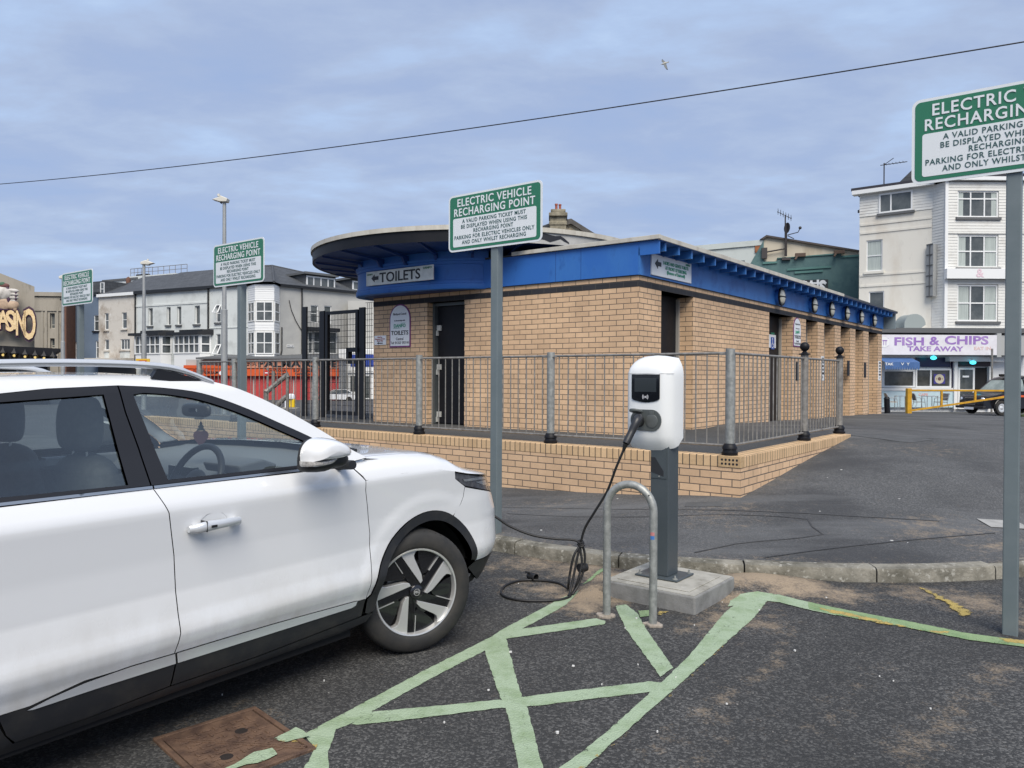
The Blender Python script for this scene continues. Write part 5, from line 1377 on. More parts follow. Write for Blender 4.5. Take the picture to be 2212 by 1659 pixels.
side_roof = UP + [(-3.02, 1.28), (-2.62, 1.326), (-2.31, 1.358), (-1.85, 1.388), (-1.70, 1.403), (-1.44, 1.413)] + [(a, b + .003) for a, b in reversed(FT[:-1])] + [(-.42, 1.045), (-.40, 1.04)]
skin('roof_side', side_roof, Sf, m_body, car, h=.025)
# roof skin and windscreen
WS = UP0[:8]
def E_r(r):     # right edge of the windscreen, r 0 at the bottom, 1 at the roof
    x = r * 6.2; i = min(int(x), 6); k = x - i; a, b = WS[i], WS[i + 1]; return Sf(a[0] + (b[0] - a[0]) * k, a[1] + (b[1] - a[1]) * k)
def Wf(k, r):
    e = E_r(min(1, max(0, r))); return Vector((e.x * k, e.y + (.17 - .08 * r) * (1 - k * k), e.z + .012 * (1 - k * k) * (1 if r > .3 else r / .3)))
skin('windscreen', [(-.985, .02), (.985, .02), (.985, .99), (-.985, .99)], Wf, m_wglass, car, h=.08, sides=(1,), flange=0)
def Rf(k, s):
    e = Sf(s, upz(s)); fr_ = sm(s, -1.5, -1.04)
    return Vector((e.x * k, s + .09 * (1 - k * k) * fr_, e.z + .014 * (1 - abs(k) ** 2.4)))
skin('roof', [(-1, -1.04), (1, -1.04), (1, -2.98), (-1, -2.98)], Rf, m_paint, car, h=.08, sides=(1,), flange=.01)
skin('headlining', [(-.97, -1.06), (.97, -1.06), (.97, -2.95), (-.97, -2.95)], Rf, M('headlining', (.25, .25, .25), .9), car, h=.1, sides=(1,), off=-.035, flange=0)
# dark inner shell behind the shut lines, wheel arch liners
sh_o = [(-.30, .27), (-2.0, .27)] + [(-2.0, 1.0), (-.36, 1.0)]
skin('inner_shell', [(-.36, .24), (-2.05, .24), (-2.05, .9), (-2.5, .9), (-3.2, .9), (-3.2, 1.02), (-.36, 1.02)], Sf, m_inner, car, h=.06, off=-.022, flange=0)
skin('inner_shell', [(-.36, .9), (-.36, .745), (tm, .745), (tm, zc(1.2) - .01), (.6, .87), (.3, .91), (-.1, .945)], Sf, m_inner, car, h=.05, off=-.022, flange=0)
skin('inner_shell', [(.56, .75), (.55, .24), (tm, .24), (tm, .75)], Sf, m_inner, car, h=.06, off=-.02, flange=0)
for c in (AC, -2.43):
    for sd in (1, -1):
        S = MB(CT)
        S.grid(lambda a, x: (sd * x, c + (ARI + .03) * math.cos(a), AZ + (ARI + .03) * math.sin(a)), list(np.linspace(rad(12), rad(172), 26)), [.895, .80, .62, .40])
        S.face([(sd * .40, c - .42, .1), (sd * .40, c + .42, .1), (sd * .40, c + .42, .75), (sd * .40, c - .42, .75)])
        part('arch_liner', S, m_inner, car, fix=False)
S = MB(CT); S.prism([(-.5, .5), (-.5, -.34), (-.8, -.36), (-.8, -1.98), (-.5, -2.0), (-.5, -2.9), (.5, -2.9), (.5, -2.0), (.8, -1.98), (.8, -.36), (.5, -.34), (.5, .5)], .17, .21, 'xy'); part('underbody', S, m_inner, car)
S = MB(CT); S.face([(-.8, -.36, .2), (.8, -.36, .2), (.8, -.36, .98), (-.8, -.36, .98)]); part('bulkhead', S, m_inner, car)
cw = skin('cowl', [(-.985, -.16), (.985, -.16), (.985, .015), (-.985, .015)], lambda k, r: Vector((E_r(0).x * k, E_r(0).y + .17 * (1 - k * k) - r * .55, 1.045 - .02 * (1 - k * k) + r * .06)), m_clad, car, h=.06, sides=(1,), flange=0)
S = MB(CT); S.tube([(-.6, -.19, 1.062), (-.1, -.125, 1.062), (.35, -.16, 1.075)], .009, 6); S.tube([(.1, -.12, 1.07), (.5, -.17, 1.075), (.7, -.235, 1.072)], .009, 6); part('wiper', S, m_clad, car)
# roof rails
for sd in (1, -1):
    S = MB(CT)
    rp = [(-1.03, 1.424), (-1.10, 1.452), (-1.17, 1.474), (-1.24, 1.487), (-1.38, 1.496), (-1.6, 1.498), (-1.83, 1.492), (-2.3, 1.468), (-2.7, 1.43), (-2.85, 1.40)]
    P = smooth_curve([(sd * (.655 if i else .66), a, b) for i, (a, b) in enumerate(rp)], 5)
    rings = []
    for i, p in enumerate(P):
        hgt = .012 + (.002 if 8 < i < len(P) - 8 else 0); w = .022
        rings.append(S.pts([(p[0] + w * math.cos(t), p[1], p[2] + hgt * math.sin(t)) for t in np.linspace(0, 2 * math.pi, 13)[:-1]]))
    for a, b in zip(rings, rings[1:]):
        for q in range(12): S.f.append((a + q, a + (q + 1) % 12, b + (q + 1) % 12, b + q)); S.sm.append(True)
    rr = part('roof_rail', S, m_silver, car)
    S = MB(CT); S.prism([(-1.30, 1.44), (-1.275, 1.476), (-1.2, 1.466), (-1.09, 1.434), (-1.06, 1.42), (-1.2, 1.425)], sd * .64, sd * .668, 'yz'); part('rail_foot', S, m_frameb, rr)
    S = MB(CT); S.prism([(-2.0, 1.43), (-1.99, 1.475), (-2.10, 1.47), (-2.12, 1.42)], sd * .64, sd * .668, 'yz'); part('rail_foot', S, m_frameb, rr)
# door handles
def CS(l): return CT @ Matrix.Translation((l, 0, 0)) @ Matrix.Rotation(rad(90), 4, 'Z')
def c5(x, y): return ((x / 1.4747) / 1.8228, (1900 + y / 1.4747) / 1.8228)
def hand(s0, par):
    for sd in (1, -1):
        S = MB(CT)
        P = [(s0, .855), (s0 + .02, .858), (s0 + .06, .862), (s0 + .12, .864), (s0 + .18, .865), (s0 + .215, .862), (s0 + .225, .858)]
        Rz = [.012, .019, .021, .018, .017, .016, .010]; out = [.014, .035, .042, .046, .044, .030, .012]
        rings = []
        for (s, z), r, o in zip(P, Rz, out):
            b = Sf(s, z).x
            rings.append(S.pts([(sd * (b + o + .012 * math.cos(t)), s, z + r * math.sin(t)) for t in np.linspace(0, 2 * math.pi, 13)[:-1]]))
        for a, b in zip(rings, rings[1:]):
            for q in range(12): S.f.append((a + q, a + (q + 1) % 12, b + (q + 1) % 12, b + q)); S.sm.append(True)
        for r_ in (rings[0], rings[-1]): S.f.append(tuple(range(r_, r_ + 12))); S.sm.append(False)
        for s in (s0 + .035, s0 + .195):
            b = Sf(s, .86).x; S.box(sd * (b - .005), sd * (b + .04), s - .016, s + .016, .853, .871)
        hh_ = part('door_handle', S, m_silver, par[sd])
        S = MB(CT); b = Sf(s0 + .08, .86).x + .054; S.box(sd * b, sd * (b + .006), s0 + .072, s0 + .095, .857, .866); part('lock_button', S, m_frameb, par[sd])
        S = MB(CT); b = Sf(s0 + .0555, .86).x + .048; S.box(sd * (b - .04), sd * (b + .0065), s0 + .0545, s0 + .0562, .842, .884); part('handle_gap', S, m_frameb, par[sd])
    skin('handle_recess', [(s0 + .06, .865), (s0 + .062, .885), (s0 + .085, .902), (s0 + .12, .905), (s0 + .155, .898), (s0 + .175, .88), (s0 + .175, .85), (s0 + .15, .828), (s0 + .11, .822), (s0 + .08, .83)], lambda t, z: Sf(t, z) + Vector((-.016 * max(0, 1 - ((t - s0 - .118) / .060) ** 2 - ((z - .862) / .045) ** 2), 0, 0)), m_paint, par, h=.012, off=.0012, flange=.001)
hand(-1.285, fd); hand(-2.30, rd)
# folded door mirrors
def dome(outl, l0, th, n=10):
    S = MB(CT); cx_ = sum(p[0] for p in outl) / len(outl); cz_ = sum(p[1] for p in outl) / len(outl); P = dens(outl, .012); rings = []
    for k in range(n + 1):
        a = math.pi / 2 * k / n; s = math.cos(a) ** .5; rings.append(S.pts([(l0 + th * math.sin(a), cx_ + (p[0] - cx_) * s, cz_ + (p[1] - cz_) * s) for p in P]))
    m_ = len(P)
    for a, b in zip(rings, rings[1:]):
        for q in range(m_): S.f.append((a + q, a + (q + 1) % m_, b + (q + 1) % m_, b + q)); S.sm.append(True)
    S.f.append(tuple(range(rings[0], rings[0] + m_))); S.sm.append(False)
    return S
MP = lambda pts, l: [fpx(CS(l), *c3(*p)) for p in pts]
def round_poly(P, n=3): return [tuple(q) for q in smooth_curve(list(P) + [P[0]], n)[:-1]]
capo = round_poly(MP([(150, 440), (152, 330), (195, 245), (270, 197), (390, 193), (500, 232), (562, 290), (568, 356), (540, 372), (400, 408), (165, 436)], 1.02))
blko = round_poly(MP([(118, 470), (120, 400), (150, 270), (210, 212), (300, 205), (420, 260), (520, 355), (578, 372), (572, 445), (500, 490), (420, 498), (330, 535), (165, 538), (125, 510)], 1.0))
leno = round_poly(MP([(156, 432), (330, 414), (468, 378), (486, 384), (430, 440), (330, 474), (172, 488)], 1.05))
for sd in (1, -1):
    def fl(S):
        if sd < 0:
            for i, v in enumerate(S.v):
                l = CT.inverted() @ v; S.v[i] = CT @ Vector((-l.x, l.y, l.z))
        return S
    mr = part('door_mirror', fl(dome(blko, .955, .085)), m_clad, car)
    part('mirror_cap', fl(dome(capo, .975, .115)), m_paint, mr)
    ln = part('indicator_lens', fl(dome(leno, .995, .072)), M('clear_indicator', (.55, .53, .50), .15, col2=(.25, .24, .23), ns=90, coat=1), mr)
    S = MB(CT); S.tube([(.855, -.50, 1.035), (.90, -.49, 1.035), (.97, -.50, 1.04)], [.03, .024, .022], 10); part('mirror_foot', fl(S), m_clad, mr)
# wheels
m_tyre = M('tyre_rubber', (.018, .018, .018), .75, col2=(.035, .032, .028), ns=7, bump=.08, bs=90)
m_rims = M('machined_silver', (.58, .58, .57), .3, .55)
m_rimb = M('gloss_black_rim', (.008, .008, .010), .2, coat=.6)
def wheel(T):
    w = MB(T)
    w.lathe([(.215, -.10), (.245, -.112), (.285, -.112), (.312, -.095), (.321, -.07), (.3235, 0), (.321, .07), (.312, .092), (.30, .103), (.27, .111), (.245, .110), (.232, .104), (.226, .094)], (0, 0, 0), 'x', 64)
    wh = thing_part = part('wheel', w, m_tyre, car)
    for k in range(64):
        pass
    S = MB(T)
    for k in range(60):
        t = 2 * math.pi * k / 60; S.m = T @ Matrix.Rotation(t, 4, 'X')
        S.box(.062, .084, -.003, .003, .300, .3172)
    part('tread_groove', S, m_inner, wh)
    S = MB(T); S.lathe([(.228, .088), (.231, .098), (.226, .104), (.219, .102), (.217, .094), (.214, .07)], (0, 0, 0), 'x', 64); part('rim', S, m_rims, wh)
    S = MB(T); S.lathe([(.216, .05), (.20, .035), (.12, .03), (.0001, .03)], (0, 0, 0), 'x', 48); part('rim_back', S, m_inner, wh)
    R = .2185
    def P2(x, y, f): return (f, -x * R, -y * R)          # x to the rear, y downwards, fraction of the rim radius
    for q in range(5):
        Q = T @ Matrix.Rotation(2 * math.pi * q / 5, 4, 'X')
        sv, bk, ln_, pn = MB(Q), MB(Q), MB(Q), MB(Q); rb = bk
        rim_arc = [(math.sin(rad(a)), math.cos(rad(a))) for a in np.linspace(9.8, 36, 7)]
        bl = [(.19, .10)] + rim_arc + [(.50, .80), (.43, .76), (.40, .68), (.335, .26), (.27, .12)]
        i = sv.pts([P2(x, y, .085 + .012 * (1 - math.hypot(x, y))) for x, y in bl]); j = sv.pts([P2(x, y, .05) for x, y in bl]); n = len(bl)
        sv.f.append(tuple(range(i, i + n))); sv.sm.append(False)
        for k in range(n): sv.f.append((i + k, i + (k + 1) % n, j + (k + 1) % n, j + k)); sv.sm.append(False)
        arm = [(-.016, .02), (-.016, .985), (.165, .975), (.185, .09), (.12, .02)]
        bk.prism([(0, 0)] * 0 + [(-x * R, -y * R) for x, y in arm], .05, .079, 'yz')
        for x in (.015, .05, .085, .12): rb.prism([(-(x) * R, -.16 * R), (-(x) * R, -.95 * R), (-(x + .014) * R, -.95 * R), (-(x + .014) * R, -.16 * R)], .0791, .083, 'yz')
        ln_.prism([(.018 * R, -.58 * R), (.034 * R, -.58 * R), (.034 * R, -.985 * R), (.018 * R, -.985 * R)], .06, .086, 'yz')
        pa = [(-.03, .50)] + [(-.03, .985)] + [(-math.sin(rad(a)), math.cos(rad(a))) for a in np.linspace(3, 34, 7)] + [(-.50, .74), (-.42, .66), (-.10, .42)]
        pn.prism([(-x * R, -y * R) for x, y in pa], .05, .073, 'yz')
        part('silver_blade', sv, m_rims, wh, bevel=.002); part('black_spoke', bk, m_rimb, wh); part('silver_line', ln_, m_rims, wh); part('black_vane', pn, m_rimb, wh)
    S = MB(T); S.lathe([(.038, .075), (.036, .094), (.030, .098), (.0001, .099)], (0, 0, 0), 'x', 32); part('hub_cap', S, m_rimb, wh)
    S = MB(T)
    oc = [(.019 * math.cos(rad(22.5 + 45 * k)), .019 * math.sin(rad(22.5 + 45 * k))) for k in range(8)]; ic = [(a * .86, b * .86) for a, b in oc]
    for k in range(8):
        l = (k + 1) % 8; S.face([(.0998, *oc[k]), (.0998, *oc[l]), (.0998, *ic[l]), (.0998, *ic[k])])
    tm_ = text_mb([('MG', 0, 0)], T @ Matrix.Translation((.0992, 0, 0)) @ Matrix.Rotation(rad(90), 4, 'Z'), .0185, .03, ext=.0006)
    i = len(S.v); S.v += tm_.v; S.f += [tuple(i + a for a in f) for f in tm_.f]; S.sm += tm_.sm
    part('emblem', S, m_rims, wh)
    S = MB(T); S.lathe([(.15, .02), (.15, .034), (.05, .034)], (0, 0, 0), 'x', 32); part('brake_disc', S, M('brake_steel', (.2, .2, .2), .4, .8), wh)
    return wh
STEER = rad(-23)
wheel(CT @ Matrix.Translation((.812, .045, .3225)) @ Matrix.Rotation(STEER, 4, 'Z') @ Matrix.Rotation(rad(-3), 4, 'X'))
wheel(CT @ Matrix.Translation((.775, -2.43, .3225)))
wheel(CT @ Matrix.Translation((-.765, .06, .3225)) @ Matrix.Rotation(STEER + math.pi, 4, 'Z'))
wheel(CT @ Matrix.Translation((-.775, -2.43, .3225)) @ Matrix.Rotation(math.pi, 4, 'Z'))
# interior
def seat(x, s, z0=.42, hr=True):
    S = MB(CT)
    S.grid(lambda a, b: (x + .25 * math.copysign(abs(math.cos(a)) ** .5, math.cos(a)), s + .10 * math.copysign(abs(math.sin(a)) ** .6, math.sin(a)) - .22 * b - .02 * math.sin(b * 3), z0 + .62 * b), list(np.linspace(0, 2 * math.pi, 25)), [0, .1, .3, .5, .7, .85, .95, 1.0])
    S.ball((x, s - .21, z0 + .60), .2, 20, 10, (1.05, .45, .45))
    S.box(x - .25, x + .25, s - .02, s + .48, z0 - .14, z0 + .02)
    st_ = part('seat', S, m_seat, car, bevel=.02)
    if hr:
        c = (x, s - .235, z0 + .81); S = MB(CT)
        S.grid(lambda a, b: (c[0] + .135 * (1 - .14 * max(0, math.sin(b))) * math.copysign(abs(math.cos(a)) ** .5, math.cos(a)) * math.cos(b) ** .28, c[1] + .055 * math.copysign(abs(math.sin(a)) ** .7, math.sin(a)) * math.cos(b) ** .4, c[2] + .112 * math.copysign(abs(math.sin(b)) ** .75, math.sin(b))), list(np.linspace(0, 2 * math.pi, 33)), list(np.linspace(-math.pi / 2 + .01, math.pi / 2 - .01, 17)))
        hd = part('headrest', S, m_seat, st_)
        S = MB(CT)
        for d in (-.06, .06): S.cyl((x + d, c[1], c[2] - .16), (x + d, c[1], c[2] - .08), .006, 8)
        part('headrest_post', S, m_chrome, st_)
    return st_
_hs = fpx(CS(.37), 172, 915)
seat(.37, _hs[0] + .235, _hs[1] - .81); seat(-.37, _hs[0] + .235, _hs[1] - .81)
S = MB(CT); S.box(-.62, .62, -2.62, -2.45, .45, .98); S.box(-.62, .62, -2.5, -2.0, .30, .48); part('rear_seat', S, m_seat, car, bevel=.05)
S = MB(CT)
S.grid(lambda x, k: (x, (-.14, -.30, -.55, -.72, -.80, -.80, -.70)[k] + .06 * (1 - (x / .8) ** 2), (1.043, 1.025, 1.0, .985, .93, .82, .45)[k]), list(np.linspace(-.80, .80, 14)), [0, 1, 2, 3, 4, 5, 6]); dsh = part('dashboard', S, m_trim, car)
S = MB(CT); S.prism([(-.60, .985), (-.78, .985), (-.80, 1.03), (-.66, 1.05), (-.58, 1.02)], .22, .52, 'yz'); part('instrument_hood', S, m_trim, dsh, bevel=.01)
S = MB(CT); S.box(-.10, .12, -.79, -.755, .87, .99); part('centre_screen', S, M('screen_glass', (.02, .022, .026), .1), dsh)
S = MB(CT)
for x in (-.16, .16, .70): S.lathe([(.032, -.815), (.04, -.815), (.042, -.80)], (x, 0, .90), 'y', 16)
S.box(-.70, -.20, -.80, -.79, .885, .905)
part('vent_ring', S, m_chrome, dsh)
SW = CT @ Matrix.Translation((.37, -.93, .955)) @ Matrix.Rotation(rad(-24), 4, 'X')
S = MB(SW); S.tube([(.185 * math.cos(t), 0, .178 * math.sin(t)) for t in np.linspace(0, 2 * math.pi, 37)[:-1]], .0155, 10, closed=True)
S.box(-.17, -.05, -.01, .02, -.025, .02); S.box(.05, .17, -.01, .02, -.025, .02); S.box(-.03, .03, -.005, .02, -.17, -.05); S.ball((0, 0, 0), .075, 16, 10, (1, .4, .85)); S.cyl((0, 0, 0), (0, .25, 0), .03, 10)
part('steering_wheel', S, M('steering_leather', (.03, .03, .032), .5), car)
S = MB(CT); S.box(-.12, .12, -1.3, -.75, .45, .72); part('centre_console', S, m_trim, car, bevel=.02)
for sd in (1, -1):
    S = MB(CT); S.box(sd * .74, sd * .79, -2.35, -.42, .3, 1.012); part('door_card', S, m_trim, car, bevel=.01)
mq = fpx(CS(.0), 424, 886); S = MB(CT)
S.grid(lambda a, b: (.125 * math.copysign(abs(math.cos(a)) ** .45, math.cos(a)) * math.cos(b) ** .3, mq[0] + .02 * math.sin(b), mq[1] + .036 * math.copysign(abs(math.sin(a)) ** .6, math.sin(a)) * math.cos(b) ** .3), list(np.linspace(0, 2 * math.pi, 33)), list(np.linspace(-1.55, 1.55, 9)))
S.m = CT; S.tube([(0, mq[0] + .01, mq[1] + .02), (0, mq[0] + .07, mq[1] + .08)], .012, 8); part('rear_view_mirror', S, M('mirror_black', (.02, .02, .022), .4), car)
hq = fpx(CS(.0), 434, 941)
HT_ = CT @ Matrix.Translation((0, hq[0], hq[1])) @ Matrix.Rotation(rad(62), 4, 'Z')
S = MB(HT_)
ho = [(0, -.075), (.012, -.058), (.042, -.02), (.048, .004), (.042, .024), (.024, .034), (.008, .030), (-.008, .030), (-.024, .034), (-.042, .024), (-.048, .004), (-.042, -.02), (-.016, -.058)]
S.prism([(a * .78, b * .78) for a, b in ho], -.003, .003, 'xz')
hrt = thing('air_freshener', 'dark red heart shaped air freshener hanging from the mirror in the white car', 'air freshener', mat=HT_)
part('heart', S, M('freshener_red', (.085, .03, .04), .6), hrt)
S = MB(HT_); S.prism([(-.022, .026), (.022, .026), (.010, .043), (.016, .043), (.005, .060), (.009, .060), (0, .078), (-.009, .060), (-.005, .060), (-.016, .043), (-.010, .043)], -.003, .003, 'xz'); part('leaf_top', S, M('freshener_dark', (.03, .035, .035), .6), hrt)
S = MB(HT_); S.tube([(0, 0, .078), (0, 0, .115)], .0015, 5); part('string', S, m_ink, hrt)
# ================================================================ buildings across the streets
m_wall1 = M('weathered_white_render', (.56, .53, .48), .85, col2=(.30, .25, .20), ns=.55, lo=.52, hi=.70, col3=(.66, .65, .62), ns3=2.5)
m_wall2 = M('off_white_render', (.60, .63, .62), .8, col2=(.42, .44, .43), ns=.6, lo=.5, hi=.72, col3=(.36, .37, .36), ns3=3, lo3=.62, hi3=.8)
m_wall3 = M('pale_grey_render', (.42, .42, .40), .8, col2=(.36, .36, .35), ns=.7)
m_wblue = M('blue_grey_render', (.13, .175, .24), .8, col2=(.11, .15, .21), ns=.6)
m_stone = M('grey_beige_stone', (.33, .30, .25), .9, col2=(.22, .20, .165), ns=.5, lo=.45, hi=.68, stretch=(1, 1, .35), col3=(.13, .12, .10), ns3=2.2, lo3=.60, hi3=.78)
m_brownb = M('brown_brick_wall', (.15, .075, .05), .85, col2=(.11, .055, .04), ns=4)
m_upvc = M('white_plastic', (.74, .75, .75), .35)
m_fbrd = M('white_weatherboard', (.66, .66, .63), .55, col2=(.52, .50, .46), ns=1.3, lo=.5, hi=.75)
m_bblk = M('black_woodwork', (.012, .013, .015), .5)
m_sill = M('dark_sill', (.10, .105, .11), .7)
def z3(x, y): return 192 + x * .16533, 548.5 + y * .16533
def z4(x, y): return 466.3 + x * .23146, 548.5 + y * .23146
def z0(x, y): return x * .16535, 548.5 + y * .16535             # zoom (0,1000,3.318)
GZ = -.30
def rect(Mf, a, b, off=0.0):
    (ua, va), (ub, vb) = a, b
    um, vm = (ua + ub) / 2, (va + vb) / 2
    xa = fpx(Mf, ua, vm, off)[0]; xb = fpx(Mf, ub, vm, off)[0]; zt = fpx(Mf, um, va, off)[1]; zb = fpx(Mf, um, vb, off)[1]
    return min(xa, xb), max(xa, xb), min(zt, zb), max(zt, zb)
def window(par, Mf, r, cols=(.5,), rows=(.5,), depth=.12, fw=.06, sill=m_sill, frame=m_upvc, glass=m_glassd, head=None, curtain=None, hood=False):
    a, b, c, d = r
    f = MB(Mf); bars(f, a + .002, b - .002, c + .002, d - .002, depth - .07, depth - .01, cols, rows, fw)
    w = part('window', f, frame, par)
    part('pane', MB(Mf).box(a + fw * .5, b - fw * .5, depth - .025, depth - .015, c + fw * .5, d - fw * .5), glass, w)
    if curtain:
        S = MB(Mf)
        for x0_, x1_ in curtain:
            n = 7; xs__ = np.linspace(a + (b - a) * x0_, a + (b - a) * x1_, n * 2)
            S.grid(lambda x, z: (x, depth - .030 - .004 * (int(round((x - a) * 60)) % 2), z), list(xs__), [c + fw, d - fw], False)
        part('curtain', S, m_curtain, w)
    if sill: part('sill', MB(Mf).box(a - .1, b + .1, -.12, .02, c - .14, c - .003), sill, w)
    if head: part('lintel', MB(Mf).box(a - .08, b + .08, -.05, .0, d + .002, d + .16), head, w)
    return w
def pitched_roof(Mf, x0, x1, ze, zr, run, over=.25, hip0=0.0, hip1=0.0):
    S = MB(Mf)
    S.face([(x0, -over, ze - over * .3), (x1, -over, ze - over * .3), (x1 - hip1, run, zr), (x0 + hip0, run, zr)])
    S.face([(x0, 2 * run, ze), (x0 + hip0, run, zr), (x1 - hip1, run, zr), (x1, 2 * run, ze)])
    S.face([(x0, -over, ze - over * .3), (x0 + hip0, run, zr), (x0, 2 * run, ze)]); S.face([(x1, -over, ze - over * .3), (x1, 2 * run, ze), (x1 - hip1, run, zr)])
    return S

# ---- the long row: frame along its facade, left end at u=145
PA = Vector((-20.6, 60, 0)); dL = Vector((.887, -.461, 0))
ML = frame(PA.x - dL.x * 40, PA.y - dL.y * 40, dL.x, dL.y)        # x = 40 at the corner bay
xu = lambda u, v=700: fpx(ML, u, v)[0]
XB0, XW0, XH0, XC0, XE = xu(145), xu(213), xu(293), xu(452), 40.0
EZ = fpx(ML, 530, 618)[1]
RZ = EZ + 2.3; RUN = 4.6
# blue house
bl_ = thing('blue_house', 'tall narrow blue grey rendered house at the left end of the white row', 'house', ML @ Vector(((XB0 + XW0) / 2, 2, GZ)))
rs = [rect(ML, z0(1225, 800), z0(1290, 1005)), rect(ML, z0(1055, 805), z0(1080, 1020)), rect(ML, z0(980, 1150), z0(1085, 1375)), rect(ML, z0(1250, 1135), z0(1305, 1365))]
S = MB(ML); ztop = fpx(ML, 180, 640)[1]; wall_open(S, XB0, XW0, GZ, ztop, rs, 0, .12); S.box(XB0, XW0, .125, 8, GZ, ztop)
part('wall', S, m_wblue, bl_)
for r in rs: window(bl_, ML, r, cols=(.5,) if r[1] - r[0] > 1 else (), rows=(.62,), sill=m_bblk)
S = MB(ML); S.box(XB0 - .1, XW0, -.15, 8, ztop, ztop + .25); part('parapet', S, m_bblk, bl_)
S = MB(ML); a, b, c, d = rect(ML, z0(1270, 370), z0(1335, 560)); S.box(a - 1.6, b, .3, 6, ztop, d + .15); S2 = part('dormer', S, m_slate, bl_)
window(bl_, ML @ Matrix.Translation((0, .28, 0)), (a + .1, b - .05, c, d), cols=(), rows=(.55,), sill=None, depth=.0)
S = MB(ML); S.lathe([(.18, 0), (.22, .4), (.16, .6), (.0001, .72)], (b - .6, 3, d + .15), 'z', 14); part('chimney_pot', S, m_brownb, bl_)
S = MB(ML); S.tube([(xu(151), -.06, GZ), (xu(151), -.06, ztop)], .06, 6); part('drainpipe', S, m_bblk, bl_)
# weathered house
wh_ = thing('weathered_house', 'stained peeling white rendered house between the blue house and the bay windows', 'house', ML @ Vector(((XW0 + XH0) / 2, 2, GZ)))
rs = [rect(ML, z3(205, 775), z3(257, 990)), rect(ML, z3(430, 765), z3(495, 975)), rect(ML, z3(207, 1120), z3(262, 1255)), rect(ML, z3(412, 1113), z3(535, 1250))]
S = MB(ML); wall_open(S, XW0, XH0, GZ, EZ - .1, rs, 0, .14); S.box(XW0, XH0, .145, 8, GZ, EZ - .1); part('wall', S, m_wall1, wh_)
for k, r in enumerate(rs): window(wh_, ML, r, cols=(.36, .64) if k == 3 else (), rows=(.55,) if k < 2 else (), sill=m_wall1, depth=.13)
part('gutter', MB(ML).box(XW0, XH0, -.22, .3, EZ - .10, EZ + .16), m_upvc, wh_)
for r in (rs[2], rs[3]): part('apron_panel', MB(ML).box(r[0], r[1], -.03, 0, r[2] - 1.0, r[2] - .15), m_wall2, wh_)
part('roof', pitched_roof(ML, XW0, XH0, EZ + .18, RZ, RUN, .2), m_slate, wh_)
part('shop_canopy', MB(ML).box(XW0 - .2, XH0 - .2, -1.2, 0, fpx(ML, 250, 774)[1] - .3, fpx(ML, 250, 774)[1]), m_wall1, wh_)
part('shopfront', MB(ML).box(XW0, XH0, -.05, 0, GZ, fpx(ML, 250, 774)[1] - .31), m_bblk, wh_)
# house with two big bays
by_ = thing('bay_window_house', 'white rendered house with two wide black topped bay windows', 'house', ML @ Vector(((XH0 + XC0) / 2, 2, GZ)))
rs = [rect(ML, z3(*a), z3(*b)) for a, b in (((775, 710), (835, 940)), ((1015, 695), (1068, 930)), ((1150, 688), (1207, 925)), ((1380, 675), (1450, 918)))]
S = MB(ML); wall_open(S, XH0, XC0, GZ, EZ - .05, rs, 0, .22); S.box(XH0, XC0, .225, 8, GZ, EZ - .05); part('wall', S, m_wall2, by_)
for r in rs: window(by_, ML, r, cols=(), rows=(), depth=.21, head=None, fw=.05)
part('gutter', MB(ML).box(XH0, XC0, -.24, .3, EZ - .05, EZ + .2), m_bblk, by_)
part('string_course', MB(ML).box(XH0, XC0, -.05, 0, EZ - 1.15, EZ - 1.0), m_wall2, by_)
part('roof', pitched_roof(ML, XH0 - .05, XC0, EZ + .22, RZ + .1, RUN, .2), m_slate, by_)
for a, b in (((595, 1065), (1015, 1310)), ((1100, 1055), (1530, 1300))):
    r = rect(ML, z3(*a), z3(*b), -.8); x0_, x1_, c, d = r; M2 = ML @ Matrix.Translation((0, -.8, 0))
    xc = x0_ + (x1_ - x0_) * .80; x1_ = xc + (x1_ - xc) * .55
    S = MB(ML); S.prism([(x0_ + .05, -.74), (xc, -.74), (x1_ - .05, -.02), (x0_ + .05, -.02)], c - 1.2, c, 'xy'); bw_ = part('bay', S, m_upvc, by_)
    part('bay_glass', MB(ML).prism([(x0_ + .12, -.70), (xc - .05, -.70), (x1_ - .15, -.05), (x0_ + .12, -.05)], c + .002, d, 'xy'), m_glassd, bw_)
    S = MB(M2); bars(S, x0_, xc, c, d, 0, .08, (.2, .4, .6, .8), (.5,), .10); part('bay_frame', S, m_upvc, bw_)
    M3 = frame(*(ML @ Vector((xc, -.8, 0))).xy, *((ML @ Vector((x1_, 0, 0))) - (ML @ Vector((xc, -.8, 0)))).xy); l = math.hypot(x1_ - xc, .8)
    S = MB(M3); bars(S, .08, l, c, d, 0, .07, (), (.5,), .12); part('bay_frame', S, m_upvc, bw_)
    S = MB(ML); S.prism([(x0_ - .5, -1.05), (xc + .1, -1.05), (x1_ + .3, 0), (x0_ - .5, 0)], d, d + .22, 'xy'); S.prism([(x0_ + .6, -.7), (xc + .2, -.7), (x1_ + .3, 0), (x0_ + .6, 0)], d + .222, d + .42, 'xy'); part('bay_roof', S, m_bblk, bw_)
for u in (z3(615, 0)[0], z3(1568, 0)[0]):
    S = MB(ML); S.tube([(xu(u), -.08, GZ), (xu(u), -.08, EZ)], .07, 6); part('drainpipe', S, m_bblk, by_)
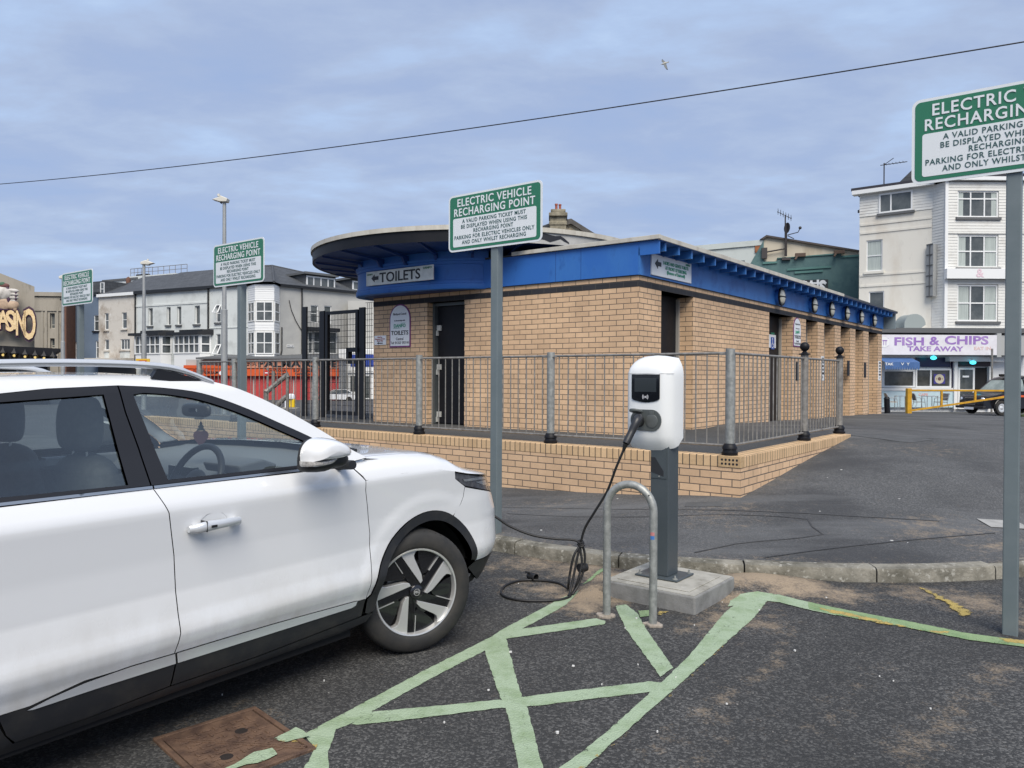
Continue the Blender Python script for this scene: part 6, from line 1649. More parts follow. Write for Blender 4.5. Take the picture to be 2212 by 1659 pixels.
# corner cafe building
PB = Vector((-18.26, 60.3, 0)); dR = Vector((.688, .726, 0)); MR = frame(PB.x, PB.y, dR.x, dR.y)
cf = thing('corner_cafe', 'three storey corner building with canted white bay above an orange and red cafe front', 'cafe', (-19, 63, GZ))
rs = [rect(ML, z3(1660, 660), z3(1720, 895)), rect(ML, z3(1660, 1045), z3(1720, 1320))]
S = MB(ML); wall_open(S, XC0 + .01, XE, GZ, EZ, rs, 0, .14); S.box(XC0 + .01, XE - 1.5, .145, 8, GZ, EZ)
S.m = MR
RW = [rect(MR, z4(885, 480), z4(955, 640)), rect(MR, z4(1010, 485), z4(1080, 650)), rect(MR, z4(1430, 500), z4(1490, 655)), rect(MR, z4(915, 725), z4(1130, 930)), rect(MR, z4(868, 725), z4(905, 930))]
RW[4] = (RW[4][0], min(RW[4][1], RW[3][0] - .1), RW[4][2], RW[4][3])
XR = fpx(MR, 830, 700)[0]
S2 = MB(MR); wall_open(S2, 0, XR, GZ, EZ, RW, 0, .14); S2.box(1.2, XR, .145, 8, GZ, EZ)
part('wall', S, m_wall2, cf); part('wall', S2, m_wall3, cf, label='pale grey rendered flank wall')
for k, r in enumerate(rs): window(cf, ML, r, cols=(), rows=(.5,), depth=.13)
for k, r in enumerate(RW): window(cf, MR, r, cols=(.5,) if k == 3 else (), rows=(.52,), depth=.13, sill=None)
# open sashes
for (a, b, c, d) in (((1612, 765), (1665, 668), (1720, 668), (1680, 765)), ((1612, 1305), (1665, 1190), (1722, 1190), (1675, 1305))):
    P = [ML @ Vector((*[fpx(ML, *z3(*p), o)[0] for _ in (0,)], o, fpx(ML, *z3(*p), o)[1])) for p, o in ((a, -.5), (b, -.02), (c, -.02), (d, -.5))]
    S = MB()
    for i in range(4): S.tube([P[i], P[(i + 1) % 4]], .045, 6)
    part('open_sash', S, m_upvc, cf)
part('string_course', MB(ML).box(XC0, XE, -.05, 0, fpx(ML, 470, 708)[1], fpx(ML, 470, 712)[1] + .1), m_wall2, cf)
S = MB(ML); S.box(XC0, XE, -.25, .3, EZ, EZ + .2); S.m = MR; S.box(0, XR, -.25, .3, EZ, EZ + .2); part('gutter', S, m_bblk, cf)
# canted bay: two window storeys with boarded bands
C0 = ML @ Vector((XE, 0, 0)); C3 = PB.copy(); C1 = gy(551, 700, 58.9); C2_ = gy(592, 700, 58.9)
C0.z = C1.z = C2_.z = C3.z = 0
zt1 = [gy(572, v, 58.9).z for v in (796 - 24, 765, 716, 694, 651, 622)]     # bottom, sill1, head1, sill2, head2, top
S = MB()
pg = [(C0.x, C0.y), (C1.x, C1.y), (C2_.x, C2_.y), (C3.x, C3.y), (C3.x - 1, C3.y + 4), (C0.x - 2, C0.y + 3)]
S.prism(pg, zt1[0], EZ + .0, 'xy'); cb_ = part('corner_bay', S, m_fbrd, cf)
for lo_, hi_ in ((zt1[1], zt1[2]), (zt1[3], zt1[4])):
    for A_, B2, cs in ((C0, C1, (.5,)), (C1, C2_, (.5,)), (C2_, C3, ())):
        Mb = frame(A_.x, A_.y, B2.x - A_.x, B2.y - A_.y); l = (B2 - A_).length
        S = MB(Mb); bars(S, .06, l - .06, lo_, hi_, -.06, -.002, cs, (.5,), .09); part('bay_frame', S, m_upvc, cb_)
        part('bay_glass', MB(Mb).box(.1, l - .1, -.03, -.02, lo_ + .04, hi_ - .04), m_glassd, cb_)
for A_, B2 in ((C0, C1), (C1, C2_), (C2_, C3)):
    Mb = frame(A_.x, A_.y, B2.x - A_.x, B2.y - A_.y); l = (B2 - A_).length
    for lo_, hi_ in ((zt1[0], zt1[1] - .08), (zt1[2] + .08, zt1[3] - .08), (zt1[4] + .08, EZ - .05)):
        n = max(2, int((hi_ - lo_) / .16)); S = MB(Mb)
        for k in range(n): z = lo_ + (hi_ - lo_) * k / n; S.prism([(-.028, z), (-.002, z), (-.002, z + (hi_ - lo_) / n), (-.006, z + (hi_ - lo_) / n)], 0, l, 'yz')
        part('weatherboards', S, m_upvc, cb_)
# roof, hipped over the corner
R1 = ML @ Vector((XC0, RUN, RZ + .1)); AP = gy(588, 574, 66.5); R3 = MR @ Vector((XR * .6, 4.6, EZ + 2.2))
ecl = [ML @ Vector((XC0, -.25, EZ + .16)), C0 + Vector((0, -.3, EZ + .16)), C1 + Vector((0, -.35, EZ + .16)), C2_ + Vector((.1, -.35, EZ + .16)), C3 + Vector((.2, -.2, EZ + .16)), MR @ Vector((XR, -.25, EZ + .16))]
S = MB(); S.face([ecl[0], ecl[1], AP, R1]); S.face([ecl[1], ecl[2], AP]); S.face([ecl[2], ecl[3], AP]); S.face([ecl[3], ecl[4], AP])
RR = MR @ Vector((XR, 4.6, RZ - .9)); RM = MR @ Vector((fpx(MR, 734, 640)[0], 4.6, RZ - .35))
S.face([ecl[4], ecl[5], RR, RM, AP]); S.face([R1, AP, RM, RR, MR @ Vector((XR, 9, EZ)), ML @ Vector((XC0, 9, EZ))]); part('roof', S, m_slate, cf, fix=True)
S = MB(); S.tube([R1, AP, RM, RR], .09, 6); S.tube([AP, ecl[3]], .10, 6); part('ridge_tiles', S, m_slate, cf)
for (a, b), cs in ((((845, 215), (1112, 318)), (.25, .5, .75)), (((1275, 255), (1400, 345)), (.5,))):
    r = rect(MR, z4(*a), z4(*b), .5); Md = MR @ Matrix.Translation((0, .5, 0))
    S = MB(MR); S.box(r[0] - .1, r[1] + .1, .56, 4, r[2], r[3] + .1); dm_ = part('dormer', S, m_slate, cf)
    S = MB(Md); bars(S, r[0], r[1], r[2], r[3], -.02, .055, cs, (), .12); part('dormer_frame', S, m_upvc, dm_)
    part('dormer_glass', MB(Md).box(r[0] + .05, r[1] - .05, .0, .05, r[2] + .05, r[3] - .05), m_glassd, dm_)
    S = MB(MR); S.box(r[0] - .3, r[1] + .2, .2, 4, r[3] + .102, r[3] + .28); part('dormer_roof', S, m_sill, dm_)
S = MB(MR); S.tube([(fpx(MR, *z4(800, 330))[0], -.08, GZ + 2), (fpx(MR, *z4(800, 330))[0], -.08, EZ)], .06, 6); part('drainpipe', S, m_bblk, cf)
S = MB(MR); P = [(*[fpx(MR, *z4(*p))[0]], -.06, fpx(MR, *z4(*p))[1]) for p in ((680, 432), (700, 520), (740, 620), (798, 720))]; S.tube(P, .03, 5)
P = [(fpx(MR, *z4(*p))[0], -.06, fpx(MR, *z4(*p))[1]) for p in ((613, 685), (612, 900), (600, 960))]; S.tube(P, .05, 5); part('wall_cable', S, m_bblk, cf)
r = rect(MR, z4(858, 700), z4(1155, 722), -.6); S = MB(MR); S.box(r[0], r[1], -.7, 0, r[2], r[3] + .1); part('window_canopy', S, m_bblk, cf)
r = rect(MR, z4(662, 848), z4(726, 870), -.03); S = MB(MR); S.box(r[0], r[1], -.05, -.002, r[2], r[3]); stn = thing('street_name_plate', 'small white street name plate reading HULL RD on the grey flank wall', 'sign', MR @ Vector(((r[0] + r[1]) / 2, -.03, r[2])))
part('plate', S, m_upvc, stn); part('lettering', text_mb([('HULL RD', (r[0] + r[1]) / 2, (r[2] + r[3]) / 2)], MR @ Matrix.Translation((0, -.053, 0)), (r[3] - r[2]) * .85, .02, sx=.9), m_ink, stn)
# cafe ground floor
YC = 57.4; MC = frame(-60, YC, 1, 0)
xl, xr_ = fpx(MC, 398, 780)[0], fpx(MC, 731, 780)[0]
zr = lambda v, u=560: fpx(MC, u, v)[1]
zt_, zs, zo, zb_ = zr(776.5), zr(795), zr(812), zr(862)
m_salm = M('salmon_signboard', (.56, .24, .15), .6, col2=(.50, .20, .12), ns=2); m_oran = M('orange_signboard', (.58, .085, .015), .6); m_redsh = M('red_shutter', (.42, .012, .012), .5)
S = MB(MC); S.box(xl, xr_, .3, 4.5, GZ, zt_ - .02); part('shop_body', S, m_wall3, cf)
S = MB(MC); S.box(xl + 1, xr_ + .1, -.35, 4.5, zt_, zt_ + .12); S.face([(xl + 1, -.35, zt_ + .121), (xr_ + .1, -.35, zt_ + .121), (xr_ - 1, 4.5, zt_ + .55), (xl + 2, 4.5, zt_ + .55)]); part('shop_roof', S, m_sill, cf)
xs1 = fpx(MC, 505, 780)[0]
S = MB(MC); S.box(xs1, xr_, -.12, .29, zs, zt_ - .005); sb = part('signboard', S, m_salm, cf)
S = MB(MC); S.box(xl, xs1 - .02, -.12, .29, zs - .05, zt_ - .45); part('signboard', S, m_oran, cf)
S = MB(MC); S.box(xl, xr_, -.06, .29, zo, zs - .052); ob = part('signboard', S, m_oran, cf)
xm = lambda u: fpx(MC, u, 785)[0]
hS = zt_ - zs
for w_, u0_, u1_ in (('PALMA', 559, 652), ('CAFE', 664, 730)): part('lettering', fit_text([(w_, (xm(u0_) + xm(u1_)) / 2, (zs + zt_) / 2, hS * .80, xm(u1_) - xm(u0_))], MC @ Matrix.Translation((0, -.13, 0)), .04, ext=.01), m_ink, sb)
part('small_lettering', text_mb([('SELF SERVICE', xm(486) + .6, (zs + zt_) / 2, hS * .8), ('PIZZERIA', xm(530), (zs + zt_) / 2, hS * .8)], MC @ Matrix.Translation((0, -.13, 0)), 1, .008, sx=.85, ext=.01), M('brown_ink', (.12, .03, .02), .6), sb)
hO = zs - zo
part('lettering', text_mb([('TRADITIONAL', xm(598), zo + hO * .68, hO * .42), ('FISH & CHIPS', xm(598), zo + hO * .25, hO * .42), ('SELF SERVICE', xm(655), zo + hO * .68, hO * .42), ('CAFETERIA', xm(655), zo + hO * .25, hO * .42), ('Pasta', xm(520), zo + hO * .45, hO * .8), ('ICE CREAM', xm(450), zo + hO * .4, hO * .55)], MC @ Matrix.Translation((0, -.075, 0)), 1, .02, ext=.01), m_ink, ob)
part('lettering', text_mb([('PALMA', xm(435), zt_ - .85, hS * .6)], MC @ Matrix.Translation((0, -.13, 0)), 1, .01, ext=.01), M('dim_red_ink', (.35, .05, .02), .6), ob)
edges = [398, 452, 505, 545, 590, 632, 672, 731]
for a, b in zip(edges, edges[1:]):
    S = MB(MC); x0_, x1_ = xm(a) + .06, xm(b) - .06; n = 22
    for k in range(n): z = GZ + (zo - GZ) * k / n; S.prism([(.24, z), (.29, z), (.29, z + (zo - GZ) / n - .01), (.262, z + (zo - GZ) / n - .01)], x0_, x1_, 'yz')
    part('shutter', S, m_redsh, cf)
# white shop behind the gate
YS = 60.5; MS = frame(-40, YS, 1, 0); xa = lambda u: fpx(MS, u, 780)[0]; zz2 = lambda v: fpx(MS, 780, v)[1]
sh = thing('white_shop', 'white fronted shop with a blue sign seen through the mesh gate', 'shop', (xa(790), YS + 3, GZ))
S = MB(MS); S.box(xa(731), xa(860), 0, 6, GZ, zz2(754)); part('wall', S, m_upvc, sh)
S = MB(MS); S.box(xa(745), xa(860), -.15, 0, zz2(805), zz2(756)); fsg = part('shop_sign', S, m_upvc, sh)
S = MB(MS); S.box(xa(758), xa(860), -.18, -.152, zz2(792), zz2(766)); part('blue_panel', S, M('shop_blue', (.02, .05, .28), .5), fsg)
S = MB(MS); S.box(xa(733), xa(752), -.03, 0, GZ + .1, zz2(812)); S.box(xa(757), xa(778), -.03, 0, GZ + .6, zz2(812)); S.box(xa(784), xa(800), -.03, 0, GZ + .1, zz2(812)); part('shop_window', S, m_glassd, sh)
S = MB(MS); S.box(xa(731), xa(860), 3.5, 8, zz2(753), zz2(640)); part('upper_storey', S, m_wall3, sh)

# white flat roofed block behind the row
wb = thing('flat_roofed_block', 'white flat roofed block with rooftop railings rising behind the slate roofs', 'building', ML @ Vector((25, 22, GZ)))
Mw = ML @ Matrix.Translation((0, 14, 0))
r1 = rect(Mw, z3(180, 352), z3(640, 440)); r2 = rect(Mw, z3(515, 285), z3(800, 350)); r3 = rect(Mw, z3(800, 262), z3(1130, 330))
S = MB(Mw)
for k, r in enumerate((r1, r2, r3)): S.box(r[0], r[1], .02 * k, 8, GZ if k == 1 else r[2] - 3, r[3])
part('wall', S, m_wall2, wb)
S = MB(Mw); S.box(r1[0], r1[1], -.1, 8, r1[3] + .002, r1[3] + .25); part('roof_edge', S, m_sill, wb)
S = MB(Mw)
for x0_, x1_, z in ((r2[0], r2[1], r2[3]), (r3[0], r3[1] + 1.5, r3[3])):
    S.tube([(x0_, .3, z + .9), (x1_, .3, z + .9)], .035, 5); S.tube([(x0_, .3, z + .45), (x1_, .3, z + .45)], .03, 5)
    n = 7
    for k in range(n): x = x0_ + (x1_ - x0_) * k / (n - 1); S.tube([(x, .3, z), (x, .3, z + .9)], .03, 5)
part('roof_railing', S, m_galvd, wb)
S = MB(Mw); r = rect(Mw, z3(605, 262), z3(750, 292)); S.box(r[0], r[1], .1, .5, r[2], r[3]); part('banner', S, m_bblk, wb)
# brown strip and stone building
st_b = thing('stone_building', 'grey beige stone faced building with narrow vertical windows left of the blue house', 'building', ML @ Vector((-6, 10, GZ)))
MG = frame(*gy(60, 700, 68).xy, 1, .12); xg_ = lambda u: fpx(MG, u, 680)[0]
def zc1(x, y): return (x / 4.1475) / 1.8228, (1050 + y / 4.1475) / 1.8228
rs = [rect(MG, zc1(815, 760), zc1(895, 1010)), rect(MG, zc1(818, 1170), zc1(893, 1330))]
zt_ = fpx(MG, 105, 640)[1]
S = MB(MG); wall_open(S, xg_(50), xg_(138), GZ, zt_, rs, 0, .35); S.box(xg_(50), xg_(138), .36, 10, GZ, zt_); part('wall', S, m_stone, st_b)
for r in rs: window(st_b, MG, r, cols=(), rows=(.25,), depth=.34, sill=None, frame=m_cream)
S = MB(MG); S.box(xg_(50), xg_(139), -.25, .2, zt_, zt_ + .35)
n = 22
for k in range(n): x = xg_(72) + (xg_(138) - xg_(72)) * k / n; S.box(x, x + .12, -.1, 0, zt_ - 1.3, zt_ - .1)
part('cornice', S, m_stone, st_b)
S = MB(MG)
for r in rs[:1]:
    for w, d in ((.35, .12), (.7, .06)): S.box(r[0] - w, r[0] - w + .15, -d, 0, GZ + 1, r[3] + .6); S.box(r[1] + w - .15, r[1] + w, -d, 0, GZ + 1, r[3] + .6)
part('pilaster', S, m_stone, st_b)
br_ = thing('brown_brick_pier', 'narrow brown brick building end squeezed beside the blue house', 'building', MG @ Vector((xg_(141), 0, GZ)))
S = MB(MG); S.box(xg_(137.5), xg_(146.5), -.3, 6, GZ, fpx(MG, 141, 650)[1]); part('wall', S, m_brownb, br_)
S = MB(MG); S.box(xg_(135), xg_(148), -.5, 6, fpx(MG, 141, 650)[1], fpx(MG, 141, 646)[1]); part('cap', S, m_bblk, br_)

# casino
MK = frame(*gy(0, 700, 46).xy, .9, .42); kx_ = lambda u, v=650: fpx(MK, u, v)[0]; kz = lambda u, v, o=0: fpx(MK, u, v, o)[1]
cs = thing('casino_building', 'weathered grey casino building with a black canopy at the far left', 'building', MK @ Vector((-4, 3, GZ)))
S = MB(MK); xe = kx_(74.5); _rd = MK.to_3x3().inverted() @ ray(74.5, 700); zA_, zB_ = kz(0, 590), kz(74.5, 619); xz0 = kx_(0); zL = zA_ + (zA_ - zB_) / (xe - xz0) * (xz0 + 14)
bk0 = Vector((xe + _rd.x / _rd.y * 9 - .6, 9, 0))
for q in ([(-14, 0, GZ), (xe, 0, GZ), (xe, 0, zB_), (-14, 0, zL)], [(xe, 0, GZ), (bk0.x, 9, GZ), (bk0.x, 9, zB_), (xe, 0, zB_)], [(-14, 0, zL), (xe, 0, zB_), (bk0.x, 9, zB_), (-14, 9, zL)], [(-14, 9, GZ), (-14, 9, zL), (bk0.x, 9, zB_), (bk0.x, 9, GZ)], [(-14, 0, GZ), (-14, 0, zL), (-14, 9, zL), (-14, 9, GZ)]): S.face(q)
part('wall', S, m_stone, cs)
S = MB(MK)
for a, b in ((2, 11), (14, 20), (21, 32)): S.box(kx_(a, 755), kx_(b, 755), -.06, 0, kz((a + b) / 2, 765), kz((a + b) / 2, 749))
part('window', S, m_glassd, cs)
yo = -1.6
zc_ = lambda u, v: fpx(MK, u, v, yo)
S = MB(MK)
xr2, zr2 = zc_(133, 753); zl = zc_(0, 742)[1]
S.prism([(-14, zl + (zl - zr2) * 1.6), (xr2, zr2), (xr2 - 1.2, zr2 - .95), (-14, zr2 - .95)], yo, .0, 'xz'); cn = part('canopy', S, m_black, cs)
S = MB(MK); S.box(-14, kx_(108, 790), yo + .45, -.01, GZ, zr2 - .96); part('canopy_wall', S, m_black, cs)
S = MB(MK)
for u in np.linspace(-30, 120, 18): x = zc_(u, 770)[0]; S.box(x - .05, x + .05, yo - .02, yo + .3, zr2 - .8, zr2 - .45)
part('canopy_bracket', S, m_darkgrey, cs)
m_bulb = M('lit_bulb', (1.0, .72, .25), .4, emis=1.3)
for k, (u, v) in enumerate(((6.6, 765.6), (30.7, 766.9), (54.2, 769.4), (76, 771.1), (95.2, 772.7), (114, 774))):
    x, z = fpx(MK, u, v, yo - .3); T = MK @ Matrix.Translation((x, yo - .3, z))
    S = MB(T); S.lathe([(.02, .42), (.05, .40), (.07, .30), (.24, .12), (.25, .10), (.0001, .10)], (0, 0, 0), 'z', 6)
    w = 'dark lantern hanging under the black casino canopy, ' + ['at the left edge of the photo', 'second from the left edge', 'third from the left edge', 'fourth from the left edge', 'fifth, the last lit one', 'unlit, at the canopy end'][k]
    L0 = thing('canopy_lantern', w, 'lantern', mat=T, group='lanterns under the casino canopy')
    part('lantern_cap', S, m_black, L0)
    S = MB(T)
    for q in range(6):
        t = math.pi / 3 * q; S.tube([(.23 * math.cos(t), .23 * math.sin(t), .10), (.14 * math.cos(t), .14 * math.sin(t), -.25)], .02, 4)
    S.lathe([(.14, -.25), (.10, -.30), (.0001, -.30)], (0, 0, 0), 'z', 6); part('lantern_cage', S, m_black, L0)
    S = MB(T); S.lathe([(.215, .09), (.13, -.24)], (0, 0, 0), 'z', 6); part('lantern_glass', S, glass_mat('lantern_glass', (.55, .55, .52), .05) if k == 0 else bpy.data.materials['lantern_glass'], L0)
    S = MB(T); S.ball((0, 0, -.03), .075, 12, 8); part('bulb', S, m_bulb if k < 5 else m_upvc, L0)
# casino sign lettering on a dark outlined shape plus a carved ornament
cg = thing('casino_sign', 'large gold CASINO lettering with dark outlines and carved ornaments on the grey wall', 'sign', MK @ Vector((-3, -.5, 4)))
m_gold = M('gold_bulb_lettering', (.80, .62, .36), .5, col2=(.62, .42, .2), ns=14); m_mar = M('maroon_outline', (.05, .02, .045), .5)
ys = -.7
def letter(ch, u, v0, v1, wide=.8):
    x, zt2 = fpx(MK, u, v0, ys); _, zb2 = fpx(MK, u, v1, ys); h_ = zt2 - zb2
    F1 = MK @ Matrix.Translation((x, ys, (zt2 + zb2) / 2))
    return F1, h_
bk_, fg_ = MB(), MB()
for ch, u, v0, v1, w in (('C', -14, 674, 716, .7), ('A', 7, 673, 709, .62), ('S', 22.2, 673, 718, .62), ('I', 33, 678, 713.6, .9), ('N', 45.5, 674, 728, .36), ('O', 62.5, 671, 737, .36)):
    F1, h_ = letter(ch, u, v0, v1)
    for mbx, bo, ex, dy in ((bk_, .085, .06, .08), (fg_, .025, .04, -.03)):
        t_ = text_mb([(ch, 0, 0)], F1 @ Matrix.Translation((0, dy, 0)), h_ * 1.36, bo, sx=w, ext=ex); i = len(mbx.v); mbx.v += t_.v; mbx.f += [tuple(i + a for a in f) for f in t_.f]; mbx.sm += t_.sm
part('lettering_outline', bk_, m_mar, cg); part('lettering', fg_, m_gold, cg)
orn = thing('carved_ornament', 'painted carved scrollwork ornament mounted above the gold casino lettering', 'ornament', MK @ Vector((-2, -.5, 7)))
def ob_(u, v, r, sq, mat, name):
    x, z = fpx(MK, u, v, ys); S = MB(MK @ Matrix.Translation((x, ys, z))); S.ball((0, 0, 0), r, 16, 10, sq); part(name, S, mat, orn)
m_bone = M('bone_paint', (.55, .52, .48), .6, col2=(.3, .28, .25), ns=3); m_tan = M('tan_scroll', (.52, .38, .26), .6, col2=(.35, .24, .17), ns=3)
for u, v, r, sq in ((5, 634, .42, (1.3, .4, 1.0)), (26, 628, .26, (1.35, .4, .5)), (25, 636, .28, (1.3, .4, .45)), (27, 643, .26, (1.2, .4, .45)), (27, 650, .22, (1.2, .4, .4))): ob_(u, v, r, sq, m_bone, 'scroll')
for u, v, r, sq in ((9, 655, .42, (.8, .3, 1.0)), (26, 658, .36, (1.0, .35, .8)), (31, 664, .2, (.7, .35, 1.2))): ob_(u, v, r, sq, m_tan, 'scroll_panel')
for u, v, r, sq in ((15, 632, .32, (.5, .35, 1.3)), (18, 647, .36, (.4, .3, 1.3)), (34, 640, .3, (.25, .3, 1.4)), (29, 668, .18, (.6, .3, 1)), (5, 668, .24, (1.4, .3, .5)), (3, 645, .3, (1, .3, .5))): ob_(u, v, r, sq, m_mar, 'dark_backing')
ob_(9, 617, .25, (1.1, .4, .6), M('faded_red', (.13, .05, .045), .7), 'red_boss'); ob_(5, 614, .2, (.8, .5, .7), M('faded_green', (.05, .12, .07), .7), 'green_boss')
# ================================================================ chimney house behind the block
MH = frame(*gy(1160, 700, 48).xy, 1, -.05); hx = lambda u, v=500: fpx(MH, u, v)[0]; hz = lambda u, v: fpx(MH, u, v)[1]
def zt5(x, y): return (2080 + x / 4.2538) / 1.8228, (780 + y / 4.2538) / 1.8228
def H5(x, y): return fpx(MH, *zt5(x, y))
ho_ = thing('chimney_house', 'cream gabled house end with a lichened chimney rising behind the flat roof', 'house', MH @ Vector((4, 3, GZ)))
ap = H5(690, 420); ee = H5(1290, 790); sl_ = (ee[1] - ap[1]) / (ee[0] - ap[0])
S = MB(MH); xl_ = ap[0] - 4.5; xr3 = ap[0] + 6.5
S.prism([(xl_, GZ), (xr3, GZ), (xr3, ap[1] + sl_ * 6.5), (ap[0], ap[1]), (ap[0] - 1.5, ap[1] - .6), (xl_, ap[1] - 3.0)], 0, 9, 'xz'); m_cgab = M('cream_gable_render', (.56, .49, .36), .85, col2=(.38, .32, .22), ns=.9, lo=.42, hi=.7, col3=(.25, .21, .15), ns3=3.5, lo3=.62, hi3=.8)
part('wall', S, m_cgab, ho_)
S = MB(MH); t_ = .32
S.prism([(ap[0] - .8, ap[1] + .02), (ap[0] + .1, ap[1] + .24), (xr3 + .4, ap[1] + sl_ * 6.9 + .22), (xr3 + .4, ap[1] + sl_ * 6.9 - .1), (ap[0] + .1, ap[1] - .08), (ap[0] - .8, ap[1] - .3)], -.25, .1, 'xz'); part('bargeboard', S, M('weathered_wood', (.10, .095, .09), .8, col2=(.06, .055, .05), ns=3), ho_)
S = MB(MH); S.face([(ap[0], .05, ap[1] + .25), (xr3 + .4, .05, ap[1] + sl_ * 6.9 + .225), (xr3 + .4, 9, ap[1] + sl_ * 6.9 + .225), (ap[0], 9, ap[1] + .25)])
q1 = H5(200, 410); S.face([(ap[0] - .1, .05, ap[1] + .28), (ap[0] - .1, 9, ap[1] + .28), (q1[0] - 5, 9, q1[1] - 3.2), (q1[0] - 5, .05, q1[1] - 3.2)])
S.prism([(q1[0] - 4, q1[1] - 1.6), (H5(370, 400)[0], H5(370, 400)[1]), (H5(370, 600)[0], H5(370, 600)[1]), (q1[0] - 4, q1[1] - 2.4)], .3, 6, 'xz'); part('roof', S, m_slate, ho_)
m_chim = M('lichened_render', (.30, .27, .20), .9, col2=(.14, .125, .09), ns=2.2, lo=.42, hi=.66, col3=(.42, .36, .24), ns3=5, bump=.4, bs=25)
c0_, c1_ = H5(360, 560), H5(635, 330); cA, cB = H5(345, 280), H5(655, 230)
S = MB(MH); S.box(c0_[0], c1_[0], -.5, .9, c0_[1] - 2, c1_[1]); S.box(c0_[0] - .05, c1_[0] + .05, -.55, .95, c1_[1] - .55, c1_[1] - .3); S.box(cA[0], cB[0], -.68, 1.0, c1_[1] - .02, cA[1] + .02); S.box(cA[0] + .12, cB[0] - .12, -.6, .95, cA[1] + .021, H5(500, 214)[1])
chm = part('chimney', S, m_chim, ho_, bevel=.05)
m_terra = M('red_terracotta', (.36, .10, .06), .7, col2=(.22, .06, .045), ns=6)
for x0_, x1_, yt, yb in ((445, 495, 150, 215), (508, 556, 158, 222)):
    a_ = H5(x0_, yb); b_ = H5(x1_, yt); r = (b_[0] - a_[0]) / 2
    S = MB(MH); S.lathe([(r * .95, a_[1] - .3), (r * .85, b_[1] + .12), (r * 1.05, b_[1] + .14), (r * 1.05, b_[1] + .22), (r * .7, b_[1] + .22), (r * .65, b_[1] - .1)], ((a_[0] + b_[0]) / 2, .1, 0), 'z', 14); part('chimney_pot', S, m_terra, chm)

# ================================================================ pale rendered building and green walled building
MG2 = frame(*gy(1480, 700, 52).xy, 1, -.26)
def z6(x, y): return (2700 + x / 2.9493) / 1.8228, (800 + y / 2.9493) / 1.8228
def G6(x, y): return fpx(MG2, *z6(x, y))
pb = thing('pale_rendered_building', 'long low pale grey rendered building with rust stains behind the block roof', 'building', MG2 @ Vector((2, 3, GZ)))
a_, b_ = G6(-100, 515), G6(900, 425); S = MB(MG2)
S.prism([(a_[0], GZ), (b_[0], GZ), (b_[0], b_[1]), (a_[0], a_[1])], .02, 10, 'xz'); m_pgr = M('pale_blue_grey_render', (.46, .50, .49), .8, col2=(.38, .42, .41), ns=.8, lo=.5, hi=.7); part('wall', S, m_pgr, pb)
S = MB(MG2); S.prism([(a_[0], a_[1] + .001), (b_[0], b_[1] + .001), (b_[0], b_[1] - .35), (a_[0], a_[1] - .35)], -.08, .019, 'xz'); part('coping', S, m_pgr, pb)
m_ruststain = M('rust_stain', (.30, .12, .05), .9, col2=(.14, .05, .03), ns=4)
for x, y, w, h in ((228, 545, .4, .3), (836, 512, .35, .7)):
    c = G6(x, y); S = MB(MG2); S.box(c[0] - w / 2, c[0] + w / 2, -.06, .0, c[1] - h / 2, c[1] + h / 2); part('rusty_vent', S, m_ruststain, pb)
r = (*G6(600, 690), *G6(685, 665)); S = MB(MG2); S.box(r[0], r[2], -.05, .0, r[1], r[3]); part('window', S, m_glassd, pb)
gw = thing('green_walled_building', 'dark teal painted side wall under a cream gable beside the fish shop', 'building', MG2 @ Vector((9, 3, GZ)))
m_teal = M('teal_wall_paint', (.06, .125, .132), .7, col2=(.08, .155, .155), ns=.7, lo=.46, hi=.58, col3=(.04, .10, .11), ns3=2.4, lo3=.55, hi3=.7)
m_crg = M('stained_cream_render', (.50, .45, .36), .85, col2=(.32, .27, .20), ns=.7, lo=.48, hi=.72, stretch=(1, 1, .35))
P6 = lambda pts: [G6(*p) for p in pts]
xr4 = G6(2060, 600)[0]
S = MB(MG2); pr = P6(((905, 405), (940, 395), (2010, 572))); S.prism([pr[0], pr[1], pr[2], (xr4 + 2, pr[2][1] - .3), (xr4 + 2, GZ), (pr[0][0], GZ)], .0, 11, 'xz'); part('gable_wall', S, m_crg, gw)
S = MB(MG2); p_ = P6(((860, 425), (935, 375), (2010, 550), (2010, 572), (940, 398), (900, 425))); S.prism(p_, -.2, 11.2, 'xz'); part('roof', S, M('brown_roof_edge', (.06, .05, .045), .8), gw)
S = MB(MG2); p_ = P6(((745, 715), (905, 430), (905, 680), (1060, 680), (1060, 640), (1805, 580), (1805, 625), (2045, 625), (2045, 640))); S.prism(p_ + [(p_[-1][0], GZ), (p_[0][0] - .4, GZ)], -.12, -.001, 'xz'); part('painted_wall', S, m_teal, gw)
for q in (((890, 680), (1058, 705)), ((1058, 615), (1805, 640)), ((1805, 605), (2045, 640)), ((1175, 755), (1685, 805)), ((1260, 790), (1590, 828))):
    a_, b_ = G6(*q[0]), G6(*q[1]); dz = 0
    S = MB(MG2); sl2 = -.02 * 0
    l0 = G6(q[0][0], q[0][1] + 20); 
    sp = (q[1][0] - q[0][0]) * (-.068)
    pp = P6(((q[0][0], q[0][1] + (25 if q[0][0] in (1058,) else 10)), (q[1][0], q[0][1] + (25 if q[0][0] in (1058,) else 10) + sp), (q[1][0], q[0][1] + 33 + sp), (q[0][0], q[0][1] + 33)))
    S.prism(pp, -.2, -.121, 'xz'); part('ledge', S, M('teal_ledge', (.07, .17, .16), .7), gw)
for x, y in ((1325, 608), (1775, 572)):
    c = G6(x, y); S = MB(MG2); S.box(c[0] - .32, c[0] + .32, -.4, -.2, c[1] - .12, c[1] + .10); S.tube([(c[0] - .2, -.35, c[1] - .1), (c[0] - .35, -.6, c[1] - .35)], .06, 6); part('floodlight', S, M('rusty_bracket', (.09, .06, .045), .8), gw)
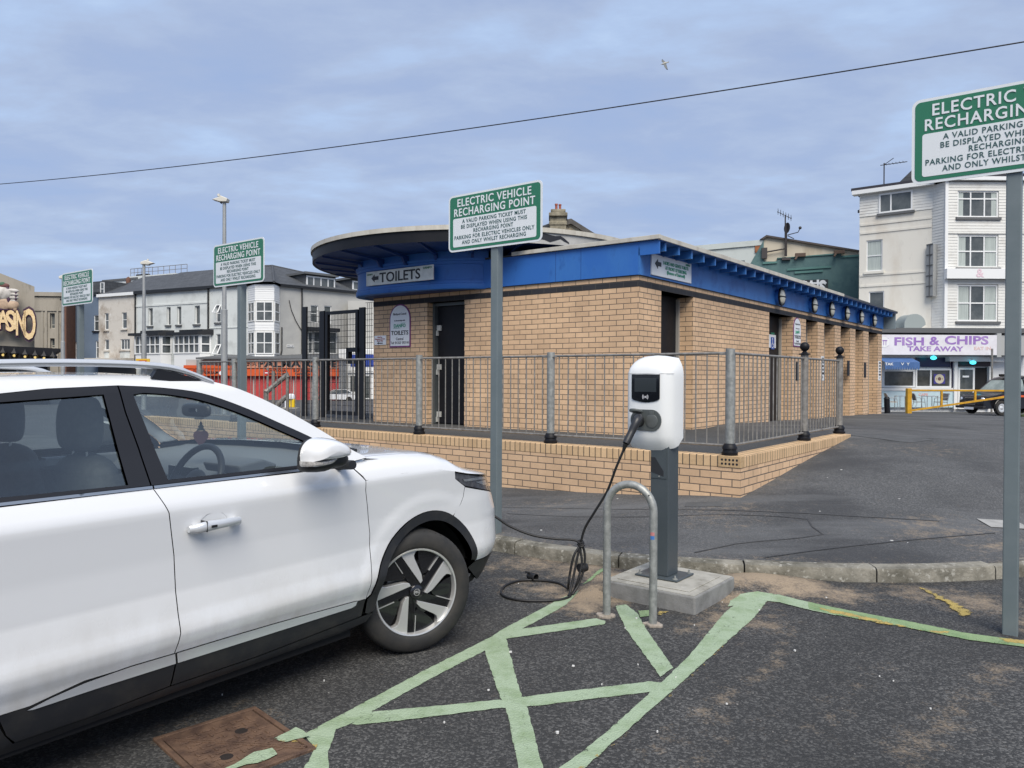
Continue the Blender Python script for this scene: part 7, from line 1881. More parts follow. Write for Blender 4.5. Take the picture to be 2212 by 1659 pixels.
a_, b_ = G6(1330, 1010), G6(1648, 890); S = MB(MG2); S.box(a_[0], b_[0], -.24, -.121, a_[1] - 1, b_[1])
ps = thing('black_signboard', 'black signboard ending in white letters OOL\'S on the teal wall', 'sign', MG2 @ Vector((b_[0] - 1, -.2, a_[1])))
part('board', S, M('black_board', (.02, .028, .032), .5), ps)
Fm = MG2 @ Matrix.Translation((0, -.245, 0)); c = G6(1620, 968)
part('lettering', text_mb([("OOL'S", c[0], c[1] - .1, 1.15, 'RIGHT')], Fm, 1, .04, sx=.75, ext=.01), m_white, ps)
e0, e1_ = G6(1425, 935), G6(1628, 928); S = MB(Fm); S.box(e0[0], e1_[0], -.012, .0, e1_[1] - .06, e1_[1] + .04); part('line', S, m_white, ps)
# aerial with satellite dish on the gable
c = G6(1150, 410); tp_ = G6(1150, 150); an = thing('roof_aerial', 'television aerial mast with a small dark satellite dish on the cream gable', 'aerial', MG2 @ Vector((c[0], -.3, c[1] - 1)))
m_mast = M('dark_mast', (.05, .045, .045), .6, .3)
S = MB(MG2); S.tube([(c[0], -.3, c[1] - 1.2), (c[0], -.3, tp_[1])], .045, 6); c2_ = G6(1165, 410); S.tube([(c2_[0], -.3, c[1] - 1.2), (c2_[0], -.3, G6(0, 300)[1])], .05, 6)
S.tube([(c[0] - 1.3, -.2, c[1] - .9), (c2_[0], -.25, c[1] - .7)], .05, 5); S.box(c[0] - 1.45, c[0] - 1.1, -.3, -.1, c[1] - 1.3, c[1] - .6); S.box(c[0] - .2, c[0] + .35, -.34, -.1, c[1] - 1.45, c[1] - 1.3); part('mast', S, m_mast, an)
S = MB(MG2)
for k in range(6): z = tp_[1] + .25 - .09 * k; x = c[0] - .45 + .16 * k; S.tube([(x, -.6, z), (x, 0, z)], .015, 4); S.tube([(x, -.3, z - .2), (x, -.3, z + .2)], .015, 4)
S.tube([(c[0] - .5, -.3, tp_[1] + .25), (c[0] + .4, -.3, tp_[1] - .25)], .02, 4); part('antenna', S, m_mast, an)
dc = G6(1180, 300); S = MB(MG2 @ Matrix.Translation((dc[0], -.35, dc[1])) @ Matrix.Rotation(rad(-62), 4, 'Z')); S.lathe([(.0001, 0), (.18, -.02), (.34, -.07), (.35, -.06), (.18, .0), (.0001, .02)], (0, 0, 0), 'y', 20); part('dish', S, m_mast, an)
S = MB(MG2); S.tube([(dc[0], -.35, dc[1] - .45), (dc[0] + .6, -.6, dc[1] - .35), (dc[0] + .7, -.65, dc[1] - .15)], .03, 5); S.tube([(dc[0], -.35, dc[1] - .5), (dc[0] + .35, -.6, dc[1] - .75)], .03, 5); S.ball((dc[0] + .72, -.66, dc[1] - .08), .1, 8, 6); part('dish_arm', S, m_mast, an)

# ================================================================ fish and chip shop building
def zf(x, y): return (3350 + x / 2.5528) / 1.8228, (680 + y / 2.5528) / 1.8228
def zg(x, y): return (3350 + x / 3.2434) / 1.8228, (1200 + y / 3.2434) / 1.8228
L0 = gy(1855, 700, 44.3); L1 = gy(2013, 700, 42.0)
MS1 = frame(L0.x, L0.y, L1.x - L0.x, L1.y - L0.y); w1 = (L1 - L0).xy.length
C2p = gy(2041, 700, 41.2); MS2 = frame(L1.x, L1.y, C2p.x - L1.x, C2p.y - L1.y); w2 = (C2p - L1).xy.length
MS3 = frame(C2p.x, C2p.y, 1, .01); f3 = lambda x, y, o=0: fpx(MS3, *zf(x, y), o); w3 = 8.5
ZE = f3(1200, 92)[1]; zbs = f3(1200, 1590)[1]
fs = thing('fish_shop_building', 'four storey white boarded corner building above the fish and chip shop', 'building', (C2p.x + 2, C2p.y + 3, GZ))
r1 = rect(MS1, zf(285, 195), zf(625, 395)); r2 = rect(MS1, zf(155, 675), zf(318, 990)); r3 = rect(MS1, zf(178, 1192), zf(335, 1480))
m_fren = M('stained_white_render', (.66, .64, .58), .8, col2=(.50, .44, .36), ns=.45, lo=.5, hi=.75, stretch=(1, 1, .4), col3=(.55, .53, .48), ns3=3)
zl1 = fpx(MS1, *zf(500, 400))[1]
S = MB(MS1); wall_open(S, 0, w1, GZ, zl1, [r2, r3], 0, .14); S.box(0, w1, .15, 9, GZ, ZE); part('wall', S, m_fren, fs)
def boards(S, x0, x1, z0_, z1_, holes=(), step=.155):
    n = int((z1_ - z0_) / step)
    for k in range(n):
        a, b = z0_ + (z1_ - z0_) * k / n, z0_ + (z1_ - z0_) * (k + 1) / n
        xs_ = [(x0, x1)]
        for h0, h1, c, d in holes:
            if c < (a + b) / 2 < d:
                xs_ = [q for s_, e_ in xs_ for q in (((s_, min(e_, h0)), (max(s_, h1), e_)) if s_ < h1 and e_ > h0 else ((s_, e_),)) if q[1] - q[0] > .02]
        for s_, e_ in xs_: S.prism([(-.036, a), (-.012, a), (-.012, b), (-.018, b)], s_, e_, 'yz')
def brd_prism(Mf, *args, **k):
    S = MB(Mf); boards(S, *args, **k); return S
S = brd_prism(MS1, 0, w1, zl1, ZE, [r1]); part('weatherboards', S, m_fbrd, fs)
r31, r32, r33 = [rect(MS3, zf(*a), zf(*b)) for a, b in (((1070, 180), (1485, 450)), ((1070, 625), (1480, 955)), ((1068, 1125), (1478, 1495)))]
S = MB(MS2); S.box(0, w2, .0, 6, zbs, ZE); S.m = MS3; wall_open(S, 0, w3, zbs, ZE, [r31, r32, r33], 0, .14); S.box(.0, w3, .15, 9, GZ, ZE); part('bay_wall', S, m_fren, fs)
part('weatherboards', brd_prism(MS2, 0, w2, zbs, ZE), m_fbrd, fs)
part('weatherboards', brd_prism(MS3, 0, w3, zbs, ZE, [r31, r32, r33]), m_fbrd, fs)
for z in (f3(1200, 608)[1], f3(1200, 1088)[1]): part('board_joint', MB(MS3).box(0, w3, -.075, -.01, z - .03, z + .03), m_fbrd, fs)
for xx in (0.0,): part('corner_trim', MB(MS3).box(-.07, .09, -.08, -.0, zbs, ZE), m_upvc, fs)
window(fs, MS1, (r1[0], r1[1], r1[2], r1[3]), cols=(.36,), rows=(), depth=-.01, fw=.09, sill=m_sill, glass=m_glassd)
window(fs, MS1, r2, cols=(), rows=(.5,), sill=m_fren, curtain=((.08, .92),)); window(fs, MS1, r3, cols=(), rows=(), sill=None)
for k, r in enumerate((r31, r32, r33)):
    w_ = window(fs, MS3, r, cols=(.333, .667), rows=(.70 if k == 0 else .5,), sill=m_sill, depth=.10, fw=.085, curtain=(((.04, .16), (.84, .96)) if k == 0 else ((.04, .22), (.70, .96))) if k < 2 else ((.04, .30), (.70, .96)))
S = MB(MS1); S.box(-.35, w1 + .1, -.35, .2, ZE, ZE + .22); S.m = MS3; S.box(-.6, w3, -.25, .2, ZE + .05, ZE + .24); part('gutter', S, m_upvc, fs)
S = MB(MS1); S.box(-.4, w1, -.3, 9, ZE + .222, ZE + .38); S.m = MS3; S.box(-.6, w3, -.2, 9, ZE + .242, ZE + .42); part('roof', S, M('dark_felt_roof', (.03, .03, .04), .8), fs)
ra = fpx(MS1, *zf(430, 150)); rb = fpx(MS1, *zf(700, 40), 2); S = MB(MS1); S.prism([(ra[0] - .3, ZE + .3), (ra[0] + 1.0, ZE + 1.5), (ra[0] + 1.3, ZE + 1.72), (w1 + 2, ZE + 1.75), (w1 + 2, ZE + .3)], 1.0, 5, 'xz'); part('slate_dormer', S, m_slate, fs)
for y in (490, 575, 1010, 1120):
    z = fpx(MS1, *zf(450, y))[1]; part('string_course', MB(MS1).box(.05, w1 - .05, -.04, 0, z - .06, z + .06), m_fren, fs)
S = MB(MS2); q = [fpx(MS2, *zf(x, y), -.3) for x, y in ((825, 715), (875, 1235))]; S.box(-.12, w2 * .40, -.30, -.06, q[1][1], q[0][1]); bsn = part('blank_frame_sign', S, M('grey_sign_case', (.30, .31, .31), .6), fs)
S = MB(MS2)
for k in range(6): z = q[1][1] + (q[0][1] - q[1][1]) * k / 5; S.box(-.10, w2 * .36, -.33, -.302, z - .03, z + .03)
S.box(w2 * .1, w2 * .16, -.33, -.302, q[1][1], q[0][1]); part('frame_bar', S, m_sill, bsn)
r = rect(MS3, zf(962, 965), zf(1700, 1065), -.3); S = MB(MS3); S.box(r[0], r[1], -.35, -.07, r[2], r[3]); part('blank_fascia', S, m_upvc, fs)
cc = fpx(MS3, *zf(1298, 1012), -.36); part('faded_lettering', text_mb([('&', cc[0], cc[1], .62)], MS3 @ Matrix.Translation((0, -.36, 0)), 1, .02, ext=.004), M('faded_pink', (.68, .52, .58), .6), fs)
ae = fpx(MS1, *zf(312, 150)); S = MB(MS1); z9 = fpx(MS1, 1905, 348)[1]; S.tube([(ae[0], .5, ZE), (ae[0], .5, z9)], .035, 5); S.tube([(ae[0] - .2, .5, z9 - .1), (ae[0] + 1.2, .5, z9 - .12)], .022, 4)
for k in range(6): S.tube([(ae[0] + .1 + .18 * k, .3, z9 - .1), (ae[0] + .1 + .18 * k, .7, z9 - .1)], .015, 4)
S.tube([(ae[0], .5, z9 - .1), (ae[0] + .5, .5, z9 + .2)], .02, 4)
solo('television_aerial', S, m_mast, 'thin television aerial on the roof corner of the white boarded building', 'aerial', base=MS1 @ Vector((ae[0], .5, ZE)))
# shop front (frontal, one storey, standing forward)
MF = frame(*gy(1890, 800, 40.2).xy, 1, .015); F = lambda u, v, o=0: fpx(MF, u, v, o)
g1 = lambda x, y, o=0: F(*zg(x, y), o)
shp = thing('takeaway_shop', 'fish and chip takeaway with a blue awning and pale tiled base', 'shop', MF @ Vector((4, .5, GZ)))
xL, xR = F(1893, 800)[0], F(2235, 800)[0]
gz0 = g1(900, 1330)[1]; z_top = g1(900, 372)[1]
S = MB(MF); S.box(xL, xR, .8, 6, gz0 - .5, z_top + .25); part('wall', S, m_upvc, shp)
S = MB(MF); S.box(xL, xR, -.2, .8, z_top + .05, z_top + .3); part('flat_roof', S, m_sill, shp)
du = g1(710, 300), g1(985, 135); S = MB(MF); cx_ = (du[0][0] + du[1][0]) / 2; r_ = (du[1][0] - du[0][0]) / 2; zc9 = g1(850, 250)[1]
pf = [(cx_ - r_, z_top + .3)] + [(cx_ + r_ * math.cos(t), zc9 + r_ * 1.0 * math.sin(t)) for t in np.linspace(math.pi, .0, 15)] + [(cx_ + .35 * r_, zc9 - .28), (cx_ + .28 * r_, z_top + .3)]
S.prism(pf, .2, 1.2, 'xz'); part('extract_duct', S, M('grey_duct', (.33, .37, .36), .5, .3), shp)
b_ = rect(MF, zg(395, 385), zg(1862, 640), -.25); S = MB(MF); S.box(xL, b_[1], -.28, .79, b_[2], b_[3]); fsb = part('fascia_sign', S, M('faded_white_sign', (.70, .70, .74), .5, col2=(.62, .60, .64), ns=1.5), shp)
S = MB(MF); S.box(b_[1] + .02, b_[1] + .25, -.26, .79, b_[2] - .1, b_[3] + .1); S.box(b_[1] + .26, xR, -.1, .79, b_[2], b_[3]); part('fascia_end', S, M('grey_panel', (.36, .37, .37), .6), shp)
Fs = MF @ Matrix.Translation((0, -.285, 0)); m_pur = M('faded_purple_ink', (.25, .13, .42), .5, col2=(.38, .26, .52), ns=1.2)
def put(txt, xa, xb, yt, yb, mat, par=fsb, bold=.03, FM=Fs, o=-.285):
    a_, b2 = g1(xa, yb, o), g1(xb, yt, o); h_ = (b2[1] - a_[1]) / .70
    t_ = text_mb([(txt, 0, 0)], None, h_, bold, ext=.004); xs_ = [v.x for v in t_.v]; zs_ = [v.z for v in t_.v]; k = (b2[0] - a_[0]) / (max(xs_) - min(xs_)); k2 = (b2[1] - a_[1]) / (max(zs_) - min(zs_))
    t_.v = [FM @ Vector((a_[0] + (v.x - min(xs_)) * k, v.y, a_[1] + (v.z - min(zs_)) * k2)) for v in t_.v]
    return part('lettering', t_, mat, par)
put('FISH', 557, 935, 415, 520, m_pur); put('&', 1005, 1135, 408, 515, m_pur); put('CHIPS', 1200, 1760, 398, 508, m_pur); put('TAKE AWAY', 722, 1440, 532, 592, m_pur)
put('EAT IN', 1575, 1790, 535, 578, M('faded_orange_ink', (.66, .48, .46), .5), bold=.02)
e = rect(MF, zg(400, 425), zg(480, 530), -.29); S = MB(MF); S.box(e[0], e[1], -.292, -.281, e[2], e[3]); part('logo_square', S, m_pur, fsb)
S = MB(MF); S.lathe([(.0001, 0), (.27, 0)], ((e[0] + e[1]) / 2 - .05, -.294, (e[2] + e[3]) / 2), 'y', 20); part('logo_disc', S, m_upvc, fsb)
put('TT', 405, 465, 450, 515, m_pur, FM=MF @ Matrix.Translation((0, -.30, 0)), o=-.30)
# awning
m_awn = M('blue_awning', (.055, .125, .30), .7, col2=(.04, .10, .25), ns=3)
a0 = g1(400, 675); a1 = g1(830, 795, -.9); xa0, xa1 = xL, g1(828, 740, -.5)[0]
S = MB(MF); zt9, zb9 = a0[1], a1[1]; S.face([(xa0, -.02, zt9), (xa1, -.02, zt9), (xa1, -.9, zb9 + .25), (xa0, -.9, zb9 + .25)]); S.face([(xa1, -.02, zt9), (xa1, -.02, zb9 + .2), (xa1, -.9, zb9 + .25)])
S.face([(xa0, -.9, zb9 + .25), (xa1, -.9, zb9 + .25), (xa1, -.9, zb9), (xa0, -.9, zb9)])
aw = part('awning', S, m_awn, shp)
S = MB(MF); n = 14
for k in range(n):
    x = xa0 + (xa1 - xa0) * (k + .5) / n; w = (xa1 - xa0) / n / 2; S.prism([(x - w, zb9), (x + w, zb9), (x + w * .7, zb9 - .10), (x, zb9 - .15), (x - w * .7, zb9 - .10)], -.905, -.9, 'xz')
part('awning_frill', S, m_awn, aw)
put('TAK', 437, 545, 740, 773, m_upvc, aw, FM=MF @ Matrix.Translation((0, -.91, 0)), o=-.91, bold=.02); put('V  Y', 640, 752, 740, 773, m_upvc, aw, FM=MF @ Matrix.Translation((0, -.91, 0)), o=-.91, bold=.01)
# windows, door, base
def prt(name, p, q, y0_, y1_, mat, par=shp):
    r = rect(MF, zg(*p), zg(*q), y0_); return part(name, MB(MF).box(r[0], r[1], y0_, y1_, r[2], r[3]), mat, par)
prt('blue_panel', (835, 675), (1272, 795), .70, .79, M('deep_blue_panel', (.01, .02, .08), .3))
def shopwin(p, q, cols):
    r = rect(MF, zg(*p), zg(*q), .66); S = MB(MF); bars(S, r[0], r[1], r[2], r[3], .62, .79, cols, (), .09); w_ = part('shop_window', S, m_upvc, shp)
    part('pane', MB(MF).box(r[0] + .05, r[1] - .05, .70, .72, r[2] + .05, r[3] - .05), M('dim_shop_glass', (.05, .052, .05), .08, col2=(.11, .11, .105), ns=1.6), w_); return w_
shopwin((405, 830), (815, 1055), ()); sw2 = shopwin((822, 815), (1280, 1060), (.43,))
c = rect(MF, zg(1060, 885), zg(1203, 1008), .69); S = MB(MF); S.box(c[0], c[1], .685, .699, c[2], c[3]); part('poster', S, M('poster_blue', (.06, .05, .28), .5), sw2)
S = MB(MF); S.lathe([(.0001, 0), (.42 * (c[1] - c[0]), 0)], ((c[0] + c[1]) / 2, .683, (c[2] + c[3]) / 2), 'y', 20); part('poster_disc', S, M('poster_cream', (.62, .56, .42), .5), sw2)
S = MB(MF); S.lathe([(.0001, 0), (.16 * (c[1] - c[0]), 0)], ((c[0] + c[1]) / 2, .681, (c[2] + c[3]) / 2), 'y', 16); S.box((c[0] + c[1]) / 2 - .30 * (c[1] - c[0]), (c[0] + c[1]) / 2 - .26 * (c[1] - c[0]), .679, .681, c[2] + .3, c[3] - .3); S.box((c[0] + c[1]) / 2 + .26 * (c[1] - c[0]), (c[0] + c[1]) / 2 + .30 * (c[1] - c[0]), .679, .681, c[2] + .3, c[3] - .3); part('poster_plate', S, M('poster_brown', (.16, .09, .08), .5), sw2)
prt('stall_riser', (400, 1100), (1320, 1310), .60, .79, M('pale_blue_tiles', (.44, .58, .64), .4, col2=(.52, .64, .68), ns=2))
prt('riser_rail', (400, 1062), (1320, 1098), .56, .79, m_upvc)
put('CAFE', 865, 985, 1130, 1162, M('faded_red_ink', (.62, .36, .34), .6), shp, FM=MF @ Matrix.Translation((0, .595, 0)), o=.595)
prt('purple_pilaster', (1297, 700), (1322, 1300), .64, .79, M('dark_purple_paint', (.03, .015, .07), .5))
prt('door_surround', (1322, 680), (1365, 1330), .5, .79, m_upvc); prt('door_surround', (1770, 790), (1800, 1330), .5, .79, m_upvc)
prt('shutter_box', (1262, 660), (1975, 725), .3, .79, m_upvc)
prt('dark_lintel', (1366, 727), (1785, 785), .62, .79, M('dark_maroon', (.02, .008, .015), .4))
prt('doorway', (1582, 805), (1770, 1330), .72, .79, M('dark_interior', (.008, .008, .009), .8))
r = rect(MF, zg(1368, 805), zg(1580, 1330), .6); S = MB(MF); bars(S, r[0], r[1], r[2], r[3], .58, .66, (), (.46,), .10); dr_ = part('door', S, m_upvc, shp)
part('pane', MB(MF).box(r[0] + .08, r[1] - .08, .60, .62, r[2] + .08, r[3] - .08), m_glassd, dr_)
prt('door_notice', (1428, 905), (1510, 928), .575, .59, m_white, dr_)
m_cyan = M('cyan_lamp', (.08, .75, .95), .4, emis=1.5)
for x, y, lb in ((1057, 678, 'glowing cyan lamp above the fish shop window'), (1560, 738, 'glowing cyan lamp above the fish shop door')):
    c = g1(x, y, .2); S = MB(MF @ Matrix.Translation((c[0], .2, c[1]))); S.ball((0, 0, 0), .165, 14, 8, (1, .7, .62)); lp = thing('shop_lamp', lb, 'lamp', MF @ Vector((c[0], .2, c[1])), group='glowing lamps on the fish shop front')
    part('lamp_glow', S, m_cyan, lp); part('lamp_mount', MB(MF).box(c[0] - .05, c[0] + .05, .2, .62, c[1] + .08, c[1] + .14), m_upvc, lp)
# drain/sign pole by the shop door
S = MB(MF); c = g1(1805, 560, -.6), g1(1805, 800, -.6); S.tube([(c[0][0], -.6, gz0 - .4), (c[0][0], -.6, c[0][1])], .05, 6)
solo('shop_pole', S, m_galvd, 'thin grey pole standing before the fish shop door', 'pole', base=MF @ Vector((c[0][0], -.6, gz0)))

# ================================================================ pavement furniture and vehicles by the shop
def zpt(x, y, d):
    return gy(*zg(x, y), d)
m_barr = M('yellow_barrier_paint', (.55, .30, .015), .45, col2=(.42, .22, .012), ns=6)
bd = 33.0; bp = lambda x, y: zpt(x, y, bd)
yb_ = thing('yellow_barrier', 'yellow steel height barrier gate with a sloping lower rail', 'barrier', bp(735, 1360))
def barbox(S, p, q, w, h):
    S.tube([p, q], w, 4)
S = MB(); p, q = bp(736, 1360), bp(736, 1066); S.box(p.x - .09, p.x + .10, bd - .10, bd + .10, p.z - .5, q.z); part('pillar', S, m_barr, yb_, bevel=.02)
S = MB(); p, q = bp(760, 1092), bp(2150, 1092); S.box(p.x, q.x, bd - .035, bd + .035, p.z - .036, p.z + .036); part('top_rail', S, m_barr, yb_)
S = MB(); p, q = bp(760, 1352), bp(2150, 1150); S.prism([(p.x, p.z - .036), (q.x, q.z - .036), (q.x, q.z + .036), (p.x, p.z + .036)], bd - .055, bd + .055, 'xz'); part('lower_rail', S, m_barr, yb_)
S = MB()
for x, yb0 in ((1158, 1290), (1587, 1230)): p, q = bp(x, yb0), bp(x, 1095); S.box(p.x - .04, p.x + .04, bd - .033, bd + .033, p.z, q.z)
part('upright', S, m_barr, yb_)
# black bollard leaning by the block end
p, q = gy(*zg(470, 1372), 24), gy(*zg(460, 1200), 24); S = MB(); S.tube([p - Vector((0, 0, .2)), q], .085, 10); b0 = thing('bollard', 'short black bollard leaning beyond the end of the toilet block', 'bollard', tuple(p)); part('shaft', S, m_black, b0)
S = MB(); S.tube([q, q + Vector((-.005, 0, .06))], [.095, .06], 10); part('cap', S, m_black, b0)
# aluminium cafe chairs and tables
m_alu = M('aluminium', (.62, .64, .65), .3, .8); m_weave = M('grey_weave', (.16, .15, .14), .8); m_wvt = M('tan_weave', (.36, .26, .17), .8)
def cafe_chair(T, mat, label):
    o = thing('cafe_chair', label, 'chair', mat=T, group='aluminium cafe chairs outside the fish shop')
    S = MB(T)
    for x in (-.22, .22):
        S.tube([(x, -.24, 0), (x, -.20, .44), (x, -.16, .64), (x, .20, .66), (x, .30, .85)], .016, 6); S.tube([(x, .30, 0), (x, .16, .43), (x, .27, .85)], .016, 6)
    S.tube([(-.22, .29, .86), (.22, .29, .86)], .016, 6); part('frame', S, m_alu, o)
    S = MB(T); S.box(-.22, .22, -.20, .20, .43, .455); part('seat', S, mat, o); S = MB(T); S.prism([(.22, .52), (.30, .84), (.275, .845), (.19, .52)], -.21, .21, 'yz'); part('backrest', S, mat, o)
def cafe_table(T, label):
    o = thing('cafe_table', label, 'table', mat=T, group='aluminium cafe tables outside the fish shop')
    S = MB(T); S.lathe([(.0001, .74), (.38, .74), (.38, .715), (.0001, .715)], (0, 0, 0), 'z', 20); part('tabletop', S, m_alu, o)
    for x, y in ((-.26, -.26), (.26, -.26), (-.26, .26), (.26, .26)): part('leg', MB(T).cyl((x, y, 0), (x * .95, y * .95, .715), .018, 6), m_alu, o)
fd_ = 37.5
def fT(x, rz, d=fd_):
    p = zpt(x, 1340, d); return Matrix.Translation((p.x, p.y, gz0 + .02 * 0)) @ Matrix.Rotation(rz, 4, 'Z')
cafe_chair(fT(520, rad(80)), m_wvt, 'tan seated cafe chair nearest the end of the toilet block')
cafe_table(fT(660, 0), 'round cafe table beside the tan chair')
cafe_chair(fT(870, rad(82)), m_weave, 'grey cafe chair left of the table behind the yellow barrier')
cafe_table(fT(1005, 0), 'round cafe table between the two grey chairs behind the barrier')
cafe_chair(fT(1150, rad(-82)), m_weave, 'grey cafe chair right of the table behind the yellow barrier')

# black taxi
TD = 36.0
p0 = zpt(1722, 1385, TD)      # front wheel foot
txl = math.atan2(-.12, -1)    # heading to the left
TT = Matrix.Translation((p0.x, p0.y, p0.z - .06)) @ Matrix.Rotation(rad(180 + 14), 4, 'Z')      # x forward, front axle at x=0
tx = thing('black_taxi', 'black cab style taxi parked by the fish shop with an orange stripe', 'taxi', mat=TT)
m_tblk = M('black_car_paint', (.008, .008, .010), .3, coat=.25, spec=.3)
prof = [(.85, .30), (.88, .45), (.86, .62), (.80, .80), (.70, .88), (.2, .98), (-.28, 1.06), (-.38, 1.10), (-.95, 1.62), (-1.2, 1.76), (-1.7, 1.83), (-2.6, 1.80), (-3.05, 1.70), (-3.35, 1.35), (-3.50, 1.05), (-3.55, .6), (-3.5, .32)]
S = MB(TT)
P = dens(prof, .2); rings = []
def halfw(x, z):
    w = .88 - (.20 * ((z - 1.05) / .8) if z > 1.05 else 0); w -= .20 * max(0, (x - .35) / .53) ** 2 + .12 * max(0, (-3.0 - x) / .55) ** 2; return w
for k in np.linspace(-1, 1, 9):
    rings.append(S.pts([(x - .05 * abs(k) ** 4 * (1 if x > .5 else 0), halfw(x, z) * math.copysign(abs(k) ** .8, k), z - .03 * abs(k) ** 4 * (1 if z > .85 else 0)) for x, z in P]))
for a, b in zip(rings, rings[1:]):
    for q in range(len(P)): S.f.append((a + q, a + (q + 1) % len(P), b + (q + 1) % len(P), b + q)); S.sm.append(True)
for r_ in (rings[0], rings[-1]): S.f.append(tuple(range(r_, r_ + len(P)))); S.sm.append(False)
part('body', S, m_tblk, tx)
m_tgl = M('taxi_glass', (.16, .20, .20), .06, col2=(.28, .33, .32), ns=2)
for sd in (1, -1):
    S = MB(TT)
    for poly in ([(-.50, 1.10), (-1.02, 1.60), (-1.28, 1.66), (-1.30, 1.10)], [(-1.38, 1.10), (-1.38, 1.68), (-2.35, 1.70), (-2.35, 1.10)], [(-2.43, 1.12), (-2.43, 1.68), (-2.9, 1.62), (-3.15, 1.15)]):
        S.face([(x, sd * (halfw(x, z) + .012), z) for x, z in poly])
    part('side_window', S, m_tgl, tx)
    S = MB(TT); S.face([(x, sd * (halfw(x, z) + .014), z) for x, z in ((.62, .78), (-.2, .92), (-3.4, .92), (-3.4, .83), (-.2, .83), (.60, .70))]); part('stripe', S, M('orange_stripe', (.62, .10, .03), .4), tx)
    S = MB(TT @ Matrix.Translation((.78, sd * .60, .72)) @ Matrix.Rotation(rad(sd * 15), 4, 'Z')); S.lathe([(.0001, .06), (.07, .05), (.10, 0), (.0001, -.05)], (0, 0, 0), 'x', 14); part('headlight', S, m_refl, tx)
    for x in (0, -2.9):
        S = MB(TT); S.lathe([(.20, -.09), (.31, -.09), (.335, -.05), (.335, .05), (.31, .09), (.2, .09)], (x, sd * .80, .335), 'y', 28); w_ = part('wheel', S, m_tyre, tx)
        S = MB(TT); yy_ = sd * .885; S.lathe([(.0001, sd * .105), (.05, sd * .10), (.09, sd * .075), (.15, sd * .09), (.20, sd * .085), (.22, sd * .06)], (x, sd * .80, .335), 'y', 24); part('wheel_trim', S, m_silver, w_)
    S = MB(TT); S.lathe([(.345, sd * .865), (.40, sd * .89), (.42, sd * .875), (.345, sd * .85)], (0, 0, .335), 'y', 20, 0, math.pi); part('arch_lip', S, m_tblk, tx)
S = MB(TT); S.face([(-.40, -.70, 1.13), (-.40, .70, 1.13), (-.93, .58, 1.59), (-.93, -.58, 1.59)]); S.v = [v + (TT.to_3x3() @ Vector((.02, 0, .02))) for v in S.v]; part('windscreen', S, m_tgl, tx)
S = MB(TT); S.box(.85, .90, -.28, .28, .48, .80); gr = part('grille', S, m_chrome, tx)
S = MB(TT)
for k in range(9): y = -.24 + .06 * k; S.box(.90, .912, y - .014, y + .014, .50, .78)
part('grille_bar', S, m_black, gr)
S = MB(TT); S.box(.80, .95, -.80, .80, .30, .42); part('bumper', S, m_clad, tx, bevel=.02)
S = MB(TT); S.box(.951, .96, -.26, .26, .25, .36); part('number_plate', S, m_white, tx)
S = MB(TT); S.box(-1.15, -.95, -.22, .22, 1.78, 1.90); part('roof_light', S, m_tblk, tx, bevel=.02)
# pale sticker on its door
S = MB(TT); S.face([(x, -(halfw(x, z) + .016), z) for x, z in ((-.75, .50), (-.75, .80), (-1.0, .80), (-1.0, .50))]); S.face([(x, (halfw(x, z) + .016), z) for x, z in ((-.75, .50), (-.75, .80), (-1.0, .80), (-1.0, .50))]); part('door_sticker', S, m_white, tx)
S = MB()
for k in range(260):
    x = p0.x + random.uniform(.4, 2.2); y = p0.y - random.uniform(.95, 1.5); h_ = random.uniform(.05, .2); a = random.random() * 6; S.face([(x, y, p0.z - .08), (x + .02 * math.cos(a), y + .02 * math.sin(a), p0.z - .08), (x + .05 * math.cos(a), y + .05 * math.sin(a), p0.z - .05 + h_)])
o = part('weeds', S, M('weed_green', (.07, .11, .03), .8), fix=False); tag(o, 'low green weeds along the pavement edge by the taxi', 'weeds', kind='stuff')

# ================================================================ street lamps, street signs, small car, cable, gull
m_lampp = M('grey_lamp_column', (.36, .37, .37), .5, .3, col2=(.30, .31, .31), ns=3); m_lhead = M('lamp_head_cream', (.58, .56, .50), .5)
def street_lamp(u, vt, d, rad_, label, side=1, hw=.55):
    b = gy(u, 800, d); z = gy(u, vt, d).z
    o = thing('street_lamp', label, 'street lamp', (b.x, d, GZ), group='street lamps along the far road')
    T = Matrix.Translation((b.x, d, 0)); S = MB(T); S.tube([(0, 0, GZ), (0, 0, z * .5), (0, 0, z * .5 + .02), (0, 0, z)], [rad_ * 1.5, rad_ * 1.4, rad_, rad_ * .8], 10); part('column', S, m_lampp, o)
    S = MB(T); S.prism([(side * -.12, z - .02), (side * -.15, z + .1), (side * .1, z + .2), (side * hw, z + .16), (side * (hw + .28), z + .06), (side * hw, z - .02)], -.14, .14, 'xz'); part('lamp_head', S, m_lhead, o, bevel=.03)
    S = MB(T); S.box(min(side * .12, side * hw), max(side * .12, side * hw), -.10, .10, z - .06, z - .021); part('lamp_bowl', S, M('lamp_bowl', (.55, .55, .5), .3, coat=.5), o)
    S = MB(T); S.lathe([(.05, z + .19), (.05, z + .27), (.0001, z + .29)], (side * .2, 0, 0), 'z', 8); part('photocell', S, m_lhead, o)
    return o
street_lamp(484.5, 436, 27, .075, 'tall grey street lamp rising behind the second nearest green sign', -1, .12)
street_lamp(311, 571, 40, .09, 'shorter grey street lamp in front of the bay window house', 1, .28)
street_lamp(136, 602, 38, .07, 'thin street lamp just left of the farthest green sign', 1, .6)
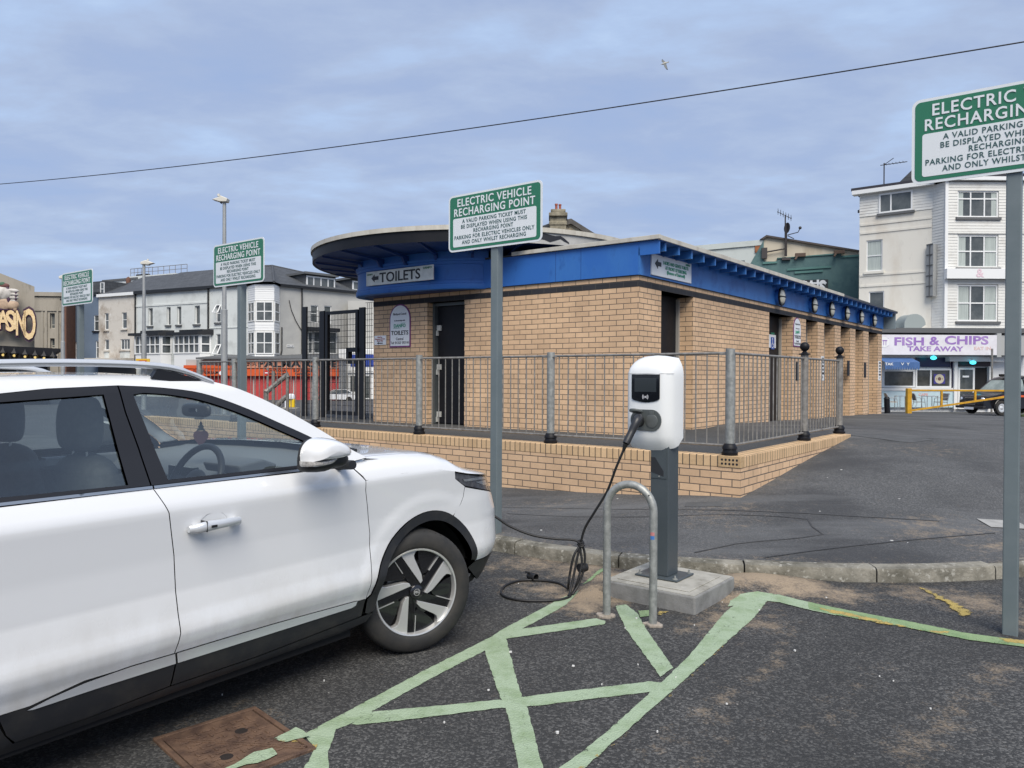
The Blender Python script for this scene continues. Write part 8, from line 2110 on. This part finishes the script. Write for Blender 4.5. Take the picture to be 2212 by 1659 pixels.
# yellow sign at the lamp foot
p = gy(309, 782, 39.6); S = MB(); S.box(p.x - .36, p.x + .36, p.y - .03, p.y, p.z - .3, p.z + .17); ysn = thing('yellow_road_sign', 'small yellow rectangular sign with a red triangle on a lamp column', 'sign', (p.x, p.y, p.z - .4)); part('board', S, M('sign_yellow', (.62, .38, .03), .5), ysn)
S = MB(); S.prism([(p.x - .22, p.z + .08), (p.x + .22, p.z + .08), (p.x, p.z - .2)], p.y - .04, p.y - .031, 'xz'); part('triangle', S, M('sign_red', (.45, .02, .02), .5), ysn)
S = MB(); S.prism([(p.x - .13, p.z + .04), (p.x + .13, p.z + .04), (p.x, p.z - .12)], p.y - .045, p.y - .041, 'xz'); part('triangle_face', S, m_white, ysn)
# no entry sign
m_sred = bpy.data.materials['sign_red']
p = gy(*z7(685, 402), 44); S = MB(); S.lathe([(.0001, -.02), (.15, -.02), (.15, 0), (.0001, 0)], (p.x, p.y, p.z), 'y', 24); ne = thing('no_entry_sign', 'round red no entry sign in front of the red shutters', 'sign', (p.x, p.y, GZ)); part('disc', S, m_sred, ne)
S = MB(); S.box(p.x - .11, p.x + .11, p.y - .03, p.y - .021, p.z - .028, p.z + .028); part('white_bar', S, m_white, ne)
S = MB(); S.cyl((p.x, p.y + .05, GZ), (p.x, p.y + .05, p.z + .3), .045, 8); part('post', S, m_galvd, ne)
p = gy(409, 792, 44); p = gy(*z7(72, 405), 44); S = MB(); S.lathe([(.0001, -.02), (.15, -.02), (.15, 0), (.0001, 0)], (p.x, p.y, p.z), 'y', 24); rs_ = thing('round_road_sign', 'white round road sign with a red edge beside a lamp column', 'sign', (p.x, p.y, GZ)); part('disc', S, m_sred, rs_)
S = MB(); S.lathe([(.0001, -.03), (.115, -.03), (.115, -.021)], (p.x, p.y, p.z), 'y', 24); part('white_face', S, m_white, rs_); S = MB(); S.cyl((p.x, p.y + .05, GZ), (p.x, p.y + .05, p.z + .3), .045, 8); part('post', S, m_galvd, rs_)
# keep left bollard
p, q = gy(*z7(1005, 865), 42), gy(*z7(1005, 680), 42); h_ = q.z - p.z; T = Matrix.Translation((p.x, 42, p.z))
kb = thing('traffic_bollard', 'yellow and white rounded traffic bollard on the road before the red shutters', 'bollard', mat=T)
S = MB(T); S.box(-.21, .21, -.12, .12, 0, h_ * .62); part('yellow_body', S, M('bollard_yellow', (.68, .46, .01), .5), kb, bevel=.04)
S = MB(T); S.lathe([(.21, h_ * .622), (.22, h_ * .75), (.20, h_ * .9), (.12, h_ * .98), (.0001, h_)], (0, 0, 0), 'z', 16); S.box(-.3, -.212, -.11, .11, 0, h_ * .9); part('white_top', S, m_white, kb)
S = MB(T); S.box(-.4, .4, -.25, .25, -.08, -.001); part('foot', S, m_conc, kb)
# small white car seen through the gate
wd_ = 56; c = gy(*z7(1640, 730), wd_); TW = Matrix.Translation((c.x - .1, c.y, gy(*z7(1640, 790), wd_).z)) @ Matrix.Rotation(rad(200), 4, 'Z') @ Matrix.Scale(.66, 4)
wc = thing('white_hatchback', 'small white hatchback parked in the street behind the mesh gate', 'car', mat=TW)
pf = [(1.9, .25), (1.95, .5), (1.85, .75), (1.1, .92), (.5, 1.35), (-.9, 1.42), (-1.7, 1.0), (-1.85, .6), (-1.8, .25)]
S = MB(TW); P = dens(pf, .25); rings = [S.pts([(x - .08 * abs(k) ** 4 * (1 if x > 1 else 0), (.82 - (.16 * (z - .9) / .5 if z > .9 else 0)) * k, z) for x, z in P]) for k in np.linspace(-1, 1, 7)]
for a, b in zip(rings, rings[1:]):
    for q in range(len(P)): S.f.append((a + q, a + (q + 1) % len(P), b + (q + 1) % len(P), b + q)); S.sm.append(True)
for r_ in (rings[0], rings[-1]): S.f.append(tuple(range(r_, r_ + len(P)))); S.sm.append(False)
part('body', S, m_paint, wc)
S = MB(TW); S.face([(1.06, -.70, .96), (1.06, .70, .96), (.54, .62, 1.33), (.54, -.62, 1.33)])
for sd in (1, -1): S.face([(.95, sd * .815, .95), (.5, sd * .70, 1.30), (-.85, sd * .69, 1.35), (-1.5, sd * .80, .98)])
S.v = [v + (TW.to_3x3() @ Vector((.02, 0, .02))) for v in S.v]; part('window', S, m_glassd, wc)
S = MB(TW); S.box(1.93, 1.97, -.45, .45, .35, .6); part('grille', S, m_clad, wc)
for sd in (1, -1):
    S = MB(TW); S.ball((1.82, sd * .6, .68), .12, 10, 6, (.6, 1.2, .8)); part('headlight', S, m_refl, wc)
    for x in (1.25, -1.2):
        S = MB(TW); S.lathe([(.0001, -.1), (.2, -.1), (.3, -.09), (.3, .09), (.2, .1), (.0001, .1)], (x, sd * .76, .3), 'y', 20); part('wheel', S, m_tyre, wc)
# overhead cable
A_ = gy(-420, 421, 34); B2 = gy(2700, 8, 12)
pts = []
for k in range(41):
    t = k / 40; p = A_.lerp(B2, t); p.z -= 4 * t * (1 - t) * .62; pts.append(p)
S = MB(); S.tube(pts, .0125, 6); solo('overhead_cable', S, m_ink, 'thin dark overhead cable sagging right across the sky', 'cable', base=tuple(pts[0]))
# gull
GD = 30; gp = gy(1436, 137, GD); GT = Matrix.Translation(gp); gs = GD / 1661 / 1.8228 / 11.853      # metres per pixel of the close view
m_gw = M('gull_white', (.42, .41, .36), .7); m_gg = M('gull_grey_wing', (.10, .11, .115), .7, col2=(.15, .16, .16), ns=8); m_gt = M('gull_wing_tip', (.02, .02, .03), .7)
def g2(x, y): return ((x - 750) * gs, -(y - 730) * gs)
gu = thing('seagull', 'grey winged seagull banking alone in the sky above the cable', 'bird', mat=GT)
S = MB(GT)
spn = [(545, 790, .004), (600, 775, .018), (660, 760, .045), (730, 730, .07), (790, 705, .06), (850, 690, .035), (900, 670, .025)]
S.tube([(g2(x, y)[0], 0, g2(x, y)[1]) for x, y, r in spn], [r * .62 for _, _, r in spn], 10); S.face([(g2(850, 690)[0], -.01, g2(850, 690)[1]), (g2(945, 620)[0], 0, g2(945, 620)[1]), (g2(945, 690)[0], .02, g2(945, 690)[1])]); S.ball((g2(650, 762)[0], -.01, g2(650, 762)[1]), .03, 10, 8)
gb = part('body', S, m_gw, gu)
def wing_(pts, mat, dep, nm):
    S = MB(GT); n = len(pts); S2 = [(g2(x, y)[0], dep * abs(y - 730) / 400, g2(x, y)[1]) for x, y in pts]
    S.face(S2); S.face([(a, b + .012, c) for a, b, c in reversed(S2)])
    for k in range(n): a, b = S2[k], S2[(k + 1) % n]; S.face([a, b, (b[0], b[1] + .012, b[2]), (a[0], a[1] + .012, a[2])])
    part(nm, S, mat, gu)
wing_([(680, 700), (670, 640), (620, 600), (640, 500), (655, 475), (690, 470), (740, 545), (790, 610), (800, 660)], m_gg, .25, 'wing'); wing_([(644, 490), (660, 452), (690, 458), (700, 490)], m_gt, .25, 'wing_tip')
wing_([(690, 780), (680, 980), (700, 1090), (722, 1160), (795, 1165), (805, 1000), (815, 860), (800, 750)], m_gg, -.35, 'wing'); wing_([(720, 1155), (745, 1225), (795, 1230), (800, 1160)], m_gt, -.35, 'wing_tip')
